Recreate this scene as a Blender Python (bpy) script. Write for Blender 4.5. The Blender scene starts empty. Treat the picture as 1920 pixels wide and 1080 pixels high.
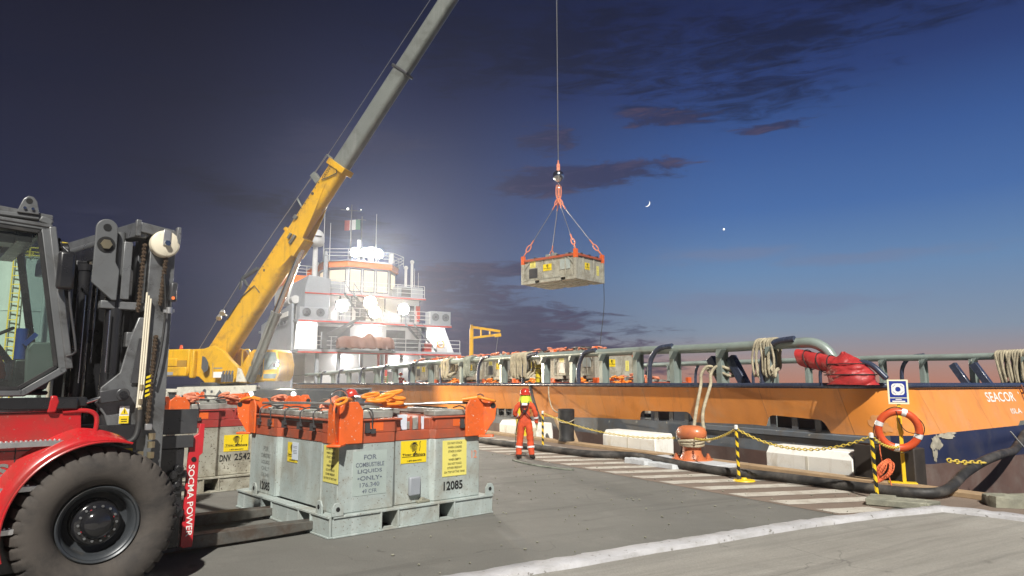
import bpy, bmesh, math, random
from mathutils import Vector, Matrix
PI = math.pi
R = math.radians
scene = bpy.context.scene
col = scene.collection
random.seed(7)

# ------------------------------------------------------------------ camera
cam = bpy.data.cameras.new("camera")
cam.lens = 24.0; cam.sensor_width = 36.0; cam.clip_start = 0.05; cam.clip_end = 6000
camo = bpy.data.objects.new("camera", cam); col.objects.link(camo)
camo.location = (0, 0, 1.9)
camo.rotation_euler = (R(90 + 7.92), 0, 0)
scene.camera = camo

# ------------------------------------------------------------------ exposure
scene.view_settings.view_transform = 'Standard'
scene.view_settings.look = 'None'
scene.view_settings.exposure = 0.32
scene.view_settings.gamma = 1.0
scene.cycles.use_denoising = True
scene.cycles.max_bounces = 6
scene.cycles.sample_clamp_indirect = 4.0

# ------------------------------------------------------------------ node helper
class NT:
    def __init__(s, nt): s.nt = nt
    def n(s, t, **kw):
        n = s.nt.nodes.new(t)
        for k, v in kw.items():
            if k.startswith('_'): setattr(n, k[1:], v)
        return n
    def link(s, a, b): s.nt.links.new(a, b)
    def val(s, inp, v):
        if hasattr(v, 'is_output') or isinstance(v, bpy.types.NodeSocket): s.link(v, inp)
        else: inp.default_value = v
    def m(s, op, a, b=None, c=None, clamp=False):
        n = s.nt.nodes.new('ShaderNodeMath'); n.operation = op; n.use_clamp = clamp
        s.val(n.inputs[0], a)
        if b is not None: s.val(n.inputs[1], b)
        if c is not None: s.val(n.inputs[2], c)
        return n.outputs[0]
    def smooth(s, v, lo, hi):
        n = s.nt.nodes.new('ShaderNodeMapRange'); n.interpolation_type = 'SMOOTHSTEP'
        s.val(n.inputs['Value'], v); n.inputs['From Min'].default_value = lo; n.inputs['From Max'].default_value = hi
        return n.outputs['Result']
    def mix(s, f, a, b, mode='MIX'):
        n = s.nt.nodes.new('ShaderNodeMix'); n.data_type = 'RGBA'; n.blend_type = mode
        s.val(n.inputs[0], f)
        for i, v in ((6, a), (7, b)):
            if isinstance(v, (tuple, list)): n.inputs[i].default_value = tuple(v[:3]) + (1,)
            else: s.link(v, n.inputs[i])
        return n.outputs[2]
    def noise(s, vec, scale=5, detail=4, rough=.55, dist=0):
        n = s.nt.nodes.new('ShaderNodeTexNoise'); n.inputs['Scale'].default_value = scale
        n.inputs['Detail'].default_value = detail; n.inputs['Roughness'].default_value = rough
        n.inputs['Distortion'].default_value = dist
        if vec is not None: s.link(vec, n.inputs['Vector'])
        return n.outputs['Fac']
    def ramp(s, f, stops, interp='LINEAR'):
        n = s.nt.nodes.new('ShaderNodeValToRGB'); cr = n.color_ramp; cr.interpolation = interp
        while len(cr.elements) < len(stops): cr.elements.new(0.5)
        for e, (p, c) in zip(cr.elements, stops): e.position = p; e.color = tuple(c[:3]) + (1,)
        s.link(f, n.inputs[0]); return n.outputs[0]
    def scalev(s, vec, sc, loc=(0, 0, 0), rot=(0, 0, 0)):
        n = s.nt.nodes.new('ShaderNodeMapping'); n.inputs['Scale'].default_value = sc
        n.inputs['Location'].default_value = loc; n.inputs['Rotation'].default_value = rot
        s.link(vec, n.inputs['Vector']); return n.outputs[0]

def lin(r, g, b):
    f = lambda c: (c / 255 / 12.92) if c / 255 <= 0.04045 else (((c / 255) + 0.055) / 1.055) ** 2.4
    return (f(r), f(g), f(b))

# ------------------------------------------------------------------ dusk sky
world = bpy.data.worlds.new("World"); scene.world = world; world.use_nodes = True
wt = NT(world.node_tree); world.node_tree.nodes.clear()
tc = wt.n('ShaderNodeTexCoord')
sep = wt.n('ShaderNodeSeparateXYZ'); wt.link(tc.outputs['Generated'], sep.inputs[0])
DX, DY, DZ = sep.outputs
az = wt.m('MULTIPLY', wt.m('ARCTAN2', DX, DY), 180 / PI)
el = wt.m('MULTIPLY', wt.m('ARCSINE', DZ), 180 / PI)
elf = wt.m('DIVIDE', wt.m('MAXIMUM', el, 0.0), 40.0, clamp=True)
skyR = wt.ramp(elf, [(0.0, lin(180, 128, 110)), (0.03, lin(170, 136, 126)), (0.06, lin(152, 142, 146)), (0.10, lin(132, 146, 164)),
                     (0.22, lin(104, 136, 174)), (0.34, lin(72, 108, 164)), (0.46, lin(56, 88, 146)), (0.58, lin(42, 62, 114)),
                     (0.70, lin(31, 43, 86)), (0.80, lin(24, 33, 68)), (1.0, lin(15, 20, 44))])
skyM = wt.ramp(elf, [(0.0, lin(92, 82, 96)), (0.10, lin(78, 82, 106)), (0.2, lin(78, 88, 120)), (0.34, lin(60, 70, 106)),
                     (0.46, lin(46, 56, 92)), (0.58, lin(33, 41, 75)), (0.72, lin(23, 29, 57)), (1.0, lin(14, 18, 37))])
skyL = wt.ramp(elf, [(0.0, lin(44, 46, 66)), (0.2, lin(45, 48, 70)), (0.35, lin(37, 40, 62)), (0.5, lin(31, 33, 53)),
                     (0.72, lin(22, 23, 40)), (1.0, lin(16, 16, 27))])
sky = wt.mix(wt.smooth(az, -30, -7), skyL, skyM)
sky = wt.mix(wt.smooth(az, -8, 20), sky, skyR)
sky = wt.mix(wt.smooth(wt.m('ABSOLUTE', az), 70, 150), sky, skyL)
cmb = wt.n('ShaderNodeCombineXYZ'); wt.link(az, cmb.inputs[0]); wt.link(el, cmb.inputs[1])
cv = wt.scalev(cmb.outputs[0], (0.055, 0.30, 1))
cn = wt.noise(cv, 1.6, 7, .62, .6)
cn2 = wt.noise(wt.scalev(cmb.outputs[0], (0.03, 0.11, 1), (3.1, 7.7, 0)), 1.5, 6, .58, .9)
cn3 = wt.noise(wt.scalev(cmb.outputs[0], (0.14, 0.75, 1), (2.2, 5.1, 0)), 1.7, 7, .66, 1.0)
def cloud(specs, nz, amp, lo, hi):
    tot = None
    for a0, e0, wa, we, sl in specs:
        da = wt.m('SUBTRACT', az, a0)
        de = wt.m('SUBTRACT', wt.m('SUBTRACT', el, e0), wt.m('MULTIPLY', da, sl))
        q = wt.m('ADD', wt.m('POWER', wt.m('ABSOLUTE', wt.m('DIVIDE', da, wa)), 2.0), wt.m('POWER', wt.m('ABSOLUTE', wt.m('DIVIDE', de, we)), 2.0))
        g = wt.m('EXPONENT', wt.m('MULTIPLY', q, -1.0))
        tot = g if tot is None else wt.m('MAXIMUM', tot, g)
    f = wt.m('ADD', wt.m('ADD', tot, wt.m('MULTIPLY', wt.m('SUBTRACT', nz, 0.5), amp)), wt.m('MULTIPLY', wt.m('SUBTRACT', cn3, 0.5), amp * .9))
    f = wt.m('MULTIPLY', f, wt.smooth(tot, 0.03, 0.3))
    return wt.smooth(f, lo, hi)
low = cloud([(7.0, 17.2, 8.0, 1.15, .03), (1.5, 16.6, 4.5, 1.0, .0), (-2.0, 4.0, 15, 3.6, -0.13), (-6, 7.5, 7, 1.6, .0), (-3.5, 9.1, 6.0, 1.1, .01), (13.2, 21.4, 4.2, .8, -.02),
             (3.2, 20.2, 2.4, 1.3, 0), (22.5, 19.9, 3.5, .45, .02), (5, 2.6, 9, 2.0, -.12)], cn, 3.0, .22, .85)
high = cloud([(19, 25.5, 10.5, 4.6, -.05), (7, 28, 9, 4.0, .05), (33, 29, 9, 3.5, 0), (-23, 14.5, 14, 1.7, -.17), (-30, 22, 12, 2.2, .05), (-5, 27, 9, 3, 0)], cn2, 2.8, .25, 1.15)
veil = cloud([(17, 10.2, 8, .9, .01), (28, 9.3, 9, .7, 0), (21, 6.2, 12, 1.4, .0), (-22, 9.5, 13, 2.6, -.14), (-14, 19, 9, 2.2, .1)], cn, 1.6, .35, 1.1)
lowcol = wt.ramp(elf, [(0.0, lin(66, 60, 82)), (0.2, lin(62, 62, 88)), (0.42, lin(52, 54, 84)), (0.6, lin(42, 48, 80)), (1, lin(22, 25, 44))])
lit = wt.mix(wt.m('MULTIPLY', wt.smooth(cn3, .50, .68), .55), lowcol, lin(92, 78, 98))
sky = wt.mix(wt.m('MULTIPLY', veil, .45), sky, wt.mix(wt.smooth(az, -10, 8), lin(62, 63, 86), lin(120, 126, 152)))
sky = wt.mix(wt.m('MULTIPLY', high, .78), sky, wt.ramp(elf, [(0.0, lin(34, 34, 50)), (.35, lin(30, 32, 50)), (0.7, lin(22, 27, 50)), (1, lin(14, 17, 34))]))
sky = wt.mix(wt.m('MULTIPLY', low, .9), sky, lit)
below = wt.smooth(DZ, -0.02, -0.0005)
sky = wt.mix(below, lin(46, 44, 56), sky)
bg = wt.n('ShaderNodeBackground'); wt.link(sky, bg.inputs[0]); bg.inputs[1].default_value = 0.86
wo = wt.n('ShaderNodeOutputWorld'); wt.link(bg.outputs[0], wo.inputs[0])

# ------------------------------------------------------------------ key light: quay floodlights behind the viewer
sun = bpy.data.lights.new("quay_floodlight_glow", 'SUN'); sun.energy = 5.0; sun.angle = R(1.2); sun.color = (1.0, .965, .89)
suno = bpy.data.objects.new("quay_floodlight_glow", sun); col.objects.link(suno)
SUNDIR = Vector((-0.06, 1.0, -0.98)).normalized()        # direction the light travels
suno.rotation_euler = SUNDIR.to_track_quat('-Z', 'Y').to_euler()
suno.location = (8, -20, 14)

def spot(name, loc, target, watts, cone=120, color=(1, 1, 1), size=.15, parent=None):
    l = bpy.data.lights.new(name, 'SPOT'); l.energy = watts; l.spot_size = R(cone); l.spot_blend = .5
    l.color = color; l.shadow_soft_size = size
    o = bpy.data.objects.new(name, l); col.objects.link(o)
    o.location = loc
    o.rotation_euler = (Vector(target) - Vector(loc)).to_track_quat('-Z', 'Y').to_euler()
    return o

# ------------------------------------------------------------------ frames
Q0 = Vector((6.3, 12.24, 0))
A = Vector((-.50505, .86309, 0)); N = Vector((.86309, .50505, 0))
QANG = math.atan2(A.y, A.x)
def W(s, n, z=0.0): return Q0 + A * s + N * n + Vector((0, 0, z))
def S(s, n, z=0.0): return Vector((s, -n, z))        # ship / quay local frame (x along quay away, y = -n)
# ------------------------------------------------------------------ materials
def mat(name, base, rough=.5, metal=0.0, var=.12, vscale=2.5, dirt=None, damt=.35, dscale=1.2, bump=0.0, bscale=30,
        streak=None, samt=.4, sscale=3.0, coat=0.0, spec=.5, emit=None, estr=0.0, speck=None, speckamt=0.0, speckscale=60):
    m = bpy.data.materials.new(name); m.use_nodes = True
    t = NT(m.node_tree); b = m.node_tree.nodes['Principled BSDF']
    co = t.n('ShaderNodeTexCoord').outputs['Object']
    c = base
    n1 = t.noise(co, vscale, 6, .6)
    dark = tuple(x * (1 - var) for x in base); lite = tuple(min(1, x * (1 + var)) for x in base)
    c = t.ramp(n1, [(.3, dark), (.7, lite)])
    if dirt:
        d = t.smooth(t.noise(co, dscale, 8, .68, .4), .62 - damt * .45, .80 - damt * .25)
        c = t.mix(t.m('MULTIPLY', d, .75), c, dirt)
    if streak:
        sv = t.scalev(co, (sscale, sscale, sscale * .07))
        d = t.smooth(t.noise(sv, 2.2, 6, .65), .62 - samt * .3, .82 - samt * .2)
        c = t.mix(t.m('MULTIPLY', d, .6), c, streak)
    if speck:
        d = t.smooth(t.noise(co, speckscale, 3, .5), .68 - speckamt * .2, .72 - speckamt * .2)
        c = t.mix(d, c, speck)
    t.link(c, b.inputs['Base Color'])
    rr = t.m('ADD', t.m('MULTIPLY', t.m('SUBTRACT', t.noise(co, vscale * 2.3, 4), .5), .35), rough, clamp=True)
    t.link(rr, b.inputs['Roughness'])
    b.inputs['Metallic'].default_value = metal
    b.inputs['Specular IOR Level'].default_value = spec
    b.inputs['Coat Weight'].default_value = coat
    b.inputs['Coat Roughness'].default_value = .12
    if bump:
        bn = t.n('ShaderNodeBump'); bn.inputs['Strength'].default_value = bump; bn.inputs['Distance'].default_value = .02
        t.link(t.noise(co, bscale, 5, .6), bn.inputs['Height']); t.link(bn.outputs[0], b.inputs['Normal'])
    if emit:
        b.inputs['Emission Color'].default_value = tuple(emit) + (1,); b.inputs['Emission Strength'].default_value = estr
    return m

M = {}
M['red'] = mat('forklift_red_paint', (.46, .014, .018), .26, var=.08, vscale=1.5, coat=.6, dirt=(.20, .055, .04), damt=.34, bump=.03, bscale=6, speck=(.30, .10, .08), speckamt=.12, speckscale=38)
M['redbar'] = mat('red_painted_steel', (.55, .02, .03), .4, var=.08, coat=.2, dirt=(.2, .05, .04), damt=.2, dscale=5)
M['blackpaint'] = mat('black_painted_steel', (.018, .018, .02), .3, var=.25, vscale=3, coat=.25, dirt=(.07, .06, .055), damt=.15, dscale=3)
M['mastgrey'] = mat('greased_mast_steel', (.18, .185, .19), .33, .35, var=.2, vscale=3, dirt=(.05, .045, .04), damt=.35, dscale=4, bump=.05, bscale=20)
M['mastdark'] = mat('dark_mast_steel', (.07, .071, .076), .34, .3, var=.25, vscale=4, dirt=(.09, .08, .07), damt=.3, dscale=4)
M['cabgrey'] = mat('cab_grey_paint', (.115, .12, .125), .45, var=.12, dirt=(.06, .055, .05), damt=.2, dscale=4)
M['cream'] = mat('cream_nylon', (.72, .66, .52), .5, var=.05, dirt=(.35, .3, .22), damt=.15, dscale=8)
M['chain'] = mat('oily_roller_chain', (.16, .115, .08), .45, .7, var=.4, vscale=20)
M['chrome'] = mat('chromed_rod', (.7, .7, .7), .15, 1.0, var=.04)
M['brass'] = mat('brass_fitting', (.55, .47, .3), .35, .9, var=.1)
M['alu'] = mat('brushed_aluminium', (.62, .62, .62), .35, .85, var=.12, vscale=8, bump=.05, bscale=60)
M['tyre'] = mat('dusty_tyre_rubber', (.028, .026, .026), .8, var=.2, vscale=4, dirt=(.085, .073, .063), damt=.75, dscale=2.2, bump=.12, bscale=40, spec=.3)
M['rim'] = mat('dark_rim_paint', (.045, .05, .056), .38, .2, var=.15, dirt=(.10, .09, .08), damt=.3, dscale=5)
M['hub'] = mat('glossy_hub', (.016, .016, .018), .16, .1, var=.2, coat=.5)
M['rubber'] = mat('black_rubber', (.02, .02, .021), .6, var=.3, vscale=3, dirt=(.06, .055, .05), damt=.3, dscale=4)
M['forksteel'] = mat('worn_fork_steel', (.16, .155, .14), .5, .5, var=.25, vscale=5, dirt=(.10, .065, .045), damt=.5, dscale=5, bump=.12, bscale=25)
M['hose'] = mat('dirty_hose_rubber', (.026, .025, .025), .62, var=.35, vscale=3, dirt=(.10, .09, .08), damt=.5, dscale=3, bump=.2, bscale=18)
M['seat'] = mat('seat_fabric', (.015, .015, .016), .8, var=.2)
M['bluebottle'] = mat('blue_plastic', (.02, .05, .25), .35, var=.1)
M['yellow'] = mat('crane_yellow_paint', (.66, .365, .012), .38, var=.10, vscale=.8, coat=.25, dirt=(.32, .18, .04), damt=.3, dscale=1.4, streak=(.34, .18, .03), samt=.3)
M['cranegrey'] = mat('boom_grey_paint', (.20, .215, .20), .36, .25, var=.10, vscale=.7, dirt=(.12, .12, .11), damt=.3, dscale=1.2, streak=(.30, .31, .29), samt=.3, sscale=1.0)
M['cranedark'] = mat('crane_chassis_dark', (.05, .058, .066), .45, .1, var=.2, dirt=(.10, .09, .08), damt=.3)
M['cranewhite'] = mat('crane_chassis_white', (.60, .58, .50), .5, var=.12, dirt=(.2, .16, .12), damt=.3, dscale=3)
M['wire'] = mat('steel_wire', (.34, .34, .33), .4, .7, var=.2, vscale=30)
M['darkwire'] = mat('greased_wire', (.07, .07, .07), .5, .5, var=.2, vscale=30)
M['tank'] = mat('weathered_grey_tank_paint', (.36, .41, .395), .48, var=.18, vscale=1.6, dirt=(.27, .255, .21), damt=.40, dscale=2.0,
               streak=(.56, .60, .58), samt=.34, sscale=2.6, bump=.22, bscale=2.6, speck=(.16, .13, .10), speckamt=.15, speckscale=45)
M['tankold'] = mat('dirty_galvanised_tank', (.40, .39, .325), .52, .05, var=.22, vscale=2.2, dirt=(.19, .17, .125), damt=.5, dscale=2.4,
                  streak=(.42, .42, .37), samt=.35, sscale=3, bump=.08, bscale=9, speck=(.10, .08, .06), speckamt=.3, speckscale=30)
M['tanktop'] = mat('tank_top_steel', (.34, .35, .32), .55, .2, var=.25, vscale=3, dirt=(.15, .14, .12), damt=.5, dscale=4)
M['rimorange'] = mat('oxide_red_rim_paint', (.40, .082, .036), .55, var=.14, vscale=2, dirt=(.21, .09, .06), damt=.4, dscale=3, streak=(.40, .13, .07), samt=.2, bump=.05, bscale=14)
M['lug'] = mat('orange_lug_paint', (.72, .125, .022), .42, var=.10, vscale=4, dirt=(.36, .10, .05), damt=.22, dscale=6, bump=.08, bscale=30, speck=(.62, .52, .45), speckamt=.1, speckscale=25)
M['slingor'] = mat('orange_sling_hook', (.85, .26, .025), .45, var=.12, vscale=10)
M['rigger'] = mat('rigger_orange_fade', (.66, .22, .12), .5, var=.2, vscale=10)
M['decal'] = mat('yellow_sticker', (.80, .60, .018), .4, var=.05, dirt=(.55, .40, .03), damt=.1, dscale=8)
M['decalpale'] = mat('pale_yellow_sticker', (.74, .66, .17), .45, var=.06, dirt=(.5, .45, .2), damt=.15, dscale=6)
M['stencilpatch'] = mat('pale_stencil_patch', (.36, .42, .395), .5, var=.1)
M['whitepaper'] = mat('white_label', (.62, .68, .76), .5, var=.04)
M['ink'] = mat('black_lettering', (.012, .012, .012), .6, var=.1)
M['inkblue'] = mat('dark_blue_stencil', (.13, .15, .185), .6, var=.6, vscale=40)
M['inkfade'] = mat('faded_stencil', (.21, .225, .215), .6, var=.35, vscale=40)
M['whitepaint'] = mat('white_lettering_paint', (.80, .78, .74), .5, var=.06)
M['hullpatch'] = mat('faded_orange_patch', (.66, .30, .11), .45, var=.08)
M['navy'] = mat('navy_hull_paint', (.018, .024, .062), .42, var=.2, vscale=.8, dirt=(.05, .05, .07), damt=.35, dscale=1.4, bump=.06, bscale=3)
M['slate'] = mat('scraped_slate_hull', (.115, .135, .16), .55, var=.25, vscale=1.2, dirt=(.12, .105, .085), damt=.5, dscale=1.6, speck=(.34, .33, .28), speckamt=.12, speckscale=5, bump=.12, bscale=6)
M['antifoul'] = mat('brown_antifouling', (.115, .07, .058), .65, var=.2, vscale=1.2, dirt=(.16, .13, .115), damt=.4, dscale=1.6, streak=(.075, .045, .04), samt=.3, sscale=1.4)
M['chip'] = mat('bare_primer_chips', (.36, .33, .26), .7, var=.3, vscale=6)
M['rail'] = mat('grey_green_pipe_paint', (.25, .30, .275), .36, .1, var=.12, vscale=1.2, dirt=(.17, .18, .165), damt=.3, dscale=2.0, coat=.15, streak=(.32, .36, .33), samt=.2)
M['railnavy'] = mat('navy_pipe_paint', (.045, .055, .09), .26, .1, var=.15, coat=.5, dirt=(.12, .12, .13), damt=.15, dscale=3)
M['shipwhite'] = mat('ship_white_paint', (.50, .50, .50), .42, var=.05, vscale=.5, streak=(.45, .40, .34), samt=.12, sscale=.9)
M['shipgrey'] = mat('ship_light_grey_paint', (.29, .31, .34), .45, var=.07, vscale=.6, streak=(.32, .30, .28), samt=.15, sscale=.9)
M['shipdark'] = mat('ship_dark_machinery', (.09, .095, .105), .5, .1, var=.2)
M['shipred'] = mat('ship_red_trim', (.45, .05, .03), .45, var=.1)
M['shiporange'] = mat('ship_orange_band', (.75, .19, .03), .45, var=.06)
M['deck'] = mat('green_grey_deck', (.13, .14, .13), .7, var=.25)
M['tarp'] = mat('red_vinyl_tarp', (.40, .03, .03), .48, var=.2, vscale=4, dirt=(.26, .03, .03), damt=.3, dscale=5, bump=.9, bscale=5)
M['browntarp'] = mat('brown_canvas_cover', (.13, .05, .032), .8, var=.15, vscale=2, bump=.2, bscale=5)
def rope_mat(name, base):
    m = mat(name, base, .85, var=.28, vscale=7, dirt=tuple(x * .5 for x in base), damt=.35, dscale=4)
    t = NT(m.node_tree); b = m.node_tree.nodes['Principled BSDF']
    co = t.n('ShaderNodeTexCoord').outputs['Object']
    w = t.n('ShaderNodeTexWave'); w.inputs['Scale'].default_value = 9; w.inputs['Distortion'].default_value = 2.5; w.wave_type = 'BANDS'; w.bands_direction = 'DIAGONAL'
    t.link(co, w.inputs['Vector'])
    bn = t.n('ShaderNodeBump'); bn.inputs['Strength'].default_value = .45; bn.inputs['Distance'].default_value = .012
    t.link(w.outputs['Fac'], bn.inputs['Height']); t.link(bn.outputs[0], b.inputs['Normal'])
    return m
M['rope'] = rope_mat('weathered_mooring_rope', (.40, .35, .245))
M['ropegreen'] = rope_mat('grey_green_rope', (.24, .26, .21))
M['blackcord'] = mat('black_cord', (.015, .016, .016), .7, var=.3)
M['yellowfoam'] = mat('yellow_fender_cloth', (.72, .55, .02), .6, var=.08, bump=.1, bscale=12)
M['bollard'] = mat('orange_red_bollard_paint', (.55, .165, .062), .42, var=.10, vscale=2, dirt=(.40, .12, .07), damt=.3, dscale=3, coat=.2, bump=.08, bscale=9)
M['fender'] = mat('cream_dock_fender', (.80, .795, .75), .6, var=.05, vscale=1.5, dirt=(.55, .50, .40), damt=.25, dscale=2.0, streak=(.58, .54, .46), samt=.25, sscale=2)
M['stone'] = mat('rough_mossy_concrete', (.27, .265, .205), .85, var=.25, vscale=4, dirt=(.13, .13, .105), damt=.5, dscale=3, bump=.7, bscale=14)
M['slabwhite'] = mat('pale_concrete_slab', (.52, .54, .56), .75, var=.14, vscale=3, dirt=(.32, .33, .33), damt=.35, dscale=3, bump=.3, bscale=14)
M['wood'] = mat('tan_timber', (.38, .265, .155), .75, var=.16, vscale=3, streak=(.27, .18, .1), samt=.3, dirt=(.28, .21, .14), damt=.3, bump=.15, bscale=14)
M['warnyellow'] = mat('warning_yellow', (.78, .52, .02), .45, var=.08, dirt=(.4, .28, .05), damt=.15, dscale=9)
M['warnblack'] = mat('warning_black', (.014, .014, .014), .5, var=.2)
M['postwhite'] = mat('white_plastic', (.75, .75, .72), .45, var=.06)
M['chainyellow'] = mat('yellow_plastic_chain', (.62, .46, .08), .5, var=.15, vscale=8)
M['lifeor'] = mat('lifebuoy_orange', (.60, .085, .025), .38, var=.08, dirt=(.35, .08, .04), damt=.15, dscale=6)
M['reflect'] = mat('silver_reflective_tape', (.78, .78, .78), .3, .1, var=.04)
M['signblue'] = mat('sign_blue', (.015, .035, .26), .4, var=.05)
M['signcream'] = mat('sign_cream', (.82, .80, .55), .45, var=.04)
M['ropeor'] = rope_mat('orange_throw_rope', (.72, .16, .06))
M['coverall'] = mat('orange_coverall_cloth', (.62, .075, .018), .8, var=.14, vscale=7, dirt=(.40, .05, .02), damt=.35, dscale=5, bump=.35, bscale=11)
M['coverred'] = mat('red_coverall_cloth', (.34, .02, .02), .8, var=.14, vscale=7, bump=.3, bscale=11)
M['helmetred'] = mat('red_helmet', (.50, .035, .02), .25, var=.04, coat=.4)
M['hiviz'] = mat('lime_neck_flap', (.60, .72, .05), .75, var=.08, bump=.2, bscale=20)
M['skin'] = mat('skin', (.36, .18, .11), .5, var=.08)
M['glove'] = mat('work_glove', (.42, .40, .22), .8, var=.2, vscale=15)
M['boot'] = mat('dark_boot', (.035, .028, .024), .6, var=.2)
M['hair'] = mat('dark_hair', (.02, .015, .012), .7, var=.2)
M['silo'] = mat('pale_green_silo_paint', (.46, .54, .49), .5, var=.10, vscale=.5, streak=(.32, .36, .32), samt=.25, sscale=.7)
M['siloyellow'] = mat('silo_rail_yellow', (.72, .55, .06), .5, var=.06)
M['silosteel'] = mat('tan_silo_steel', (.42, .39, .31), .5, .1, var=.15, streak=(.25, .22, .17), samt=.3)
M['green'] = mat('green_machinery', (.09, .22, .10), .5, var=.2)
M['flagcloth'] = mat('flag_white', (.36, .36, .36), .8, var=.05)
M['flaggreen'] = mat('flag_green', (.06, .16, .10), .8, var=.05)
M['flagred'] = mat('flag_red', (.22, .05, .05), .8, var=.05)

def hull_mat(name, base):
    # big shell plates of slightly different repaint, weld seams, frames showing through, rust runs and scuffs
    m = mat(name, base, .34, var=.06, vscale=.6, dirt=(.62, .30, .13), damt=.28, dscale=.8, streak=(.40, .13, .035), samt=.34, sscale=1.8, coat=.2)
    t = NT(m.node_tree); b = m.node_tree.nodes['Principled BSDF']
    co = t.n('ShaderNodeTexCoord').outputs['Object']; sp = t.n('ShaderNodeSeparateXYZ'); t.link(co, sp.inputs[0])
    px = t.m('DIVIDE', t.m('SUBTRACT', sp.outputs[0], sp.outputs[1]), 2.15); fl = t.m('FLOOR', px)
    wn = t.n('ShaderNodeTexWhiteNoise'); wn.noise_dimensions = '1D'; t.link(fl, wn.inputs['W'])
    old = b.inputs['Base Color'].links[0].from_socket
    c = t.mix(t.m('MULTIPLY', wn.outputs['Value'], .30), old, (.70, .33, .12))
    fr = t.m('ABSOLUTE', t.m('SUBTRACT', t.m('SUBTRACT', px, fl), .5)); seam = t.smooth(fr, .492, .498)
    c = t.mix(t.m('MULTIPLY', seam, .45), c, (.30, .11, .035))
    sc = t.smooth(t.noise(t.scalev(co, (1.0, 1.0, 7)), 1.9, 7, .7, .5), .63, .70)
    c = t.mix(t.m('MULTIPLY', sc, .5), c, (.66, .36, .19))
    t.link(c, b.inputs['Base Color'])
    bn = t.n('ShaderNodeBump'); bn.inputs['Strength'].default_value = .5; bn.inputs['Distance'].default_value = .03
    w = t.m('SINE', t.m('MULTIPLY', t.m('SUBTRACT', sp.outputs[0], sp.outputs[1]), 10.2))
    h = t.m('ADD', t.m('ADD', t.m('MULTIPLY', w, .16), t.m('MULTIPLY', t.noise(co, 1.5, 5), 1.3)), t.m('MULTIPLY', seam, .35))
    t.link(h, bn.inputs['Height']); t.link(bn.outputs[0], b.inputs['Normal'])
    return m
M['hull'] = hull_mat('orange_hull_paint', (.76, .265, .04))

def glass(name, tint=(.75, .85, .8), rough=.03, alpha=.25):
    m = bpy.data.materials.new(name); m.use_nodes = True
    t = NT(m.node_tree); m.node_tree.nodes.clear()
    g = t.n('ShaderNodeBsdfGlossy'); g.inputs['Roughness'].default_value = rough; g.inputs['Color'].default_value = (1, 1, 1, 1)
    tr = t.n('ShaderNodeBsdfTransparent')
    co = t.n('ShaderNodeTexCoord').outputs['Object']
    d = t.n('ShaderNodeBsdfDiffuse'); d.inputs['Color'].default_value = (.6, .62, .6, 1)
    t.link(t.mix(t.noise(co, 1.5, 5), tint, tuple(x * .88 for x in tint)), tr.inputs['Color'])
    ms = t.n('ShaderNodeMixShader'); lw = t.n('ShaderNodeLayerWeight'); lw.inputs[0].default_value = .25
    f = t.m('ADD', t.m('MULTIPLY', lw.outputs['Fresnel'], .8), .02, clamp=True)
    t.link(f, ms.inputs[0]); t.link(tr.outputs[0], ms.inputs[1]); t.link(g.outputs[0], ms.inputs[2])
    m2 = t.n('ShaderNodeMixShader'); t.link(t.m('MULTIPLY', t.noise(co, 3, 6, .65), .10), m2.inputs[0])
    t.link(ms.outputs[0], m2.inputs[1]); t.link(d.outputs[0], m2.inputs[2])
    o = t.n('ShaderNodeOutputMaterial'); t.link(m2.outputs[0], o.inputs[0]); return m
M['cabglass'] = glass('cab_glass', (.66, .80, .72))
M['clearglass'] = glass('clear_glass', (.6, .68, .72))
def emitter(name, color, strength):
    m = bpy.data.materials.new(name); m.use_nodes = True
    t = NT(m.node_tree); m.node_tree.nodes.clear()
    e = t.n('ShaderNodeEmission'); e.inputs[0].default_value = tuple(color) + (1,); e.inputs[1].default_value = strength
    o = t.n('ShaderNodeOutputMaterial'); t.link(e.outputs[0], o.inputs[0]); return m
M['lampwhite'] = emitter('lit_floodlight', (1, .97, .92), 60)
M['lampwarm'] = emitter('lit_sodium_floodlight', (1, .80, .52), 60)
M['lampdeck'] = emitter('lit_deck_tube', (1, .98, .96), 14)
M['window'] = emitter('lit_wheelhouse_window', (1, .86, .64), .75)
M['moon'] = emitter('moonlit_crescent', (1, .95, .85), 1.6)
M['ledred'] = emitter('red_marker_lamp', (1, .2, .06), 1.2)
M['ledwhite'] = emitter('small_white_lamp', (1, .97, .9), 2.5)

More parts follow.
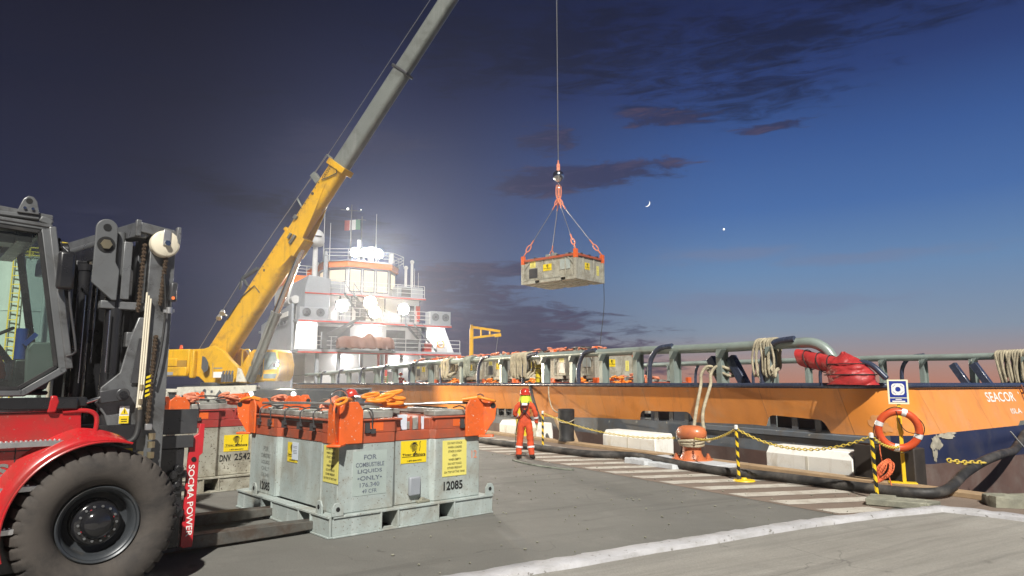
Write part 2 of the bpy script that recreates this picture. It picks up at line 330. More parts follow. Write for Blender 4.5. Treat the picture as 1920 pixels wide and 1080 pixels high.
def ground_mat(name, base, patches, streakdir=None, rough=.85, seam=True):
    m = bpy.data.materials.new(name); m.use_nodes = True
    t = NT(m.node_tree); b = m.node_tree.nodes['Principled BSDF']
    co = t.n('ShaderNodeTexCoord').outputs['Object']
    big = t.noise(co, .22, 6, .6, .4); mid = t.noise(co, 1.1, 7, .65, .3); fine = t.noise(co, 60, 3, .6)
    c = t.ramp(big, [(.3, tuple(x * .78 for x in base)), (.7, tuple(x * 1.2 for x in base))])
    c = t.mix(t.m('MULTIPLY', t.smooth(mid, .50, .72), .6), c, patches)
    if streakdir is not None:
        sv = t.scalev(co, (3.2, .22, 1), rot=(0, 0, streakdir))
        c = t.mix(t.m('MULTIPLY', t.smooth(t.noise(sv, 1.3, 7, .7), .42, .70), .55), c, tuple(x * .60 for x in base))
        c = t.mix(t.m('MULTIPLY', t.smooth(t.noise(t.scalev(co, (5, .18, 1), loc=(4, 2, 0), rot=(0, 0, streakdir + .03)), 1.5, 7, .7), .56, .72), .45), c, tuple(min(1, x * 1.35) for x in base))
    c = t.mix(t.m('MULTIPLY', t.smooth(fine, .40, .68), .34), c, tuple(x * .5 for x in base))
    c = t.mix(t.m('MULTIPLY', t.smooth(t.noise(co, 110, 2, .5), .64, .72), .5), c, tuple(min(1, x * 1.7) for x in base))
    # oil spots
    spots = t.smooth(t.noise(t.scalev(co, (1, 1, 1), (9, 4, 0)), 2.6, 4, .5, .2), .67, .74)
    c = t.mix(t.m('MULTIPLY', spots, .5), c, tuple(x * .4 for x in base))
    # tyre tracks sweeping past, and sawn joints
    for rot, amt in ((R(37), .34), (R(-20), .22)):
        tv = t.scalev(co, (2.4, .10, 1), rot=(0, 0, rot)); wv = t.n('ShaderNodeTexNoise'); wv.inputs['Scale'].default_value = .5; t.link(co, wv.inputs['Vector'])
        ad = t.n('ShaderNodeVectorMath'); ad.operation = 'MULTIPLY_ADD'; t.link(wv.outputs['Color'], ad.inputs[0]); ad.inputs[1].default_value = (1.2, .3, 0); t.link(tv, ad.inputs[2])
        tn = t.noise(ad.outputs[0], 1.1, 5, .6)
        c = t.mix(t.m('MULTIPLY', t.smooth(tn, .54, .66), amt), c, tuple(x * .45 for x in base))
    # fine cracks
    vo = t.n('ShaderNodeTexVoronoi'); vo.feature = 'DISTANCE_TO_EDGE'; vo.inputs['Scale'].default_value = .33
    nz = t.n('ShaderNodeTexNoise'); nz.inputs['Scale'].default_value = 1.3; nz.inputs['Detail'].default_value = 7
    t.link(co, nz.inputs['Vector'])
    va = t.n('ShaderNodeVectorMath'); va.operation = 'MULTIPLY_ADD'; t.link(nz.outputs['Color'], va.inputs[0]); va.inputs[1].default_value = (.8, .8, .8); t.link(co, va.inputs[2])
    t.link(va.outputs[0], vo.inputs['Vector'])
    crack = t.m('SUBTRACT', 1.0, t.smooth(vo.outputs['Distance'], .0, .004))
    crack = t.m('MULTIPLY', crack, t.smooth(t.noise(co, .5, 3), .47, .60))
    c = t.mix(t.m('MULTIPLY', crack, .55), c, tuple(x * .3 for x in base))
    t.link(c, b.inputs['Base Color'])
    t.link(t.m('ADD', t.m('MULTIPLY', t.m('SUBTRACT', mid, .5), -.5), rough - .06, clamp=True), b.inputs['Roughness'])
    b.inputs['Specular IOR Level'].default_value = .35
    bn = t.n('ShaderNodeBump'); bn.inputs['Strength'].default_value = .35; bn.inputs['Distance'].default_value = .012
    h = t.m('ADD', t.m('MULTIPLY', t.noise(co, 45, 4, .7), .8), t.m('MULTIPLY', t.noise(co, 3, 5), 1.2))
    t.link(h, bn.inputs['Height']); t.link(bn.outputs[0], b.inputs['Normal'])
    return m
M['asphalt'] = ground_mat('worn_asphalt', (.165, .161, .146), (.215, .208, .188))
M['apron'] = ground_mat('brown_apron_concrete', (.225, .175, .14), (.17, .13, .11), rough=.8)
M['concrete'] = ground_mat('traffic_worn_concrete', (.30, .285, .255), (.36, .345, .31), streakdir=R(52))
M['kerbwhite'] = mat('chipped_white_kerb_paint', (.47, .465, .48), .7, var=.12, vscale=2.5, dirt=(.36, .35, .34), damt=.42, dscale=4, bump=.5, bscale=16, speck=(.22, .21, .2), speckamt=.2, speckscale=14)
M['linepaint'] = mat('worn_white_road_paint', (.50, .47, .41), .75, var=.10, vscale=3, dirt=(.30, .24, .19), damt=.40, dscale=2.6, speck=(.24, .19, .15), speckamt=.2, speckscale=26, bump=.1, bscale=40)
M['water'] = mat('dark_harbour_water', (.010, .014, .018), .12, var=.1, bump=.6, bscale=.7)

# ------------------------------------------------------------------ mesh builder
def frame(d, up=Vector((0, 0, 1))):
    d = Vector(d).normalized()
    if abs(d.dot(up)) > .98: up = Vector((1, 0, 0)) if abs(d.x) < .9 else Vector((0, 1, 0))
    x = d.cross(up).normalized(); y = x.cross(d).normalized()
    return x, y, d

_txt = {}
def text_geo(s, font_offset):
    key = (s, font_offset)
    if key not in _txt:
        c = bpy.data.curves.new('t', 'FONT'); c.body = s; c.offset = font_offset; c.resolution_u = 3; c.fill_mode = 'FRONT'
        o = bpy.data.objects.new('t', c); col.objects.link(o)
        dg = bpy.context.evaluated_depsgraph_get()
        me = bpy.data.meshes.new_from_object(o.evaluated_get(dg))
        _txt[key] = ([v.co.copy() for v in me.vertices], [tuple(p.vertices) for p in me.polygons])
        bpy.data.objects.remove(o); bpy.data.meshes.remove(me); bpy.data.curves.remove(c)
    return _txt[key]

class MB:
    def __init__(s): s.v = []; s.f = []; s.mi = []; s.m = 0
    def add(s, vs, fs, m=None):
        o = len(s.v); s.v += [Vector(v) for v in vs]; k = s.m if m is None else m
        for f in fs: s.f.append(tuple(i + o for i in f)); s.mi.append(k)
        return s
    def box(s, c, d, rot=None, m=None):
        c = Vector(c); hx, hy, hz = d[0] / 2, d[1] / 2, d[2] / 2
        vs = [Vector((x, y, z)) for z in (-hz, hz) for y in (-hy, hy) for x in (-hx, hx)]
        if rot is not None: vs = [rot @ v for v in vs]
        return s.add([v + c for v in vs], [(0, 2, 3, 1), (4, 5, 7, 6), (0, 1, 5, 4), (2, 6, 7, 3), (0, 4, 6, 2), (1, 3, 7, 5)], m)
    def b2(s, a, b, m=None):
        return s.box([(a[i] + b[i]) / 2 for i in range(3)], [abs(b[i] - a[i]) for i in range(3)], None, m)
    def bar(s, p0, p1, w, h, up=(0, 0, 1), m=None, w1=None, h1=None):
        p0, p1 = Vector(p0), Vector(p1); x, y, d = frame(p1 - p0, Vector(up)); w1 = w if w1 is None else w1; h1 = h if h1 is None else h1
        vs = []
        for p, a, b in ((p0, w, h), (p1, w1, h1)):
            vs += [p - x * a / 2 - y * b / 2, p + x * a / 2 - y * b / 2, p + x * a / 2 + y * b / 2, p - x * a / 2 + y * b / 2]
        return s.add(vs, [(3, 2, 1, 0), (4, 5, 6, 7), (0, 1, 5, 4), (1, 2, 6, 5), (2, 3, 7, 6), (3, 0, 4, 7)], m)
    def cyl(s, p0, p1, r0, r1=None, n=16, m=None, caps=True):
        p0, p1 = Vector(p0), Vector(p1); r1 = r0 if r1 is None else r1; x, y, d = frame(p1 - p0)
        vs = []
        for p, r in ((p0, r0), (p1, r1)):
            for i in range(n):
                a = 2 * PI * i / n; vs.append(p + x * (r * math.cos(a)) + y * (r * math.sin(a)))
        fs = [(i, (i + 1) % n, n + (i + 1) % n, n + i) for i in range(n)]
        if caps: fs += [tuple(reversed(range(n))), tuple(range(n, 2 * n))]
        return s.add(vs, fs, m)
    def tube(s, pts, r, n=8, m=None, closed=False, caps=True):
        pts = [Vector(p) for p in pts]; k = len(pts); rs = r if isinstance(r, (list, tuple)) else [r] * k
        vs = []; up = None
        for i, p in enumerate(pts):
            if closed: d = pts[(i + 1) % k] - pts[i - 1]
            else: d = pts[min(i + 1, k - 1)] - pts[max(i - 1, 0)]
            if d.length < 1e-9: d = Vector((0, 0, 1))
            d.normalize()
            if up is None: x, y, _ = frame(d)
            else:
                x = d.cross(up)
                if x.length < 1e-6: x, y, _ = frame(d)
                else: x.normalize(); y = x.cross(d)
            up = y
            for j in range(n):
                a = 2 * PI * j / n; vs.append(p + x * (rs[i] * math.cos(a)) + y * (rs[i] * math.sin(a)))
        fs = []
        for i in range(k if closed else k - 1):
            a, b = i * n, ((i + 1) % k) * n
            for j in range(n): fs.append((a + j, a + (j + 1) % n, b + (j + 1) % n, b + j))
        if not closed and caps: fs += [tuple(reversed(range(n))), tuple(range((k - 1) * n, k * n))]
        return s.add(vs, fs, m)
    def prism(s, poly, o, ux, uy, depth, m=None):
        """polygon in plane (ux, uy) at o, thickness depth along ux x uy"""
        o, ux, uy = Vector(o), Vector(ux).normalized(), Vector(uy).normalized(); w = ux.cross(uy) * depth; n = len(poly)
        area = sum(poly[i][0] * poly[(i + 1) % n][1] - poly[(i + 1) % n][0] * poly[i][1] for i in range(n))
        if area < 0: poly = list(reversed(poly))
        a = [o + ux * p[0] + uy * p[1] for p in poly]
        if depth < 0: a, w2 = [q + w for q in a], -w
        else: w2 = w
        vs = a + [q + w2 for q in a]
        return s.add(vs, [tuple(reversed(range(n))), tuple(range(n, 2 * n))] + [(i, (i + 1) % n, n + (i + 1) % n, n + i) for i in range(n)], m)
    def lathe(s, prof, o, axis, n=32, m=None, closed=False):
        """prof: (r, h) pairs; revolve round axis through o"""
        o = Vector(o); x, y, d = frame(axis); k = len(prof); vs = []
        for r, h in prof:
            for i in range(n):
                a = 2 * PI * i / n; vs.append(o + d * h + x * (r * math.cos(a)) + y * (r * math.sin(a)))
        fs = [(j * n + i, j * n + (i + 1) % n, (j + 1) * n + (i + 1) % n, (j + 1) * n + i) for j in range(k - 1) for i in range(n)]
        if closed: fs += [((k - 1) * n + i, (k - 1) * n + (i + 1) % n, (i + 1) % n, i) for i in range(n)]
        return s.add(vs, fs, m)
    def ball(s, c, r, n=12, k=8, m=None, sc=(1, 1, 1)):
        c = Vector(c); vs = [c + Vector((0, 0, -r * sc[2]))]
        for j in range(1, k):
            t = -PI / 2 + PI * j / k
            for i in range(n):
                a = 2 * PI * i / n; vs.append(c + Vector((r * sc[0] * math.cos(t) * math.cos(a), r * sc[1] * math.cos(t) * math.sin(a), r * sc[2] * math.sin(t))))
        vs.append(c + Vector((0, 0, r * sc[2]))); L = len(vs) - 1
        fs = [(0, 1 + (i + 1) % n, 1 + i) for i in range(n)]
        for j in range(k - 2):
            for i in range(n): fs.append((1 + j * n + i, 1 + j * n + (i + 1) % n, 1 + (j + 1) * n + (i + 1) % n, 1 + (j + 1) * n + i))
        fs += [(1 + (k - 2) * n + i, 1 + (k - 2) * n + (i + 1) % n, L) for i in range(n)]
        return s.add(vs, fs, m)
    def quad(s, a, b, c, d, m=None): return s.add([a, b, c, d], [(0, 1, 2, 3)], m)
    def grid(s, fn, nu, nv, m=None):
        vs = [fn(i / nu, j / nv) for j in range(nv + 1) for i in range(nu + 1)]
        return s.add(vs, [(j * (nu + 1) + i, j * (nu + 1) + i + 1, (j + 1) * (nu + 1) + i + 1, (j + 1) * (nu + 1) + i) for j in range(nv) for i in range(nu)], m)
    def text(s, st, o, ux, uy, width=None, height=None, align='C', bold=.0, m=None, shear=0.0):
        """text fitted to a box: o is the box centre (C) or its left middle (L)"""
        vs, fs = text_geo(st, bold)
        if not vs: return s
        x0 = min(v.x for v in vs); x1 = max(v.x for v in vs); y0 = min(v.y for v in vs); y1 = max(v.y for v in vs)
        sy = (height / (y1 - y0)) if height else None; sx = (width / (x1 - x0)) if width else sy
        if sy is None: sy = sx
        o, ux, uy = Vector(o), Vector(ux).normalized(), Vector(uy).normalized()
        cx = (x0 + x1) / 2 if align == 'C' else x0; cy = (y0 + y1) / 2
        return s.add([o + ux * ((v.x - cx) * sx + shear * (v.y - cy) * sy) + uy * ((v.y - cy) * sy) for v in vs], fs, m)
    def build(s, name, mats, parent=None, loc=None, rz=None, bevel=0.0, smooth=32, segs=2):
        me = bpy.data.meshes.new(name); me.from_pydata([tuple(v) for v in s.v], [], s.f)
        if not isinstance(mats, (list, tuple)): mats = [mats]
        for k in mats: me.materials.append(M[k] if isinstance(k, str) else k)
        me.polygons.foreach_set('material_index', [min(i, len(mats) - 1) for i in s.mi])
        me.validate(); me.update()
        if smooth:
            me.polygons.foreach_set('use_smooth', [True] * len(me.polygons)); me.set_sharp_from_angle(angle=R(smooth))
        o = bpy.data.objects.new(name, me); col.objects.link(o)
        if parent is not None: o.parent = parent
        if loc is not None: o.location = loc
        if rz is not None: o.rotation_euler = (0, 0, rz)
        if bevel:
            b = o.modifiers.new('bevel', 'BEVEL'); b.width = bevel; b.segments = segs; b.limit_method = 'ANGLE'; b.angle_limit = R(40); b.harden_normals = False
        return o

def tag(o, label=None, cat=None, group=None, kind=None):
    if label: o['label'] = label
    if cat: o['category'] = cat
    if group: o['group'] = group
    if kind: o['kind'] = kind
    return o
def thing(name, label, cat, loc=(0, 0, 0), rz=0.0, group=None):
    o = bpy.data.objects.new(name, None); col.objects.link(o); o.empty_display_size = .3
    o.location = loc; o.rotation_euler = (0, 0, rz)
    return tag(o, label, cat, group)
def children_of(o): return [c for c in bpy.data.objects if c.parent == o]
def copy_tree(o, parent=None):
    c = o.copy(); col.objects.link(c)
    if parent is not None: c.parent = parent
    for ch in children_of(o): copy_tree(ch, c)
    return c
def bez(pts, n=12):
    """Catmull-Rom through pts"""
    pts = [Vector(p) for p in pts]; P = [pts[0] * 2 - pts[1]] + pts + [pts[-1] * 2 - pts[-2]]; out = []
    for i in range(1, len(P) - 2):
        for k in range(n):
            t = k / n; a, b, c, d = P[i - 1], P[i], P[i + 1], P[i + 2]
            out.append(.5 * ((2 * b) + (c - a) * t + (2 * a - 5 * b + 4 * c - d) * t * t + (3 * b - a - 3 * c + d) * t ** 3))
    out.append(pts[-1]); return out
X, Y, Z = Vector((1, 0, 0)), Vector((0, 1, 0)), Vector((0, 0, 1))
# ================================================================== SETTING: quay, apron, water
def structure(o): o['kind'] = 'structure'; return o
ground_patch = ground_mat('patched_asphalt', (.14, .132, .112), (.165, .155, .13))
def sheet(name, pts, z, mats, loc=Q0, rz=QANG, sub=0):
    """flat sheet; pts are (s, n) in the quay frame"""
    b = MB(); b.add([S(s, n, z) for s, n in pts], [tuple(range(len(pts)))])
    return structure(b.build(name, mats, None, loc, rz, smooth=0))
b = MB(); b.b2(S(-260, 1.25, -4), S(600, -600, 0.0)); structure(b.build('quay_asphalt', 'asphalt', None, Q0, QANG, smooth=0))
sheet('apron', [(-1.0, -2.35), (60, -2.35), (60, 1.2), (-60, 1.2), (-60, -.35), (-1.45, -.35), (-1.0, -.6)], .004, 'apron')
# hatch stripes
b = MB()
for k in range(-2, 30):
    s0 = 1.26 + .86 * k; w = .40; sl = -.317
    n0, n1 = -2.25 + (.02 * math.sin(k * 3.1)), .2
    ns = [n0 + (n1 - n0) * i / 14 for i in range(15)]
    if k < 0: ns = [n for n in ns if n < (-1.25 if k == -2 else 9)]
    e = lambda n, j: sl * (n + 2.27) + .012 * math.sin(n * 9 + k * 5 + j)
    pts = [(s0 + e(n, 0), n) for n in ns] + [(s0 - w + e(n, 2), n) for n in reversed(ns)]
    b.add([S(s, n, .008) for s, n in pts], [tuple(range(len(pts)))])
structure(b.build('hatch_marking', 'linepaint', None, Q0, QANG, smooth=0))
# raised kerb and concrete roadway
kl = [(-1.12, -26), (-1.10, -8.3), (-1.06, -6.2), (-1.08, -3.45), (-1.22, -1.9), (-1.42, -.62), (-2.2, -.42), (-3.5, -.30), (-30, -.3)]
kin = [(-1.42, -26), (-1.40, -8.3), (-1.35, -6.2), (-1.34, -3.45), (-1.46, -1.9), (-1.62, -.92), (-2.3, -.72), (-3.5, -.60), (-30, -.6)]
def dens(L, n):
    out = []
    for i in range(len(L) - 1):
        m = max(1, int((Vector(L[i + 1]) - Vector(L[i])).length / n))
        for k in range(m): out.append(tuple(Vector(L[i]).lerp(Vector(L[i + 1]), k / m)))
    return out + [L[-1]]
def paired(a, c, n):
    A_, C_ = [], []
    for i in range(len(a) - 1):
        L = (Vector(a[i + 1]) - Vector(a[i])).length; m = min(160, max(1, int(L / n)))
        for k in range(m):
            A_.append(Vector(a[i]).lerp(Vector(a[i + 1]), k / m)); C_.append(Vector(c[i]).lerp(Vector(c[i + 1]), k / m))
    return A_ + [Vector(a[-1])], C_ + [Vector(c[-1])]
ka, kc = paired(kl, kin, .12)
rk = random.Random(3)
b = MB(); prof = [(0, .0), (.03, .052), (.14, .075), (.80, .082), (.97, .066), (1.0, .02)]
vs = []
ph = 0
for p, q in zip(ka, kc):
    ph += 1
    for i, (t, h) in enumerate(prof):
        w = .022 * math.sin(ph * .41) + .014 * rk.uniform(-1, 1)
        r = p.lerp(q, t + (w if i in (0, 1, 4, 5) else 0) * 1.4)
        vs.append(S(r.x, r.y, h + (.008 * rk.uniform(-1, 1) if 0 < i < 5 else 0)))
m = len(prof)
b.add(vs, [(j * m + i, j * m + i + 1, (j + 1) * m + i + 1, (j + 1) * m + i) for j in range(len(ka) - 1) for i in range(m - 1)])
structure(b.build('kerb', 'kerbwhite', None, Q0, QANG, smooth=50))
sheet('concrete_roadway', [(-1.38, -26), (-1.36, -8.3), (-1.31, -6.2), (-1.30, -3.45), (-1.42, -1.9), (-1.6, -.9), (-2.3, -.68), (-3.5, -.56), (-30, -.56), (-30, -26)], .022, 'concrete')
b = MB(); b.b2(S(-700, 3500, -2.61), S(3500, 1.22, -2.6)); structure(b.build('harbour_water', 'water', None, Q0, QANG, smooth=0))
# repaired strips and a joint in the asphalt, loose grit
rp = random.Random(21)
for i, (cs, cn_, L, Wd, a) in enumerate(((9.5, -5.4, 2.6, 1.5, .1),)):
    pts = []
    for k in range(28):
        q = 2 * PI * k / 28; u = max(-1, min(1, 1.35 * math.cos(q))); v = max(-1, min(1, 1.35 * math.sin(q)))
        x, y = u * L / 2 + rp.uniform(-.03, .03), v * Wd / 2 + rp.uniform(-.03, .03); pts.append((cs + x * math.cos(a) - y * math.sin(a), cn_ + x * math.sin(a) + y * math.cos(a)))
    sheet('asphalt_patch', pts, .004, ground_patch)
b = MB()
for i in range(520):
    s_, n_ = rp.uniform(-.9, 9), rp.uniform(-9, -.3); r_ = rp.choice((.006, .008, .012, .018)); b.ball(S(s_, n_, .006 + r_ * .5), r_, 5, 4, sc=(1, rp.uniform(.6, 1.4), .6))
o = b.build('loose_grit', 'stone', None, Q0, QANG, smooth=0); o['kind'] = 'stuff'
# timber quay edge cap
b = MB(); b.bar(S(-14, .98, .045), S(5.0, .98, .045), .34, .09); b.bar(S(5.0, .98, .045), S(15.5, .98, .045), .34, .09); b.bar(S(15.5, .98, .045), S(60, .98, .045), .34, .09)
tag(structure(b.build('timber_quay_edge', 'wood', None, Q0, QANG, bevel=.012)))

# ================================================================== quay objects
def quay_thing(name, label, cat, s, n, z=0, rz=0, group=None):
    return thing(name, label, cat, W(s, n, z), QANG + rz, group)

# cream dock fenders hung on the quay edge
def dock_fender(s0, s1, label):
    L = s1 - s0
    t = quay_thing('dock_fender', label, 'dock fender', (s0 + s1) / 2, 1.27, 0, group='cream block fenders on the quay edge')
    b = MB(); prof = [(0, -.75), (0, .36), (.12, .52), (.62, .52), (.68, .40), (.68, -.75)]     # (depth outward, z)
    b.prism([(p[0], p[1]) for p in prof], (L / 2, 0, 0), -Y, Z, L)
    b.build('fender_block', 'fender', t, bevel=.025)
    b = MB(); b.b2((-.03, -.004, -.7), (.03, .006, .36)); b.build('seam', mat_seam, t)
    return t
mat_seam = mat('fender_seam', (.62, .60, .52), .7)
dock_fender(1.22, 3.32, 'cream block fender between the striped posts, next to the black rubber panel')
dock_fender(6.97, 9.27, 'cream block fender just left of the orange mooring bollard')
dock_fender(12.95, 15.6, 'cream block fender half hidden behind the standing worker')
b = MB(); b.b2(S(-.02, 1.26, -1.2), S(1.18, 1.62, .70))
tag(b.build('rubber_fender', mat('black_fender_board', (.035, .028, .024), .7, var=.25, vscale=3, bump=.15, bscale=12), None, Q0, QANG, bevel=.02), 'flat black rubber fender panel behind the lifebuoy post', 'dock fender')
b = MB(); 
for i in range(2): b.bar(S(11.9 - i * .55, 1.4, 0.75), S(10.7 - i * .3, 1.5, -.9), .22, .12)
tag(b.build('timber_fender_pile', 'wood', None, Q0, QANG, bevel=.02), 'pair of dark leaning timbers at the quay edge beside the worker', 'timber')

# mooring bollard
t = quay_thing('mooring_bollard', 'orange mooring bollard with a wide mushroom head on the quay edge', 'bollard', 4.95, .62)
b = MB(); n = 40; cap = []
b.lathe([(.0, .09), (.30, .09), (.27, .14), (.225, .24), (.215, .40), (.23, .50), (.26, .56)], (0, 0, 0), Z, 28)
b.build('neck', 'bollard', t, smooth=50)
b = MB(); prof = [(.0, .55), (.20, .55), (.27, .575), (.315, .64), (.315, .74), (.275, .83), (.18, .875), (0, .885)]
b.lathe(prof, (0, 0, 0), Z, 28); b.v = [Vector((v.x * 1.28, v.y * .95, v.z)) for v in b.v]
b.build('head', 'bollard', t, smooth=60)
b = MB(); b.lathe([(.0, .05), (.50, .05), (.50, .09), (.48, .105), (.0, .105)], (0, 0, 0), Z, 32); b.build('base_flange', 'bollard', t, smooth=40)
for k in range(8):
    a = PI / 8 + k * PI / 4
    b = MB(); c = Vector((.40 * math.cos(a), .40 * math.sin(a), .10)); b.cyl(c, c + Z * .06, .055, n=6); b.cyl(c + Z * .06, c + Z * .11, .03, n=10); b.build('flange_bolt', 'bollard', t)
b = MB(); b.b2(S(3.75, -.02, 0.0), S(6.1, 1.2, .085)); tag(b.build('bollard_plinth', 'slabwhite', None, Q0, QANG, bevel=.015), 'flat pale concrete plinth under the orange bollard', 'plinth')
def jag_slab(name, label, mats, cx, cy, w, d, h, rz, seed, bev=.02):
    r = random.Random(seed); b = MB(); n = 22; pts = []
    for i in range(n):
        a = 2 * PI * i / n; ca, sa = math.cos(a), math.sin(a); k = 1 / max(abs(ca), abs(sa)); k *= 1 + r.uniform(-.05, .03)
        pts.append((ca * k * w / 2, sa * k * d / 2))
    vs = [Vector((x, y, 0)) for x, y in pts] + [Vector((x * .97, y * .96, h * (1 + r.uniform(-.18, .12)))) for x, y in pts]
    inner = [Vector((x * .5 + r.uniform(-.03, .03), y * .5, h * (1 + r.uniform(-.12, .15)))) for x, y in pts]
    vs += inner + [Vector((0, 0, h * 1.02))]
    fs = [(i, (i + 1) % n, n + (i + 1) % n, n + i) for i in range(n)] + [(n + i, n + (i + 1) % n, 2 * n + (i + 1) % n, 2 * n + i) for i in range(n)]
    fs += [(2 * n + i, 2 * n + (i + 1) % n, 3 * n) for i in range(n)] + [tuple(reversed(range(n)))]
    b.add(vs, fs); return tag(b.build(name, mats, None, (cx, cy, 0.008), rz, smooth=25), label, 'concrete slab')
p = W(5.45, -.62); jag_slab('concrete_slab', 'pale flat slab lying beside the hose near the first fender', 'slabwhite', p.x, p.y, .75, .34, .11, QANG + .1, 4)
p = W(4.6, -.55); jag_slab('concrete_slab', 'pale ragged slab lying beside the hose in front of the bollard', 'slabwhite', p.x, p.y, .85, .38, .09, QANG + .05, 5)
# rough weight block under the right-hand striped post: three lengths round a pocket
t = thing('concrete_weight', 'rough weathered concrete block with a pocket at the foot of the right striped post', 'concrete block', (6.05, 11.07, .008), R(-32))
r = random.Random(8); b = MB()
b.bar((-.42, -.16, .055), (.40, -.20, .05), .30, .11, w1=.24); b.bar((-.40, .10, .055), (-.02, .12, .05), .34, .105); b.bar((.30, -.2, .05), (.46, .18, .045), .26, .09)
b.bar((-.1, .22, .045), (.40, .24, .04), .10, .08)
b.build('block', 'stone', t, bevel=.018)
jag_slab('concrete_block', 'rough broken concrete block at the right edge beyond the kerb corner', 'stone', 7.95, 10.95, 1.05, .62, .15, R(-20), 9)
# people walk plank strip
b = MB(); b.tube(bez([(.02, 17.25, .02), (.45, 16.3, .02), (1.1, 15.5, .02), (1.35, 15.35, .02)]), .022, 6); 
tag(b.build('scrap_strap', 'ropegreen', None, smooth=60), 'loose grey strap lying on the ground by the worker\'s feet', 'strap')

# striped chain posts
def striped_post(x, y, label, lean=(0, 0), base=True, H_=1.06):
    t = thing('striped_post', label, 'chain post', (x, y, .008), 0, 'yellow and black chain posts')
    b = MB(); n = 14; k = 60; r = .031
    vs = []
    for j in range(k + 1):
        z = .03 + (H_ - .09) * j / k
        for i in range(n):
            a = 2 * PI * i / n; vs.append((r * math.cos(a) + lean[0] * z, r * math.sin(a) + lean[1] * z, z))
    for j in range(k):
        for i in range(n):
            q = ((j / k) * 5.2 + (i / n)) % 1
            b.mi.append(0 if q < .5 else 1); b.f.append((j * n + i, j * n + (i + 1) % n, (j + 1) * n + (i + 1) % n, (j + 1) * n + i))
    b.v = [Vector(v) for v in vs]
    b.build('striped_tube', ['warnyellow', 'warnblack'], t, smooth=50)
    top = Vector((lean[0] * H_, lean[1] * H_, H_))
    b = MB(); b.cyl(top - Z * .07, top, .036, n=14); b.cyl(top, top + Z * .012, .03, .02, n=14); b.build('cap', 'postwhite', t)
    if base:
        b = MB(); b.lathe([(0, 0), (.21, 0), (.20, .02), (.06, .035), (.05, .06), (0, .06)], (.09, -.03, 0), Z, 24); b.build('base_plate', 'warnyellow', t, smooth=40)
        b = MB(); b.cyl((0, 0, .02), (0, 0, .10), .045, n=14); b.build('socket', 'mastdark', t)
    else:
        b = MB(); b.cyl((0, 0, 0), (0, 0, .05), .036, n=14); b.build('foot', 'postwhite', t)
    return t
striped_post(4.44, 13.74, 'yellow and black striped post on a yellow disc base between bollard and long fender', (-.012, 0))
striped_post(6.01, 11.60, 'yellow and black striped post standing behind the rough block, left of the lifebuoy', (-.02, .01), base=False)
striped_post(.91, 20.58, 'yellow and black striped post just right of the standing worker', base=False)
def chain(name, label, pts_list, cat='chain', link=.055, r=.0075, mats='chainyellow', group=None):
    b = MB(); flip = 0
    for pts in pts_list:
        path = bez(pts, 30); acc = 0; last = path[0]; seg = [path[0]]
        for q in path[1:]:
            acc += (q - last).length; last = q
            if acc >= link * .78: seg.append(q); acc = 0
        for i in range(len(seg) - 1):
            c = (seg[i] + seg[i + 1]) / 2; x, y, d = frame(seg[i + 1] - seg[i])
            u = (x if flip % 2 else y); flip += 1
            b.tube([c + d * (link * .5 * math.cos(a)) + u * (link * .28 * math.sin(a)) for a in [2 * PI * j / 8 for j in range(8)]], r, 5, closed=True)
    return tag(b.build(name, mats, None, smooth=60), label, cat, group)
def sag(a, c, d, n=6):
    a, c = Vector(a), Vector(c); return [a.lerp(c, i / n) - Z * d * 4 * (i / n) * (1 - i / n) for i in range(n + 1)]
G_ = 'yellow barrier chains'
chain('barrier_chain', 'yellow chain drooping from the post beside the worker to the orange bollard', [sag((.91, 20.58, 1.02), tuple(W(5.35, .55, .56)), .22)], link=.075, r=.010, group=G_)
chain('barrier_chain', 'short yellow chain between the orange bollard and the striped post on a disc', [sag(tuple(W(4.65, .42, .60)), (4.42, 13.74, 1.0), .10)], link=.075, r=.010, group=G_)
chain('barrier_chain', 'yellow chain drooping in front of the long cream fender between two striped posts', [sag((4.43, 13.74, 1.0), (5.99, 11.6, 1.02), .30)], link=.075, r=.010, group=G_)
chain('barrier_chain', 'short yellow chain from the right striped post to the lifebuoy', [sag((5.99, 11.6, 1.02), (7.12, 12.72, .78), .10)], link=.075, r=.010, group=G_)
chain('barrier_chain', 'short end of yellow chain hanging across the black hose at far right', [sag(tuple(W(-.6, 1.25, .55)), tuple(W(-.75, 2.2, .47)), .02)], link=.12, r=.014)

# long black hose on the quay
hp = [W(60, -1.6, .1), W(30, -1.5, .1), W(18, -1.42, .1), W(11.6, -1.28, .1), W(9.4, -1.08, .1), W(7.2, -.86, .1), W(6.2, -.35, .12), W(5.2, -.42, .14), W(3.9, -.55, .11), W(2.8, -.55, .10), W(1.85, -.30, .10), W(.78, -.2, .10),
      W(-.12, -.12, .10), W(-.75, .08, .10), W(-.92, .55, .14), W(-.75, 1.5, .33), W(-.6, 2.5, .47), W(-.4, 3.6, .52), W(.2, 5.5, .48), W(.8, 7.5, .8)]
b = MB(); b.tube(bez(hp, 10), .085, 12)
tag(b.build('transfer_hose', 'hose', None, smooth=60), 'long thick black hose running along the quay and lifting to the ship at right', 'hose')
b = MB(); b.tube(bez([W(-.5, 3.8, .95), W(-.6, 4.1, .62), W(-.7, 4.6, .35), W(-.8, 5.4, .1)], 8), .014, 6); tag(b.build('loose_line', 'flagcloth', None, smooth=60), 'thin white line dangling over the hose at the right edge', 'line')

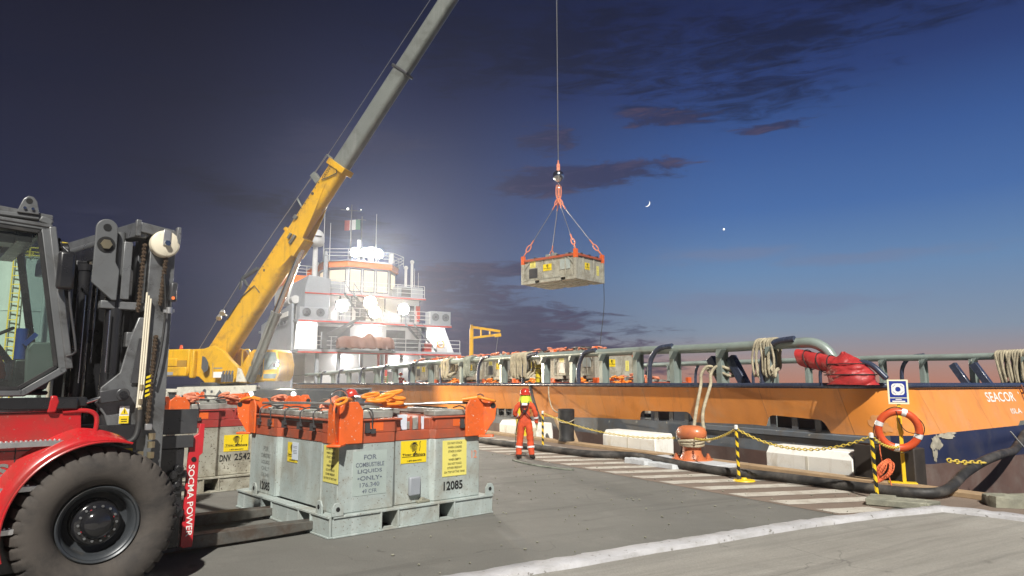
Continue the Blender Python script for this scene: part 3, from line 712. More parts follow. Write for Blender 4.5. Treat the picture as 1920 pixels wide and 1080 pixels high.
# lifebuoy stand
nrm = Vector((-.38, -.925, 0)).normalized(); ang = math.atan2(nrm.y, nrm.x) + PI / 2   # local -Y faces the viewer
t = thing('lifebuoy_stand', 'yellow lifebuoy stand with a blue and white sign on top', 'lifebuoy stand', (7.16, 12.82, .09), ang)
b = MB(); b.b2((-.03, -.03, .02), (.03, .03, 1.50)); b.b2((-.06, -.03, .95), (.0, -.10, 1.20)); b.b2((-.04, -.05, .88), (.04, -.01, .95)); b.build('post', 'warnyellow', t, bevel=.005)
b = MB(); b.b2((-.26, -.10, 0), (.20, .10, .02)); b.build('base_plate', 'warnyellow', t, bevel=.004)
b = MB(); b.b2((-.17, -.052, 1.42), (.17, -.034, 1.87)); sg = b.build('sign_panel', 'signcream', t, bevel=.004)
yb = -.0545
b = MB(); b.b2((-.14, yb, 1.545), (.14, yb + .002, 1.845)); b.b2((-.14, yb, 1.455), (.14, yb + .002, 1.53)); b.build('blue_field', 'signblue', sg)
b = MB()
b.lathe([(.045, 0), (.108, 0), (.108, .002), (.045, .002)], (0, yb - .0015, 1.695), -Y, 32)
pts_o = [((.115 + .012 * math.cos(4 * a + PI)) * math.cos(a), (.115 + .012 * math.cos(4 * a + PI)) * math.sin(a)) for a in [2 * PI * i / 48 for i in range(48)]]
b.add([(x, yb - .004, 1.695 + z) for x, z in pts_o] + [(x * .42, yb - .004, 1.695 + z * .42) for x, z in pts_o], [(i, (i + 1) % 48, 48 + (i + 1) % 48, 48 + i) for i in range(48)])
b.b2((-.105, yb - .003, 1.463), (.105, yb - .001, 1.485)); b.b2((-.05, yb - .003, 1.50), (.05, yb - .001, 1.515))
b.build('lifebuoy_symbol', 'whitepaint', sg, smooth=0)
b = MB()
for k in range(4):
    a = PI / 4 + k * PI / 2; c = Vector((.088 * math.cos(a), yb - .006, 1.695 + .088 * math.sin(a)))
    d = Vector((-math.sin(a), 0, math.cos(a))); e = Vector((math.cos(a), 0, math.sin(a)))
    b.bar(c - d * .035, c + d * .035, .002, .006, up=e)
b.build('symbol_line', 'signblue', sg)
# ring
Rr, rr = .325, .068
t = thing('lifebuoy', 'orange lifebuoy with four silver reflective bands hanging on the yellow stand', 'lifebuoy', (7.0, 12.60, 1.06), ang)
tilt = R(9)
def ringp(a, rad): return Vector((rad * math.cos(a), -.0 + math.sin(tilt) * rad * math.sin(a) * -0.6, rad * math.sin(a)))
b = MB(); b.tube([ringp(2 * PI * i / 56, Rr) for i in range(56)], rr, 16, closed=True); b.build('ring', 'lifeor', t, smooth=60)
for a0 in (72, 160, 262, 342):
    b = MB(); b.tube([ringp(R(a0 - 7 + 14 * i / 5), Rr) for i in range(6)], rr + .004, 16, caps=False); b.build('reflective_band', 'reflect', t, smooth=60)
b = MB(); pts = []
for i in range(60):
    a = 2 * PI * i / 60; pts.append(ringp(a, Rr + rr * (.9 + .35 * math.sin(4 * a + 1)) ) + Vector((0, -.02, 0)))
b.tube(pts, .008, 6, closed=True); b.tube(bez([ringp(R(95), Rr + .02) + Vector((0, -.07, 0)), Vector((.02, -.09, .12)), Vector((.12, -.09, -.02)), ringp(R(-12), Rr) + Vector((0, -.075, 0))]), .007, 6)
b.build('grab_line', 'blackcord', t, smooth=60)
# throw rope hank
t = thing('throw_rope', 'hank of orange throwing rope hanging left of the lifebuoy stand', 'rope', (6.58, 12.45, 0), ang)
b = MB(); r = random.Random(5)
for k in range(9):
    o = Vector((r.uniform(-.05, .05), r.uniform(-.05, .05), r.uniform(-.03, .03))); w = r.uniform(.09, .14); h = r.uniform(.10, .15)
    b.tube([Vector((w * math.cos(a) + .15 * h * math.sin(a), .03 * math.sin(2 * a), .36 + h * math.sin(a) + .09 * math.cos(a))) + o for a in [2 * PI * i / 20 for i in range(20)]], .014, 6, closed=True)
b.build('hank', 'ropeor', t, smooth=60)
b = MB(); b.tube(bez([(-.02, 0, .92), (-.02, -.02, .7), (0, -.03, .50)]), .010, 6); b.tube(bez([(-.05, -.03, .30), (-.10, -.05, .2), (-.12, -.04, .13), (-.06, -.05, .18)]), .011, 6); b.tube(bez([(.08, -.03, .35), (.10, -.05, .2), (.13, -.04, .06)]), .011, 6)
b.build('hanging_end', 'ropeor', t, smooth=60)
# ================================================================== SUPPLY VESSEL
ship = thing('supply_vessel', 'orange and navy supply vessel moored along the quay with white wheelhouse and lit floodlights', 'ship', Q0, QANG)
CAPZ = 1.84
def lerp_tab(tab, x):
    if x <= tab[0][0]: return tab[0][1]
    for (a, p), (c, q) in zip(tab, tab[1:]):
        if x <= c: return p + (q - p) * (x - a) / (c - a)
    return tab[-1][1]
ZB = [(0, .80), (2.3, .78), (4.6, .87), (8, .80), (11, .76), (16, .61), (24, .46), (34, .50), (80, .55)]
def off(s, n, os_, on, z, out=0.0):
    d = min(max(CAPZ - z, 0), 1.1)
    return S(s + os_ * (.30 * d + out), n - on * .20 * d + on * out, z)
NF = 15.4
def outline():
    """(s, n, outward s, outward n, tag) from the bow down the quay side, round the stern, back to the bow"""
    o = []
    for i in range(9): 
        a = i / 9; o.append((74 - 12 * a ** 1.6, 8.8 - 6.6 * a ** .55, .2, -.98, 'side'))
    s = 62.0
    while s > 2.0: o.append((s, 2.2, 0, -1, 'side')); s -= (.06 if s < 20 else .12 if s < 38 else .5)
    for i in range(13):
        a = PI / 2 * i / 12; o.append((2.0 - math.sin(a), 3.2 - math.cos(a), -math.sin(a), -math.cos(a), 'side' if i < 5 else 'stern'))
    for i in range(1, 60): o.append((1.0, 3.2 + (NF - 1 - 3.2) * i / 60, -1, 0, 'stern'))
    for i in range(13):
        a = PI / 2 * i / 12; o.append((2.0 - math.cos(a), NF - 1 + math.sin(a), -math.cos(a), math.sin(a), 'far'))
    for i in range(1, 31): o.append((2.0 + 60 * i / 30, NF, 0, 1, 'far'))
    for i in range(1, 9): 
        a = 1 - i / 9; o.append((74 - 12 * a ** 1.6, 8.8 + (NF - 8.8) * a ** .55, .2, .98, 'far'))
    o.append(o[0]); return o
OUT = outline()
SLOTS = [(2.5, 4.15), (6.65, 8.85), (16.3, 18.9), (22.6, 27.0), (30.8, 35.9)]
def zb(p):
    s, n, os_, on, tg = p
    if tg == 'stern' : return lerp_tab([(2.2, .80), (3.2, .84), (9, .95), (16, .95)], n)
    return lerp_tab(ZB, s)
def zl(p):
    z = zb(p)
    if p[4] == 'side':
        for a, c in SLOTS:
            if a < p[0] < c:
                e = min(p[0] - a, c - p[0], .22) / .22; z += .26 * math.sqrt(max(0, 1 - (1 - e) ** 2)) + .02
    if p[4] == 'stern' and 7.0 < p[1] < 8.4: z += .10
    return z
def band(name, lo, hi, mats, rows=4, keep=None, out=0.0):
    b = MB(); cols = [[off(*p[:4], lo(p) + (hi(p) - lo(p)) * j / rows, out) for j in range(rows + 1)] for p in OUT]
    for i in range(len(OUT) - 1):
        if keep and OUT[i][4] not in keep: continue
        o = len(b.v)
        b.add(cols[i] + cols[i + 1], [(j, rows + 1 + j, rows + 2 + j, j + 1) for j in range(rows)])
    ob = b.build(name, mats, ship, smooth=0)
    me = ob.data; bm = bmesh.new(); bm.from_mesh(me); bmesh.ops.remove_doubles(bm, verts=bm.verts, dist=1e-4); bm.to_mesh(me); bm.free()
    me.polygons.foreach_set('use_smooth', [True] * len(me.polygons)); me.set_sharp_from_angle(angle=R(35))
    return ob
band('bulwark', zl, lambda p: CAPZ, 'hull', 5)
band('lower_hull', lambda p: .25, zb, 'slate', 3, ('side',))
band('lower_hull', lambda p: .25, zb, 'navy', 3, ('stern', 'far'))
band('bottom_paint', lambda p: -2.9, lambda p: .25, 'antifoul', 3)
# deck and dark inside of the bulwark
b = MB(); pts = [off(*p[:4], .74, -.06) for p in OUT[:-1]]; b.add(pts, [tuple(reversed(range(len(pts))))]); b.build('main_deck', 'deck', ship, smooth=0)
for a, c in SLOTS:
    b = MB(); zz = lerp_tab(ZB, (a + c) / 2)
    b.b2(S(a - .2, 3.0, zz - .2), S(c + .2, 3.04, zz + .55))
    k = a + .3
    while k < c: b.bar(S(k, 2.46, zz - .02), S(k, 2.46, zz + .32), .03, .16, up=(1, 0, 0)); k += .62
    b.b2(S(a - .1, 2.42, zz - .06), S(c + .1, 3.0, zz - .01))
    b.build('freeing_port_frame', 'shipdark', ship)
# cap rail (navy pipe)
b = MB(); b.tube([off(*p[:4], CAPZ, .02) for p in OUT[:-1:2]] , .066, 10, closed=True); b.build('cap_rail', 'railnavy', ship, smooth=60)
# rubbing strake near the stern corner, draught mark, paint wear
b = MB(); b.bar(S(1.2, 2.40, .69), S(6.2, 2.40, .72), .10, .14); b.build('rubbing_strake', 'slate', ship, bevel=.02)
b = MB(); b.text('16', S(7.22, 2.405, .40), -X, Z, .26, .17, bold=.01); b.build('draught_mark', 'whitepaint', ship, smooth=0)
def blob(cs, cz, rs, rz, seed, fn, n=40, rough=.25):
    r = random.Random(seed); ph = [r.uniform(0, 6.28) for _ in range(5)]; v = []
    for i in range(n):
        a = 2 * PI * i / n; k = 1 + rough * (math.sin(2 * a + ph[0]) + .7 * math.sin(3 * a + ph[1]) + .5 * math.sin(5 * a + ph[2]) + .4 * math.sin(9 * a + ph[3]) + .3 * math.sin(14 * a + ph[4])) / 2
        v.append(fn(cs + rs * k * math.cos(a), cz + rz * k * math.sin(a)))
    return [fn(cs, cz)] + v, [(0, 1 + i, 1 + (i + 1) % n) for i in range(n)]
tr = lambda o=.006: (lambda n, z: off(1.0, n, -1, 0, z, o))
def cornerfn(a, z): return off(2.0 - math.sin(a), 3.2 - math.cos(a), -math.sin(a), -math.cos(a), z, .006)
b = MB(); b.add(*blob(3.30, .66, .17, .17, 3, tr(), rough=.45)); b.add(*blob(3.75, .80, .42, .05, 6, tr(), rough=.5)); b.add(*blob(3.22, .42, .07, .15, 8, tr(), rough=.5))
b.build('paint_chip', 'chip', ship, smooth=0)
b = MB(); b.add(*blob(.55, 1.05, .16, .17, 12, cornerfn, rough=.4)); b.build('faded_patch', 'hullpatch', ship, smooth=0)
b = MB(); 
b.text('SEACOR', tr(.006)(6.66, 1.575), -Y, Vector((.30, 0, 1)), 1.34, .235, bold=.012)
b.text('V', tr(.006)(8.36, 1.575), -Y, Vector((.30, 0, 1)), .26, .235, bold=.012); b.text("'", tr(.006)(7.58, 1.66), -Y, Vector((.30, 0, 1)), .04, .05, bold=.01)
b.text('ISLA', tr(.006)(7.12, 1.24), -Y, Vector((.30, 0, 1)), .50, .125, bold=.01); b.text('DEL', tr(.006)(7.86, 1.24), -Y, Vector((.30, 0, 1)), .42, .125, bold=.01)
b.v = [Vector((v.x, v.y, v.z)) for v in b.v]
b.build('ship_name', 'whitepaint', ship, smooth=0)
# rusty ladder on the transom
b = MB()
mat_rust = mat('rusty_steel', (.20, .075, .045), .8, var=.3, vscale=8)
for n_ in (7.72, 8.06): b.tube([tr(.08)(n_, z) for z in (1.86, 1.5, 1.1, .7)], .022, 6)
for z in (1.72, 1.42, 1.12, .84): b.tube([tr(.08)(7.72, z), tr(.08)(8.06, z)], .02, 6)
b.build('stern_ladder', mat_rust, ship, smooth=60)

# ---- crash rails: pipe, uprights, navy bends
PZ = [(2, 2.84), (5.8, 2.83), (8.5, 2.88), (11, 2.89), (19, 2.93), (25, 2.90), (33, 2.76), (45, 2.6), (60, 2.5)]
def rail_side(n, dirn):
    b = MB(); pts = []
    s = 58
    while s > 3.0: pts.append(S(s, n, lerp_tab(PZ, s))); s -= 1.5
    z0 = lerp_tab(PZ, 3.0)
    for i in range(8):
        a = PI / 2 * i / 7; pts.append(S(2.95 - .62 * math.sin(a), n + dirn * .12 * math.sin(a), z0 - .62 * (1 - math.cos(a))))
    pts.append(S(2.33, n + dirn * .12, .76))
    b.tube(pts, .125, 14); b.build('rail_pipe', 'rail', ship, smooth=60)
    for s in [46, 42.3, 38.5, 35.6, 32.8, 29.7, 27.2, 24.7, 21.05, 17.3, 14.1, 12.3, 10.6, 8.9, 7.3, 5.54, 4.0]:
        b = MB(); z1 = lerp_tab(PZ, s) - .08
        b.b2(S(s - .015, n - .13, CAPZ), S(s + .015, n + .13, z1)); b.b2(S(s - .09, n - .145, CAPZ), S(s + .09, n - .125, z1)); b.b2(S(s - .09, n + .125, CAPZ), S(s + .09, n + .145, z1))
        b.prism([(0, 0), (.16, 0), (0, -.22)], S(s - .09, n - .10, z1 + .02), -X, Z, .2)
        b.build('rail_upright', 'rail', ship, bevel=.006)
    for s in [45.0, 40.5, 35.6, 31.5, 27.25, 23.2, 19.3, 15.5, 11.85, 8.25, 4.15]:
        b = MB(); z1 = lerp_tab(PZ, s - .9) + .12
        h = z1 - CAPZ
        b.tube(bez([S(s, n - dirn * .14, CAPZ - .02), S(s - .02, n - dirn * .15, CAPZ + .45 * h), S(s - .16, n - dirn * .15, CAPZ + .74 * h), S(s - .44, n - dirn * .14, CAPZ + .93 * h), S(s - .95, n - dirn * .10, z1 - .02)], 5), .075, 10)
        b.build('rail_bend', 'railnavy', ship, smooth=60)
rail_side(2.42, 1); rail_side(NF - .25, -1)
# leaning fairlead posts
for n_, sgn in ((2.62, 1), (NF - .5, -1)):
    for s0 in (6.12, 5.42):
        b = MB(); b.bar(S(s0, n_, 2.58), S(s0 - .62, n_, 1.55), .24, .20, up=(0, 1, 0)); b.build('fairlead_post', ['railnavy'], ship, bevel=.015)

# ---- superstructure (aft face near s = 49)
F = 49.0
def blk(name, s0, s1, n0, n1, z0, z1, mats='shipwhite', bevel=.03, parent=None):
    b = MB(); b.b2(S(s0, n0, z0), S(s1, n1, z1)); return b.build(name, mats, parent or ship, bevel=bevel)
blk('deckhouse', F + 1.4, 66, 2.3, NF - .3, .74, 4.35)
blk('boat_deck', F - .6, 66, 1.2, 15.7, 4.36, 4.62, 'shipgrey')
blk('upper_house', F + 2.0, 65, 3.0, 12.9, 4.62, 6.92)
blk('upper_deck', F - .2, 66, 1.25, 14.9, 6.93, 7.12, 'shipgrey')
blk('accommodation', F + 1.2, 64, 3.9, 12.3, 7.12, 9.30)
blk('bridge_deck', F + .2, 64, 3.4, 12.5, 9.31, 9.46, 'shipgrey')
for nm, s0, s1, n0, n1, z0, z1 in (('red_trim', F - .64, F - .605, 1.2, 15.7, 4.30, 4.42), ('red_trim', F - .24, F - .205, 1.25, 14.9, 6.86, 6.98), ('red_trim', F + .16, F + .195, 3.4, 12.5, 9.26, 9.36)):
    blk(nm, s0, s1, n0, n1, z0, z1, 'shipred', .0)
# funnel casing to port with exhaust pipe
b = MB(); b.prism([(1.75, 7.13), (3.75, 7.13), (3.85, 9.25), (3.85, 10.55), (2.05, 10.75), (1.75, 9.6)], S(F + .1, 0, 0), -Y, Z, -5.5); b.build('funnel_casing', 'shipgrey', ship, bevel=.04)
blk('red_trim', F + .05, F + .095, 1.75, 3.85, 9.2, 9.3, 'shipred', 0)
b = MB(); b.cyl(S(F + 1.5, 3.75, 10.4), S(F + 1.5, 3.75, 12.7), .2, n=14); b.cyl(S(F + 1.5, 3.75, 12.7), S(F + 1.7, 3.75, 13.1), .18, .15, n=14); b.build('exhaust_pipe', 'shipgrey', ship)
b = MB(); b.cyl(S(F + 1.2, 2.75, 10.6), S(F + 1.2, 2.75, 13.4), .24, .2, n=14); dm = b.build('dome_mast', 'shipwhite', ship)
b = MB(); b.lathe([(0, 0), (.52, .02), (.66, .14), (.72, .42), (.70, .85), (.56, 1.2), (.32, 1.4), (0, 1.46)], S(F + 1.2, 2.75, 13.4), Z, 24); dome = b.build('radar_dome', 'shipwhite', ship, smooth=60)
b = MB(); b.bar(S(F + .47, 2.45, 14.15), S(F + .47, 3.05, 14.15), .02, .10); b.build('dome_lettering', 'ink', dome)
# sloped wing walls each side
b = MB(); b.prism([(12.9, 4.63), (15.7, 4.63), (14.7, 6.92), (12.9, 6.92)], S(F + .9, 0, 0), -Y, Z, -.25); b.build('wing_wall', 'shipwhite', ship, bevel=.02)
b = MB(); b.prism([(1.25, 4.63), (3.1, 4.63), (3.1, 6.92), (1.4, 6.92)], S(F + .9, 0, 0), -Y, Z, -.25); b.build('wing_wall', 'shipwhite', ship, bevel=.02)
b = MB(); b.prism([(50.2, .9), (64, .9), (64, 7.6), (51.2, 8.5), (50.9, 8.5)], S(0, 1.15, 0), X, Z, .2); pl = b.build('side_plating', 'shipgrey', ship, bevel=.02)
b = MB()
for i in range(3): b.b2(S(52.0 + i * 1.6, 1.04, 6.9), S(52.9 + i * 1.6, 1.0, 7.15))
b.b2(S(52.5, 1.04, 3.6), S(53.0, 1.0, 4.0)); b.build('side_port', 'shipdark', pl)
b = MB(); b.b2(S(51.6, 1.04, 7.5), S(54.6, 1.0, 7.9)); b.build('name_board', 'whitepaint', pl)
# air handling units with round fans
for n0, n1, z0, z1 in ((1.35, 3.6, 7.13, 8.05), (12.85, 14.85, 7.13, 8.3)):
    u = blk('fan_unit', F - .1, F + 1.1, n0, n1, z0, z1, 'shipgrey', .03)
    for k in (.25, .75):
        b = MB(); c = S(F - .1, n0 + (n1 - n0) * k, (z0 + z1) / 2 + .05); b.cyl(c, c - X * .03, .36, n=20); b.build('fan', 'shipdark', u)
        b = MB()
        for a in range(3): b.tube([c - X * .05 + Vector((0, (.14 + .1 * a) * math.cos(q), (.14 + .1 * a) * math.sin(q))) for q in [2 * PI * i / 16 for i in range(16)]], .014, 4, closed=True)
        b.build('fan_guard', 'shipgrey', u)
# wheelhouse: octagonal plan with a lit window band
wp = [(F + 1.0, 5.6), (F + 1.0, 9.3), (F + 2.6, 10.5), (F + 8, 10.5), (F + 8, 4.0), (F + 2.6, 4.0)]
def ring_wall(name, z0, z1, mats, grow=0, depth=True):
    b = MB(); cs = sum(p[0] for p in wp) / 6; cn = sum(p[1] for p in wp) / 6
    P_ = [S(cs + (p[0] - cs) * (1 + grow), cn + (p[1] - cn) * (1 + grow), 0) for p in wp]; k = len(P_)
    b.add([p + Z * z0 for p in P_] + [p + Z * z1 for p in P_], [(i, (i + 1) % k, k + (i + 1) % k, k + i) for i in range(k)] + [tuple(range(k)), tuple(range(k, 2 * k))])
    return b.build(name, mats, ship, bevel=.03)
wh = ring_wall('wheelhouse', 9.46, 11.85, 'shipwhite')
ring_wall('wheelhouse_band', 11.86, 12.36, 'shiporange', .07)
ring_wall('wheelhouse_roof', 12.37, 12.45, 'shipgrey', .09)
def wnd(p, q, t0, t1, z0, z1, lit=True):
    a, c = S(*p, 0), S(*q, 0); d = (c - a).normalized(); nn = Vector((d.y, -d.x, 0)); nn = nn if nn.dot(a - S(F + 4, 7.2, 0)) > 0 else -nn
    p0, p1 = a.lerp(c, t0), a.lerp(c, t1); ow = nn * .03
    b = MB(); th = .05
    b.bar(p0 + ow + Z * z0, p1 + ow + Z * z0, th, .06); b.bar(p0 + ow + Z * z1, p1 + ow + Z * z1, th, .06); b.bar(p0 + ow + Z * z0, p0 + ow + Z * z1, .06, .05); b.bar(p1 + ow + Z * z0, p1 + ow + Z * z1, .06, .05)
    f = b.build('window', 'shipdark', wh)
    b = MB(); o2 = nn * .012; b.quad(p0 + o2 + Z * z0, p1 + o2 + Z * z0, p1 + o2 + Z * z1, p0 + o2 + Z * z1); b.build('pane', 'window' if lit else 'clearglass', f)
wnd(wp[0], wp[1], .03, .30, 9.75, 11.7); wnd(wp[0], wp[1], .36, .62, 9.75, 11.7); wnd(wp[0], wp[1], .68, .96, 9.75, 11.7)
wnd(wp[5], wp[0], .12, .88, 10.55, 11.65); wnd(wp[1], wp[2], .12, .85, 10.2, 11.6); wnd(wp[4], wp[5], .70, .95, 10.5, 11.6)
# after bridge block with orange band, seen past the funnel
blk('after_block', 56, 62, 1.9, 5.0, 9.4, 11.0); blk('after_band', 55.9, 62.1, 1.8, 5.1, 11.0, 11.7, 'shiporange')
def railing(name, path, z, h=1.05, rows=3, step=1.2, mats='shipwhite', r=.028, parent=None):
    b = MB()
    for j in range(rows): b.tube([S(p[0], p[1], z + h * (j + 1) / rows) for p in path], r, 5)
    for i in range(len(path) - 1):
        a, c = Vector(path[i]), Vector(path[i + 1]); k = max(1, int((c - a).length / step))
        for q in range(k + 1):
            p = a.lerp(c, q / k); b.cyl(S(p[0], p[1], z), S(p[0], p[1], z + h), r, n=5)
    return b.build(name, mats, parent or ship, smooth=50)
railing('railing', [(F - .5, 1.3), (F - .5, 15.6)], 4.62); railing('railing', [(F - .1, 3.8), (F - .1, 12.8)], 7.12); railing('railing', [(F + .3, 3.5), (F + .3, 12.4)], 9.46)
railing('railing', [(F + 1.6, 3.6), (F + .6, 5.4), (F + .6, 9.5), (F + 2.0, 11.0), (F + 8, 11.0)], 12.45, .9, 3); railing('railing', [(55.9, 1.8), (55.9, 5.1)], 11.7, .9, 3)
railing('railing', [(F + .9, 1.3), (F + 5, 1.3)], 7.12)
# stairs
def stairs(a, c, w):
    b = MB(); a, c = Vector(a), Vector(c)
    for k in (0, w): b.bar(a - Y * k, c - Y * k, .05, .18, up=(0, 1, 0))
    for i in range(1, 10): p = a.lerp(c, i / 10); b.bar(p, p - Y * w, .2, .03)
    for k in (0, w):
        b.tube([a - Y * k + Z * .9, c - Y * k + Z * .9], .025, 5)
        for i in (0, 5, 10): p = a.lerp(c, i / 10); b.cyl(p - Y * k, p - Y * k + Z * .9, .02, n=5)
    b.build('stair', 'shipdark', ship)
stairs(S(F - .35, 10.4, 7.0), S(F - .35, 12.6, 4.65), .8); stairs(S(F + .0, 5.0, 9.4), S(F - .05, 6.7, 7.15), .8)
# doors, dark openings and wall details
for n0, n1, z0, z1, s_ in ((6.4, 7.3, 7.2, 8.9, F + 1.19), (11.0, 11.8, 7.3, 8.8, F + 1.19), (9.5, 11.3, 4.65, 6.6, F + 1.99), (3.4, 6.2, 4.65, 6.7, F + 1.99)):
    blk('wall_opening', s_ - .02, s_ + .02, n0, n1, z0, z1, 'shipdark', 0)
for n_ in (2.9, 4.7, 6.6, 8.4, 10.2, 12.1, 13.9):
    blk('deck_pillar', F - .2, F + .1, n_ - .14, n_ + .14, .74, 4.36, 'shipgrey', .02)
for n_ in (8.0, 8.7): blk('red_pillar', F - .5, F - .3, n_ - .09, n_ + .09, .74, 4.3, 'shipred', .01)
for n_ in (4.0, 9.2, 12.9): blk('white_locker', F + .6, F + 1.38, n_ - .5, n_ + .5, .74, 2.9, 'shipwhite', .03)
blk('dark_locker', F - .4, F + .4, 9.5, 11.6, 4.62, 5.7, 'shipdark', .03); blk('red_locker', F - .4, F + .2, 12.2, 12.9, 4.62, 5.4, 'shipred', .03)
blk('vent_box', F + 1.0, F + 1.19, 11.95, 12.3, 7.4, 8.8, 'shipred', .01)
# aerials, signal mast and flag
for n_, z0, z1, s_ in ((3.9, 12.45, 17.9, F + 3), (4.45, 12.45, 16.0, F + 3), (2.6, 11.7, 15.2, 57), (9.0, 12.45, 17.6, F + 4), (12.1, 9.46, 12.4, F + 2), (12.9, 7.1, 12.2, F + 3), (2.0, 11.7, 14.0, 57)):
    b = MB(); b.cyl(S(s_, n_, z0), S(s_, n_, z1), .045, .02, n=6); b.build('whip_aerial', 'shipwhite', ship)
b = MB(); b.cyl(S(F + 4, 6.6, 12.45), S(F + 4, 6.6, 18.2), .09, .05, n=8); b.bar(S(F + 4, 5.6, 17.6), S(F + 4, 7.5, 17.7), .06, .06); b.cyl(S(F + 4, 7.6, 12.45), S(F + 4, 7.6, 17.2), .05, n=6); b.bar(S(F + 4, 7.2, 16.9), S(F + 4, 8.0, 16.9), .05, .05)
mast = b.build('signal_mast', 'shipdark', ship)
b = MB(); b.ball(S(F + 3.9, 6.2, 17.72), .11, 8, 6); b.ball(S(F + 3.9, 7.45, 17.8), .06, 8, 6); b.build('mast_lamp', 'ledwhite', mast)
b = MB()
b.grid(lambda u, v: S(F + 4.05 + .12 * math.sin(u * 7), 6.0 + 1.5 * u, 15.7 + .95 * v + .25 * u), 15, 4)
for i in range(len(b.mi)): b.mi[i] = 0 if (i % 15) < 5 else 1 if (i % 15) < 10 else 2
b.build('flag', ['flagred', 'flagcloth', 'flaggreen'], mast, smooth=60)
b = MB(); b.cyl(S(F + 1.5, 6.6, 12.45), S(F + 1.5, 6.6, 14.4), .12, .16, n=10); b.build('roof_fitting', 'shipwhite', ship)
b = MB(); b.cyl(S(F + 2, 7.9, 12.45), S(F + 2, 7.9, 14.0), .3, n=12); b.build('roof_fitting', 'shipwhite', ship)
b = MB(); b.cyl(S(F + 2.3, 9.9, 12.45), S(F + 2.3, 9.9, 13.6), .22, n=12); b.build('roof_fitting', 'shipwhite', ship)
blk('bridge_locker', F + .6, F + 4, 9.9, 12.4, 9.47, 10.45, 'shipgrey', .04); blk('bridge_locker', F + .45, F + .6, 10.3, 11.2, 9.5, 10.3, 'shipdark', .02); blk('wing_shelter', F + .9, F + 3, 3.95, 5.2, 9.47, 10.5, 'shipgrey', .04)
for n_, z0_, h_ in ((4.3, 9.5, 2.2), (11.4, 10.45, 2.0), (12.0, 10.45, 2.6), (3.2, 10.5, 1.6)):
    b = MB(); b.cyl(S(F + 2.4, n_, z0_), S(F + 2.4, n_, z0_ + h_), .13, n=10); b.ball(S(F + 2.4, n_, z0_ + h_), .2, 10, 6); b.build('vent_post', 'shipwhite', ship)
for n_ in (5.5, 9.2, 10.9): blk('wall_locker', F + .9, F + 1.19, n_ - .35, n_ + .35, 7.2, 8.1, 'shipgrey', .02)
for n_ in (5.0, 6.0, 9.0): blk('cable_tray', F + 1.13, F + 1.19, n_ - .06, n_ + .06, 7.15, 9.3, 'shipdark', 0)
for n_, z_ in ((14.2, 5.4), (2.9, 7.9)):
    b = MB(); b.tube([S(F + .6, n_ + .32 * math.cos(a), z_ + .32 * math.sin(a)) for a in [2 * PI * i / 20 for i in range(20)]], .07, 8, closed=True); b.build('ship_lifebuoy', 'shiporange', ship, smooth=60)
# life raft canisters and side lifebuoys
for s_ in (F + 2.2, F + 3.6):
    b = MB(); b.cyl(S(s_, 1.5, 8.9), S(s_ + 1.0, 1.5, 8.9), .34, n=16); b.build('raft_canister', 'shipwhite', ship)
# floodlights: housing, lit lens, light
def flood(n_, z_, s_, warm=False, watts=6000, size=.34, cone=88, tgt=None):
    b = MB(); b.box(S(s_ + .16, n_, z_), (.24, size * 2.1, size * 1.7)); b.tube([S(s_ + .2, n_, z_ - size * .8), S(s_ + .2, n_, z_ - size * .8 - .4)], .04, 6); h = b.build('floodlight', 'shipdark', ship, bevel=.02)
    b = MB(); c = S(s_ + .035, n_, z_); b.cyl(c, c - X * .09, size * .95, size * 1.0, n=20); b.ball(c - X * .08, size, 16, 8, sc=(.3, 1, .82)); b.build('lit_lens', 'lampwarm' if warm else 'lampwhite', h)
    wp_ = W(s_ - .35, n_, z_); t_ = W(*(tgt or (s_ - 30, n_, -2)))
    spot('ship_floodlight', wp_, t_, watts, cone, (1, .78, .5) if warm else (1, .97, .92), .3)
flood(6.1, 13.15, F + .9, watts=4500, size=.42); flood(7.0, 13.2, F + .9, watts=4500, size=.42); flood(8.2, 13.2, F + .9, watts=4500, size=.42)
flood(4.9, 8.35, F + .2, watts=4500, size=.50); flood(10.4, 8.35, F + .2, watts=4500, size=.48)
flood(7.35, 8.75, F + .2, True, 4800, .55); flood(7.75, 7.95, F + .2, True, 4800, .52)
# deck lamps on the house walls
def walllamp(n_, z_, s_, w, watts, tgt):
    b = MB(); b.bar(S(s_, n_ - w / 2, z_), S(s_, n_ + w / 2, z_), .16, .12); b.build('deck_lamp', 'lampdeck', ship)
    p = W(s_ - .25, n_, z_ - .1)
    l = bpy.data.lights.new('ship_deck_lamp', 'POINT'); l.energy = watts; l.shadow_soft_size = .25; l.color = (1, .97, .92)
    o = bpy.data.objects.new('ship_deck_lamp', l); col.objects.link(o); o.location = p
walllamp(7.9, 6.5, F + 1.2, 1.6, 110, None); walllamp(13.8, 6.6, F + .3, .5, 300, None); walllamp(2.2, 6.6, F + .3, .5, 300, None)
walllamp(5.5, 4.1, F + .8, 1.2, 110, None); walllamp(10.5, 4.1, F + .8, 1.2, 110, None)

# ================================================================== things on board
def on_ship(name, label, cat, s, n, z, rz=0, group=None): return thing(name, label, cat, W(s, n, z), QANG + rz, group)
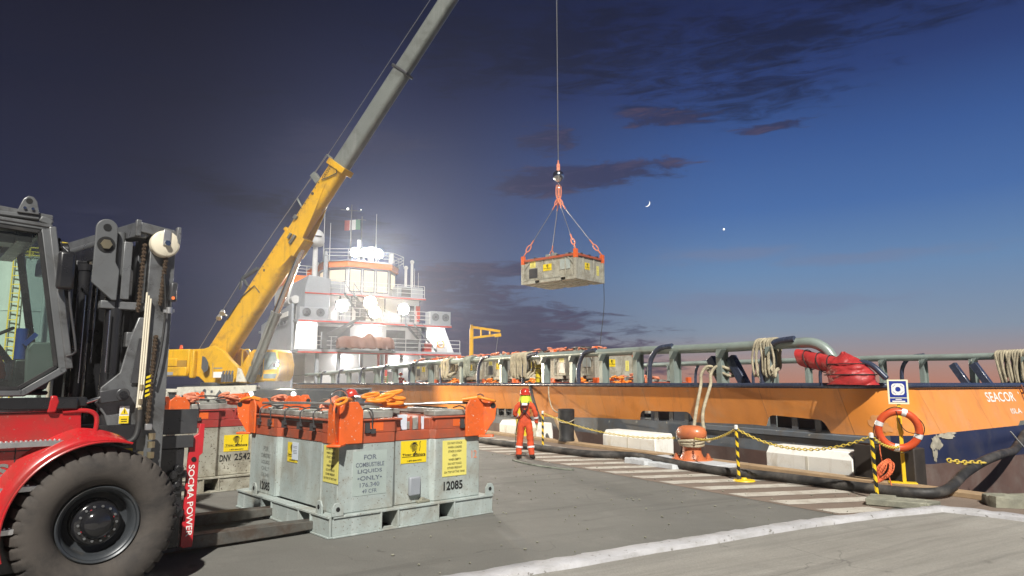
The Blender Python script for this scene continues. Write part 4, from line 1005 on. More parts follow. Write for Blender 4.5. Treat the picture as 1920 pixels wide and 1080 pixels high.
# rescue boat under its brown cover
t = on_ship('rescue_boat', 'small boat under a brown canvas cover in front of the white deckhouse', 'boat', F - 1.2, 6.6, 4.62)
b = MB()
def cov(u, v):
    a = PI * (v * 1.1 - .05); x = -2.4 + 4.8 * u; end = (1 - abs(2 * u - 1) ** 6) ** .5
    w = .75 * (.55 + .45 * end); h = .95 + .05 * math.sin(u * 9) + .35 * math.exp(-((u - .56) / .07) ** 2)
    return Vector((-w * math.cos(a) + .04 * math.sin(u * 40), -x, .12 + max(0, math.sin(a)) * h * (.75 + .25 * end) + .03 * math.sin(u * 31 + v * 9)))
b.grid(cov, 60, 14); b.add([cov(0, j / 14) for j in range(15)], [tuple(range(15))]); b.add([cov(1, j / 14) for j in range(15)], [tuple(reversed(range(15)))])
b.build('canvas_cover', 'browntarp', t, smooth=70)
b = MB(); b.b2((-.4, -1.6, -.0), (.4, -1.3, .25)); b.b2((-.4, 1.3, -.0), (.4, 1.6, .25)); b.build('cradle', 'shipdark', t)
b = MB(); b.bar(S(F - .8, 3.2, 4.7), S(F - .8, 3.2, 6.0), .4, .4); b.bar(S(F - .8, 3.2, 5.6), S(F - .8, 6.4, 7.4), .3, .28, w1=.2, h1=.2); b.bar(S(F - .8, 3.9, 5.2), S(F - .8, 5.6, 6.7), .14, .14)
dv = b.build('boat_davit', 'shipdark', None, Q0, QANG); tag(dv, 'dark boat davit arm slanting up above the brown covered boat', 'davit')
# yellow deck jib
t = on_ship('deck_jib', 'yellow deck jib standing among the stacked tanks', 'jib crane', 33.2, 9, .74)
b = MB(); b.cyl((0, 0, 0), (0, 0, 4.75), .16, .13, n=14); b.build('column', 'yellow', t)
b = MB(); b.cyl((0, 0, 4.4), (0, 0, 5.0), .09, n=10); b.bar((0, 0, 4.86), (-.6, -1.85, 4.6), .13, .16); b.bar((0, 0, 4.12), (-.6, -1.85, 4.38), .11, .14)
for k in (.33, .64): b.bar(Vector((0, 0, 4.12)).lerp(Vector((-.6, -1.85, 4.38)), k), Vector((0, 0, 4.86)).lerp(Vector((-.6, -1.85, 4.6)), k), .09, .09)
b.bar((-.48, -1.5, 4.3), (-.62, -1.9, 4.36), .18, .22); b.build('jib_arm', 'yellow', t, bevel=.01)
b = MB(); b.cyl((-.56, -1.72, 4.25), (-.48, -1.50, 2.6), .02, n=6); b.build('hoist_wire', 'wire', t)
# mooring rope hanks over the rail
def hank(name, label, s0, s1, n, drop, strands, mats, seed, r=.026, group='rope hanks over the ship rail'):
    rr_ = random.Random(seed); b = MB()
    t = on_ship(name, label, 'rope', (s0 + s1) / 2, n, 0, group=group); hs_ = (s1 - s0) / 2
    for k in range(strands):
        x = -hs_ + 2 * hs_ * (k + .5) / strands + rr_.uniform(-.02, .02); z = lerp_tab(PZ, (s0 + s1) / 2) + .125 + r; d = drop * rr_.uniform(.88, 1.05); w = .17 + r + rr_.uniform(0, .03)
        x1 = x + rr_.uniform(-.09, .09); x2 = x + rr_.uniform(-.10, .10)
        pts = [(x, 0, z), (x, .12, z - .03), (x, w, z - .14), (x1, w + .01, z - d * .55), (x1 * .9 + .0, w, z - d), ((x1 + x2) / 2, w * .5, z - d - .05), (x2, -w * .2, z - d * .9), (x2, -w, z - d * .8), (x2, -w - .01, z - d * .45), (x, -w, z - .14), (x, -.12, z - .03)]
        b.tube(bez(pts + [pts[0]], 5), r, 7)
    b.build('rope_loops', mats, t, smooth=60)
    b = MB(); zc = lerp_tab(PZ, (s0 + s1) / 2) - drop * .25
    for x in (-.25 * hs_,): b.tube([(x + .02 * math.sin(a), (.23 + r) * math.cos(a) , zc + .1 + .03 * math.sin(a)) for a in [2 * PI * i / 24 for i in range(24)]], .012, 5, closed=True)
    b.build('tie', 'blackcord', t)
hank('mooring_rope_hank', 'wide hank of pale rope draped over the ship rail next to the yellow roll', 15.15, 16.35, 2.42, .92, 15, 'rope', 1, .036)
hank('mooring_rope_hank', 'hank of pale rope inside a navy bend left of the red covers', 3.75, 4.30, 2.42, .85, 9, 'rope', 2, .028)
hank('mooring_rope_hank', 'grey-green hank of rope over the ship rail midway along the stacked tanks', 19.9, 20.6, 2.42, .85, 8, 'ropegreen', 3, .034)
hank('mooring_rope_hank', 'thin sandy hank of rope farthest left on the ship rail', 22.2, 23.0, 2.42, .85, 9, 'rope', 4, .036)
hank('mooring_rope_hank', 'broad sandy hank of rope on the far rail above the ship name', 3.0, 4.75, NF - .25, 1.05, 20, 'rope', 5, .045)
# yellow roll lashed inside the rail
t = on_ship('yellow_roll', 'yellow cloth roll lashed with black cord behind the ship rail', 'fender roll', 15.0, 2.72, 1.5)
b = MB(); b.lathe([(0, 0), (.15, .01), (.17, .06), (.17, 1.02), (.14, 1.1), (0, 1.12)], (0, 0, 0), Z, 20); b.build('roll', 'yellowfoam', t, smooth=50)
b = MB()
for z in (.4, .58, .76, .94): b.tube([(.175 * math.cos(a), .175 * math.sin(a), z + .02 * math.sin(a)) for a in [2 * PI * i / 20 for i in range(20)]], .012, 5, closed=True)
b.build('lashing', 'blackcord', t)
# red covered monitor on the cap rail
def crumple(fn, nu, nv, seed, amp):
    rr_ = random.Random(seed); P_ = [(rr_.choice((1, 2, 3)) * PI / 2.2 * (1 if q < 3 else 2), rr_.uniform(-7, 7), rr_.uniform(0, 6)) for q in range(6)]
    def f(u, v):
        p, nrm = fn(u, v); d = sum((abs(math.sin(a * u * 2.2 + c * v * 1.6 + ph + .8 * math.sin(c * u * 2 + ph))) ** .6 - .7) * (1 if q < 4 else .5) for q, (a, c, ph) in enumerate(P_)) / 4
        return p + nrm * d * amp
    b = MB(); b.grid(f, nu, nv); return b
t = on_ship('covered_fire_monitor', 'deck fittings wrapped in red vinyl covers on the stern rail', 'covered fitting', 2.12, 2.28, CAPZ)
def body(u, v):
    a = 2 * PI * u; k = v * 6; i = min(5, int(k)); W_ = [.56, .53, .50, .47, .36, .20, .02]; w = W_[i] + (W_[i + 1] - W_[i]) * (k - i)
    h = .02 + .72 * v; d = Vector((math.cos(a), math.sin(a) * .75, .25))
    return Vector((w * math.cos(a) - .35 + .16 * v, w * .72 * math.sin(a), h)), d
b = crumple(body, 90, 40, 4, .17); b.build('body_cover', 'tarp', t, smooth=55)
def barrel(u, v):
    a = 2 * PI * u; c = Vector((.98, -.05, .66)).lerp(Vector((-.15, 0, .40)), v); rr_ = (.02 if v < .01 else .205); d = Vector((.25 * math.cos(a), math.sin(a), math.cos(a)))
    return c + d * rr_, d
b = crumple(barrel, 48, 40, 9, .06); b.build('barrel_cover', 'tarp', t, smooth=55)
b = MB(); b.tube(bez([(-.4, 0, .5), (-.75, -.05, .45), (-1.05, -.1, .15)], 6), .06, 10); b.build('support_pipe', 'railnavy', t, smooth=60)
b = MB()
for v_ in (.30, .62): b.tube([body(i / 40, v_)[0] + Vector((math.cos(2 * PI * i / 40), .8 * math.sin(2 * PI * i / 40), 0)) * .055 for i in range(40)], .011, 5, closed=True)
for v_ in (.25, .55, .8): b.tube([barrel(i / 24, v_)[0] + barrel(i / 24, v_)[1] * .022 for i in range(24)], .011, 5, closed=True)
b.build('lashing_cord', 'blackcord', t, smooth=60)
# mooring lines from the fairlead to the bollard
b = MB()
for ds, dn in ((0, 0), (.34, .07)):
    b.tube(bez([W(5.75 - ds, 2.6, 2.25), W(5.95 - ds, 2.3, 2.34), W(6.02 - ds, 2.12, 2.12), W(5.95 - ds, 2.02, 1.85), W(5.45 - ds * .7, 1.30, 1.15), W(5.05 - ds * .9, .80 + dn, .62), W(4.95 - ds, .62 + .26, .50)], 8), .042, 10)
for k in range(3):
    b.tube([W(4.95, .62, .44 + .05 * k) + Vector(((.27 + .012 * k) * math.cos(a), (.27 + .012 * k) * math.sin(a), .03 * math.sin(a + k))) for a in [2 * PI * i / 28 for i in range(28)]], .036, 8, closed=True)
for s0 in (5.98, 5.62):
    b.tube([W(s0, 2.62, 2.2) + A * (.2 * math.cos(a)) + N * (.22 * math.sin(a)) + Z * (.12 * math.cos(a)) for a in [2 * PI * i / 24 for i in range(24)]], .042, 8, closed=True)
tag(b.build('mooring_line', 'rope', None, smooth=60), 'thick doubled mooring line running from the ship rail down to the orange bollard', 'rope')
b = MB(); b.tube(bez([W(15.0, 2.25, 1.9), W(14.2, 1.95, 1.2), W(13.4, 1.75, .5), W(12.2, 1.6, -.6)], 6), .06, 8)
tag(b.build('rubber_hose_line', 'hose', None, smooth=60), 'dark hose hanging down the orange hull behind the worker', 'hose')
b = MB(); b.tube(bez([W(13.6, 2.2, 1.86), W(13.1, 1.9, 1.35), W(12.4, 1.65, .95), W(11.0, 1.3, .9)], 8), .022, 6)
tag(b.build('thin_mooring_line', 'rope', None, smooth=60), 'thin slack line curving from the cap rail to the quay right of the worker', 'rope')
# dark drum right of the worker, and yellow spool left of him
t = thing('dark_drum', 'dark ribbed drum on the quay edge right of the worker', 'drum', W(10.7, .95, .09), QANG)
b = MB(); b.lathe([(0, 0), (.25, 0), (.26, .05), (.24, .1), (.24, .6), (.26, .68), (.26, .98), (.22, 1.0), (0, 1.0)], (0, 0, 0), Z, 20); b.build('drum_body', 'rubber', t, smooth=40)
b = MB(); b.tube([(.265 * math.cos(a), .265 * math.sin(a), .62 + .05 * math.sin(2 * a)) for a in [2 * PI * i / 20 for i in range(20)]], .018, 5, closed=True); b.build('line_turn', 'rope', t)
t = thing('yellow_roll', 'yellow roll bound with dark net standing left of the worker', 'fender roll', W(13.4, 1.0, .09), QANG)
b = MB(); b.lathe([(0, .0), (.22, .0), (.25, .2), (.25, .95), (.18, 1.1), (0, 1.12)], (0, 0, 0), Z, 20); b.build('roll', 'yellowfoam', t, smooth=50)
b = MB()
for k in range(8): b.tube([(.256 * math.cos(k * PI / 4 + z * 2), .256 * math.sin(k * PI / 4 + z * 2), z) for z in (.15, .35, .55, .75, .95)], .01, 4)
b.build('net', 'blackcord', t)
# deck gear glimpsed through the rail
b = MB()
for i in range(11): b.tube([W(40 - .05 * i, 4.6, 1.0 + .13 * i), W(37.4 - .05 * i, 4.6, 1.0 + .13 * i)], .05, 6)
for s_ in (40, 38.7, 37.4): b.bar(W(s_, 4.6, .75), W(s_ - .5, 4.6, 2.4), .07, .07)
tag(b.build('pipe_rack', 'green', None), 'green rack of pipes on the ship deck behind the far end of the rail', 'rack')
# ================================================================== TANKS
def rrect(o, ux, uy, w, h): 
    o, ux, uy = Vector(o), Vector(ux), Vector(uy); return [o - ux * w / 2 - uy * h / 2, o + ux * w / 2 - uy * h / 2, o + ux * w / 2 + uy * h / 2, o - ux * w / 2 + uy * h / 2]
def plate(name, o, ux, uy, w, h, mats, parent, th=.006):
    """thin sticker or panel; o is the centre, it stands th proud along ux x uy"""
    b = MB(); ux, uy = Vector(ux).normalized(), Vector(uy).normalized()
    b.prism([(-w / 2, -h / 2), (w / 2, -h / 2), (w / 2, h / 2), (-w / 2, h / 2)], o, ux, uy, th)
    return b.build(name, mats, parent, smooth=0)
def lettering(name, lines, o, ux, uy, mats, parent, out=.008):
    """lines: (text, dx, dy, width, height[, bold])"""
    b = MB(); ux, uy = Vector(ux).normalized(), Vector(uy).normalized(); w = ux.cross(uy)
    for L in lines: b.text(L[0], Vector(o) + ux * L[1] + uy * L[2] + w * out, ux, uy, L[3], L[4], bold=L[5] if len(L) > 5 else .015)
    return b.build(name, mats, parent, smooth=0)
def tiger_emblem(b, o, ux, uy, sc, out):
    """striped head-and-tail emblem"""
    ux, uy = Vector(ux).normalized(), Vector(uy).normalized(); w = ux.cross(uy); O = Vector(o) + w * out
    P_ = lambda x, y: O + ux * x * sc + uy * y * sc
    for k in range(7):
        y = .32 - k * .095; hw = .26 * math.sqrt(max(.05, 1 - (y / .40) ** 2)); up = .06
        b.add([P_(-hw, y - .03), P_(0, y + up - .03), P_(hw, y - .03), P_(hw * .8, y + .015), P_(0, y + up + .025), P_(-hw, y + .02)], [(0, 1, 4, 5), (1, 2, 3, 4)])
    n = 20
    for r0, r1, a0, a1 in ((.34, .30, 20, 190), (.42, .385, 60, 170)):
        for i in range(n):
            a, c = R(a0 + (a1 - a0) * i / n), R(a0 + (a1 - a0) * (i + 1) / n)
            b.add([P_(r0 * math.cos(a), r0 * math.sin(a)), P_(r0 * math.cos(c), r0 * math.sin(c)), P_(r1 * math.cos(c), r1 * math.sin(c)), P_(r1 * math.cos(a), r1 * math.sin(a))], [(0, 1, 2, 3)])
    for x0, y0, x1, y1 in ((.42, -.25, .50, .05), (.50, .05, .46, .35), (.46, .35, .54, .46), (-.1, -.55, .1, -.25), (-.05, -.62, .12, -.30)):
        d = Vector((x1 - x0, y1 - y0)); p = Vector((-d.y, d.x)).normalized() * .025
        b.add([P_(x0 + p.x, y0 + p.y), P_(x0 - p.x, y0 - p.y), P_(x1 - p.x, y1 - p.y), P_(x1 + p.x, y1 + p.y)], [(0, 1, 2, 3)])
def tiger_sticker(o, ux, uy, w, h, parent, full=True):
    p = plate('yellow_sticker', o, ux, uy, w, h, 'decal', parent)
    b = MB(); ux, uy = Vector(ux).normalized(), Vector(uy).normalized(); wv = ux.cross(uy); O = Vector(o)
    tiger_emblem(b, O + uy * h * .17 + ux * w * .02, ux, uy, h * .62, .009)
    for st, dx, dy, ww, hh in (('Tiger', -.27, -.13, .36, .13), ('Offshore', .2, -.13, .50, .13), ('1-877-844-3791', 0.02, -.40, .56, .075)):
        b.text(st, O + ux * w * dx + uy * h * dy + wv * .010, ux, uy, w * ww, h * hh, bold=.02)
    b.quad(*[q + wv * .0095 for q in rrect(O - uy * h * .215, ux, uy, w * .92, h * .018)])
    b.build('tiger_offshore_lettering', 'ink', p, smooth=0); return p
STACK = ['DO NOT STACK', 'WHEN LOADED', 'STACK 3 HIGH', '-ONLY-', 'WHEN EMPTY', 'DO NOT PLACE', 'OTHER FREIGHT', 'ON TOP OF THIS TANK']
SW = [.62, .58, .54, .24, .52, .56, .62, .86]
def stack_sticker(o, ux, uy, w, h, parent):
    p = plate('stacking_notice', o, ux, uy, w, h, 'decalpale', parent)
    lettering('notice_lettering', [(s, 0, h * (.42 - i * .115), w * SW[i], h * .060, .012) for i, s in enumerate(STACK)], o, ux, uy, 'ink', p, .009); return p

def outline_prism(b, pts, z0, z1, m=None): b.prism(pts, (0, 0, z0), X, Y, z1 - z0, m)
def tank_a(name, label, loc, rz, body='tank', rim='rimorange', detail=True, number='12085', group='big skid tanks on the quay'):
    t = thing(name, label, 'tank', loc, rz, group)
    LX, LY, ZT = 2.42, 2.95, 1.42
    # skid
    b = MB()
    def rail_x(y0, sgn):
        cuts = [-.02, .66, .92, 1.57, 1.85, 2.56]
        b.b2((-.02, y0, .235), (2.56, y0 + sgn * .16, .262)); b.b2((-.02, y0, .0), (2.56, y0 + sgn * .16, .022))
        for i in (0, 2, 4): b.b2((cuts[i] + (.0 if i else .0), y0 + sgn * .02, .0225), (cuts[i + 1], y0 + sgn * .05, .2345))
        for x in cuts[1:5]: b.b2((x - .012, y0 + .001 * sgn, .023), (x + .012, y0 + sgn * .9, .234))
    rail_x(-.03, 1); rail_x(LY + .1, -1)
    def rail_y(x0, sgn):
        cuts = [.0, .50, .85, 1.72, 2.08, LY + .07]
        b.b2((x0, .0, .2355), (x0 + sgn * .16, LY + .07, .2625)); b.b2((x0, .0, -.0005), (x0 + sgn * .16, LY + .07, .0215))
        for i in (0, 2, 4): b.b2((x0 + sgn * .02, cuts[i], .022), (x0 + sgn * .05, cuts[i + 1], .2345))
        for y in cuts[1:5]: b.b2((x0 + .0015 * sgn, y - .012, .0225), (x0 + sgn * .9, y + .012, .2343))
    rail_y(-.08, 1); rail_y(LX + .1, -1)
    b.b2((.3, .3, .12), (LX - .3, LY - .3, .23))
    b.build('skid_base', 'tank' if body == 'tank' else body, t, bevel=.004)
    # body with two recessed side panels
    front = [(.06, .06), (.88, .06), (.94, .125), (1.50, .125), (1.56, .06), (2.36, .06)]
    left = [(.06, 2.89), (.06, 1.92), (.115, 1.86), (.115, .56), (.06, .50)]
    pl = front + [(2.36, .5), (2.30, .56), (2.30, 1.86), (2.36, 1.92), (2.36, 2.89)] + left
    b = MB(); outline_prism(b, pl, .263, 1.12); b.build('tank_body', body, t, bevel=.012)
    g = .008; P2 = [(x + (g if x > 1.2 else -g) * (1 if x < .2 or x > 2.2 else 0), y + (-g if y < .2 else g if y > 2.7 else 0)) for x, y in pl]
    b = MB(); outline_prism(b, P2, 1.115, 1.245)
    up = [p for p in P2]; k = up.index((.94, .117)) if (.94, .117) in up else 2
    up2 = up[:2] + [(.96, .118), (1.02, .118), (1.02, .44), (1.49, .44), (1.49, .118), (1.545, .118)] + up[4:]
    outline_prism(b, up2, 1.245, 1.40)
    # top flange lip
    for a, c in (((.03, .03, 1.401), (.99, .10, 1.425)), ((1.52, .03, 1.401), (2.39, .10, 1.425)), ((.03, .101, 1.401), (.10, 2.92, 1.425)), ((2.32, .101, 1.401), (2.39, 2.92, 1.425)), ((.101, 2.85, 1.401), (2.319, 2.92, 1.425))): b.b2(a, c)
    for x in (1.19, 1.33): b.b2((x, .13, 1.246), (x + .03, .17, 1.44))
    b.build('rim', rim, t, bevel=.008)
    # patches of brighter orange touched up on the rim
    for x0, x1, z0, z1 in ((.50, .70, 1.27, 1.38), (1.86, 2.02, 1.28, 1.38)): b = MB(); b.b2((x0, .0465, z0), (x1, .05, z1)); b.build('touch_up_paint', 'lug', t)
    b = MB(); b.b2((.0465, 2.05, 1.25), (.0505, 2.2, 1.37)); b.build('touch_up_paint', 'lug', t)
    # top: lid, gutters, hatch bars
    b = MB(); b.b2((.101, .45, 1.36), (2.319, 2.849, 1.395)); b.b2((.13, .25, 1.425), (.30, 2.75, 1.50)); b.b2((2.12, .2, 1.425), (2.29, 2.75, 1.50)); b.b2((.40, .50, 1.425), (.95, .75, 1.54)); b.b2((1.6, .15, 1.425), (2.3, .42, 1.50)); b.b2((.8, 1.2, 1.396), (1.7, 2.1, 1.50))
    for y in (.62, 1.2, 1.8, 2.4): b.b2((.115, y, 1.50), (.33, y + .05, 1.53))
    b.cyl((1.25, 1.65, 1.5), (1.25, 1.65, 1.56), .30, n=20); b.b2((.45, .16, 1.425), (.92, .40, 1.525))
    b.build('top_hatch', 'tanktop', t, bevel=.012)
    for y in (.72, 1.12, 1.62, 2.12, 2.52):
        b = MB(); b.tube(bez([(.34, y, 1.53), (.16, y, 1.56), (.03, y, 1.50), (.035, y, 1.36), (.05, y + .02, 1.30)], 5), .010, 6); b.cyl((.02, y, 1.31), (.055, y, 1.31), .02, n=8)
        b.b2((.02, y + .0, 1.26), (.052, y + .09, 1.36)); b.build('hatch_clamp', 'mastdark', t, smooth=50)
    for x in (.52, 2.08):
        b = MB(); b.tube(bez([(x, .34, 1.53), (x, .16, 1.56), (x, .025, 1.50), (x, .03, 1.36), (x + .02, .04, 1.28)], 5), .010, 6); b.b2((x - .10, .018, 1.25), (x - .04, .05, 1.38)); b.b2((x - .02, .018, 1.24), (x + .05, .05, 1.30)); b.b2((x - .06, .02, 1.26), (x + .0, .045, 1.29)); b.build('hatch_clamp', 'mastdark', t, smooth=50)
    if detail:
        b = MB(); b.b2((1.04, .20, 1.255), (1.17, .24, 1.46)); b.b2((1.38, .22, 1.25), (1.47, .25, 1.42)); b.build('white_sheet', 'whitepaper', t)
        b = MB(); b.b2((1.06, .24, 1.25), (1.45, .30, 1.36)); b.b2((1.235, .16, 1.25), (1.32, .2, 1.42)); b.build('valve', 'tanktop', t, bevel=.01)
    # lugs at the corners
    def lug(cx, cy, sx, sy):
        b = MB(); poly = [(0, 0), (.33, 0), (.33, .42), (.25, .53), (.07, .53), (0, .47)]
        y = cy - sy * .012; x = cx - sx * .012
        v = [(p[0], p[1]) for p in poly]
        b.prism([(p[0] * sx, p[1]) for p in v], (cx, y, 1.125), X, Z, .03)
        b.prism([(p[0] * sy * .72, p[1]) for p in v], (x - .015, cy, 1.125), Y, Z, .03)
        d = Vector((-sx, -sy, 0)).normalized()
        b.prism([(0, 0), (.04, .0), (.20, .24), (.22, .42), (.16, .54), (.05, .54), (.0, .50)], Vector((cx, cy, 1.13)) - d.cross(Z) * .015, d, Z, .03)
        b.prism([(-.05, 0), (.18, 0), (.18, .03), (-.05, .03)], Vector((cx, cy, 1.105)) - d.cross(Z) * .09, d, Z, .18)
        o = b.build('lifting_lug', 'lug', t, bevel=.008)
        h = MB(); c = Vector((cx + sx * .17, y - .0, 1.585)); h.cyl(c - Y * .02, c + Y * .05, .034, n=14); c = Vector((cx, cy, 1.56)) + d * .17; q = d.cross(Z); h.cyl(c - q * .02, c + q * .02, .04, n=14); h.build('shackle_hole', 'warnblack', o)
    lug(.035, .035, 1, 1); lug(2.385, .035, -1, 1); lug(.035, 2.915, 1, -1); lug(2.385, 2.915, -1, -1)
    for cx, cy, d in ((-.06, .30, Y), (-.06, 2.4, Y), (2.52, .02, X), (.03, -.015, X)):
        b = MB(); b.prism([(-.08, 0), (.08, 0), (.08, .10), (.04, .16), (-.04, .16), (-.08, .10)], Vector((cx, cy, .262)), d, Z, .022); o = b.build('tie_down_eye', body, t, bevel=.004)
        h = MB(); q = d.cross(Z); c = Vector((cx, cy, .345)) + q * .011; h.cyl(c - q * .016, c + q * .016, .028, n=12); h.build('eye_hole', 'warnblack', o)
    return t
M['rimred'] = mat('dull_red_rim_paint', (.34, .035, .03), .55, var=.12, dirt=(.2, .06, .05), damt=.35, dscale=3)
T1 = tank_a('chemical_tank', 'big grey skid tank 12085 with orange-red rim held on the forklift forks', (-2.2, 8.75, .004), R(42))
# stickers on the near tank, right-hand face (outward = -Y) and left-hand face (outward = -X)
fy = .06
p = plate('stencil_panel', (.52, fy - .001, .74), X, Z, .50, .56, 'stencilpatch', T1, .003)
lettering('stencil_lettering', [('FOR', 0, .20, .19, .062, .02), ('COMBUSTIBLE', 0, .105, .42, .056, .02), ('LIQUIDS', 0, .02, .36, .056, .02), ('•ONLY•', 0, -.065, .36, .056, .02), ('176.340', 0, -.15, .29, .056, .01), ('49 CFR', 0, -.23, .22, .05, .01)], (.52, fy, .74), X, Z, 'inkblue', p, .006)
tiger_sticker((1.24, .124, .955), X, Z, .42, .30, T1)
stack_sticker((1.90, fy - .001, .83), X, Z, .43, .50, T1)
lettering('tank_number', [('12085', 0, 0, .34, .125, .03)], (1.88, fy, .45), X, Z, 'ink', T1, .004)
lettering('faded_number', [('12', 0, 0, .1, .11, .01)], (2.26, fy, .86), X, Z, 'rigger', T1, .004)
b = MB(); b.b2((1.15, .06, .37), (1.33, .118, .62)); b.build('box_cover', 'shipgrey', T1, bevel=.02)
b = MB(); b.cyl((1.38, .06, .285), (1.38, .12, .285), .05, n=12); b.b2((1.28, .05, .264), (1.48, .12, .30)); b.build('drain_valve', 'stone', T1, bevel=.01)
stack_sticker((fy - .001, .24, .865), -Y, Z, .40, .46, T1)
tiger_sticker((.114, 1.50, .92), -Y, Z, .32, .27, T1)
plate('paper_label', (.105, 1.40, .945), -Y, Z, .19, .24, 'whitepaper', T1, .004)
b = MB()
for q in (.055, .035, .0, -.02, -.04): b.b2((.0995, 1.34, .95 + q), (.1005, 1.46, .956 + q))
b.build('label_print', 'inkblue', T1)
lettering('faded_stencil', [('FOR', 0, .20, .18, .07), ('COMBUSTIBLE', 0, .10, .34, .06), ('LIQUIDS', 0, .0, .30, .06), ('ONLY', 0, -.09, .28, .06), ('176.340', 0, -.18, .27, .055), ('49 CFR', 0, -.27, .2, .05)], (fy, 2.30, .72), -Y, Z, 'inkfade', T1, .004)
lettering('tank_number', [('12085', 0, 0, .34, .125, .03)], (fy, 2.28, .38), -Y, Z, 'ink', T1, .004)
b = MB()
for y in (.50, 1.92): b.b2((.045, y - .012, .27), (.062, y + .012, 1.11))
b.build('seam_strip', 'tank', T1)
# neighbours behind
a42 = R(42); H42 = Vector((math.cos(a42), math.sin(a42), 0)); L42 = Vector((-math.sin(a42), math.cos(a42), 0))
o2 = Vector((-5.85, 11.75, .004))
T2 = tank_a('chemical_tank', 'dirty grey skid tank DNV 2542 with red rim behind the forklift mast', o2, R(42), 'tankold', 'rimred', detail=False)
tiger_sticker((1.24, .124, .82), X, Z, .44, .29, T2)
lettering('tank_number', [('DNV', -.14, 0, .20, .12, .03), ('2542', .17, .01, .30, .12, .02)], (1.20, .125, .56), X, Z, 'ink', T2, .004)
T3 = tank_a('chemical_tank', 'dirty grey skid tank farthest back behind the forklift mast', o2 + L42 * 3.35 + H42 * .15, R(42), 'tankold', 'rimred', detail=False)
# ---- slings lying on the tank tops
def loc_pts(base, rz, pts): 
    m = Matrix.Rotation(rz, 3, 'Z'); return [Vector(base) + m @ Vector(p) for p in pts]
def link(b, c, d, u, L, wd, r, n=14): b.tube([c + d * (L / 2 * math.cos(a)) + u * (wd / 2 * math.sin(a)) for a in [2 * PI * i / n for i in range(n)]], r, 7, closed=True)
t = thing('lifting_sling', 'orange hooks and wire legs of a lifting sling lying on top of the near tank', 'sling', (-2.2, 8.75, .004), R(42), 'slings lying on the quay tanks')
b = MB(); r = random.Random(2)
for k in range(9):
    c = Vector((1.15 + r.uniform(-.25, .3), .75 + r.uniform(-.15, .2), 1.56 + .028 * k * .8)); a = r.uniform(-.6, .6); d = Vector((math.cos(a), math.sin(a), r.uniform(-.15, .25))).normalized(); u = Vector((-math.sin(a), math.cos(a), .3)).normalized()
    link(b, c, d, u, r.uniform(.24, .36), .10, .024)
b.build('hook_pile', 'slingor', t, smooth=60)
for (p0, p1, p2, nm) in (((.06, .03, 1.60), (.5, .4, 1.62), (1.1, .7, 1.58), 0), ((2.37, .03, 1.60), (1.9, .35, 1.60), (1.35, .7, 1.58), 1), ((.06, 2.92, 1.58), (.35, 1.9, 1.60), (.95, 1.0, 1.58), 2), ((2.36, 2.9, 1.58), (2.0, 1.9, 1.57), (1.4, 1.0, 1.58), 3)):
    b = MB(); path = bez([p0, p1, p2], 8); b.tube(path[2:], .022, 6); b.build('wire_leg', 'wire', t, smooth=60)
    b = MB(); q0, q1 = Vector(p0), path[4]; d = (q1 - q0).normalized(); u = d.cross(Z).normalized(); out = -(Vector((1.2, 1.45, 0)) - Vector((p0[0], p0[1], 0))).normalized()
    s_ = q0 + out * .16 + Z * .02
    link(b, s_ + d * .09 + Z * .04, (d + Z * .25).normalized(), u, .26, .12, .022); b.tube([s_ + d * .22 + Z * .06, s_ + d * .44 + Z * .03], [.034, .03], 8); b.build('sling_hook', 'slingor', t, smooth=60)
b = MB(); link(b, Vector((.03, .03, 1.70)), X, Z, .24, .22, .010); link(b, Vector((2.36, .05, 1.66)), X, Z, .16, .14, .009); b.build('ring', 'chrome', t, smooth=60)
b = MB(); 
for k in range(5): link(b, Vector((.62 + .05 * k, 1.5 + .03 * k, 1.55 + .02 * k)), Vector((1, .3 * k - .5, .2)).normalized(), Vector((0, .4, 1)).normalized(), .2, .12, .02)
b.build('shackle', 'rigger', t, smooth=60)
def loose_sling(base, rz, seed, label):
    t = thing('lifting_sling', label, 'sling', base, rz, 'slings lying on the quay tanks'); r = random.Random(seed)
    for k in range(4):
        b = MB(); p0 = Vector(((.2 if k % 2 else 2.2), (.3 if k < 2 else 2.7), 1.54)); p2 = Vector((1.2 + r.uniform(-.3, .3), 1.4 + r.uniform(-.3, .3), 1.56))
        b.tube(bez([p0, p0.lerp(p2, .4) + Vector((r.uniform(-.2, .2), r.uniform(-.2, .2), .05)), p2], 8), .020, 6); b.build('wire_leg', 'darkwire', t, smooth=60)
    for nm, cx, cy in (('hook_pile', .35, .3), ('hook_pile', 1.3, .35), ('hook_pile', 2.1, .35)):
        b = MB()
        for k in range(7):
            a = r.uniform(0, 3); link(b, Vector((cx + r.uniform(-.16, .16), cy + r.uniform(-.12, .12), 1.53 + .018 * k)), Vector((math.cos(a), math.sin(a), r.uniform(-.3, .3))).normalized(), Vector((-math.sin(a), math.cos(a), .4)).normalized(), .22, .1, .022)
        b.build(nm, 'rigger', t, smooth=60)
loose_sling(T2.location, R(42), 11, 'faded orange sling tangle on the tank marked DNV 2542')
loose_sling(T3.location, R(42), 12, 'faded orange sling tangle on the farthest quay tank behind the mast')

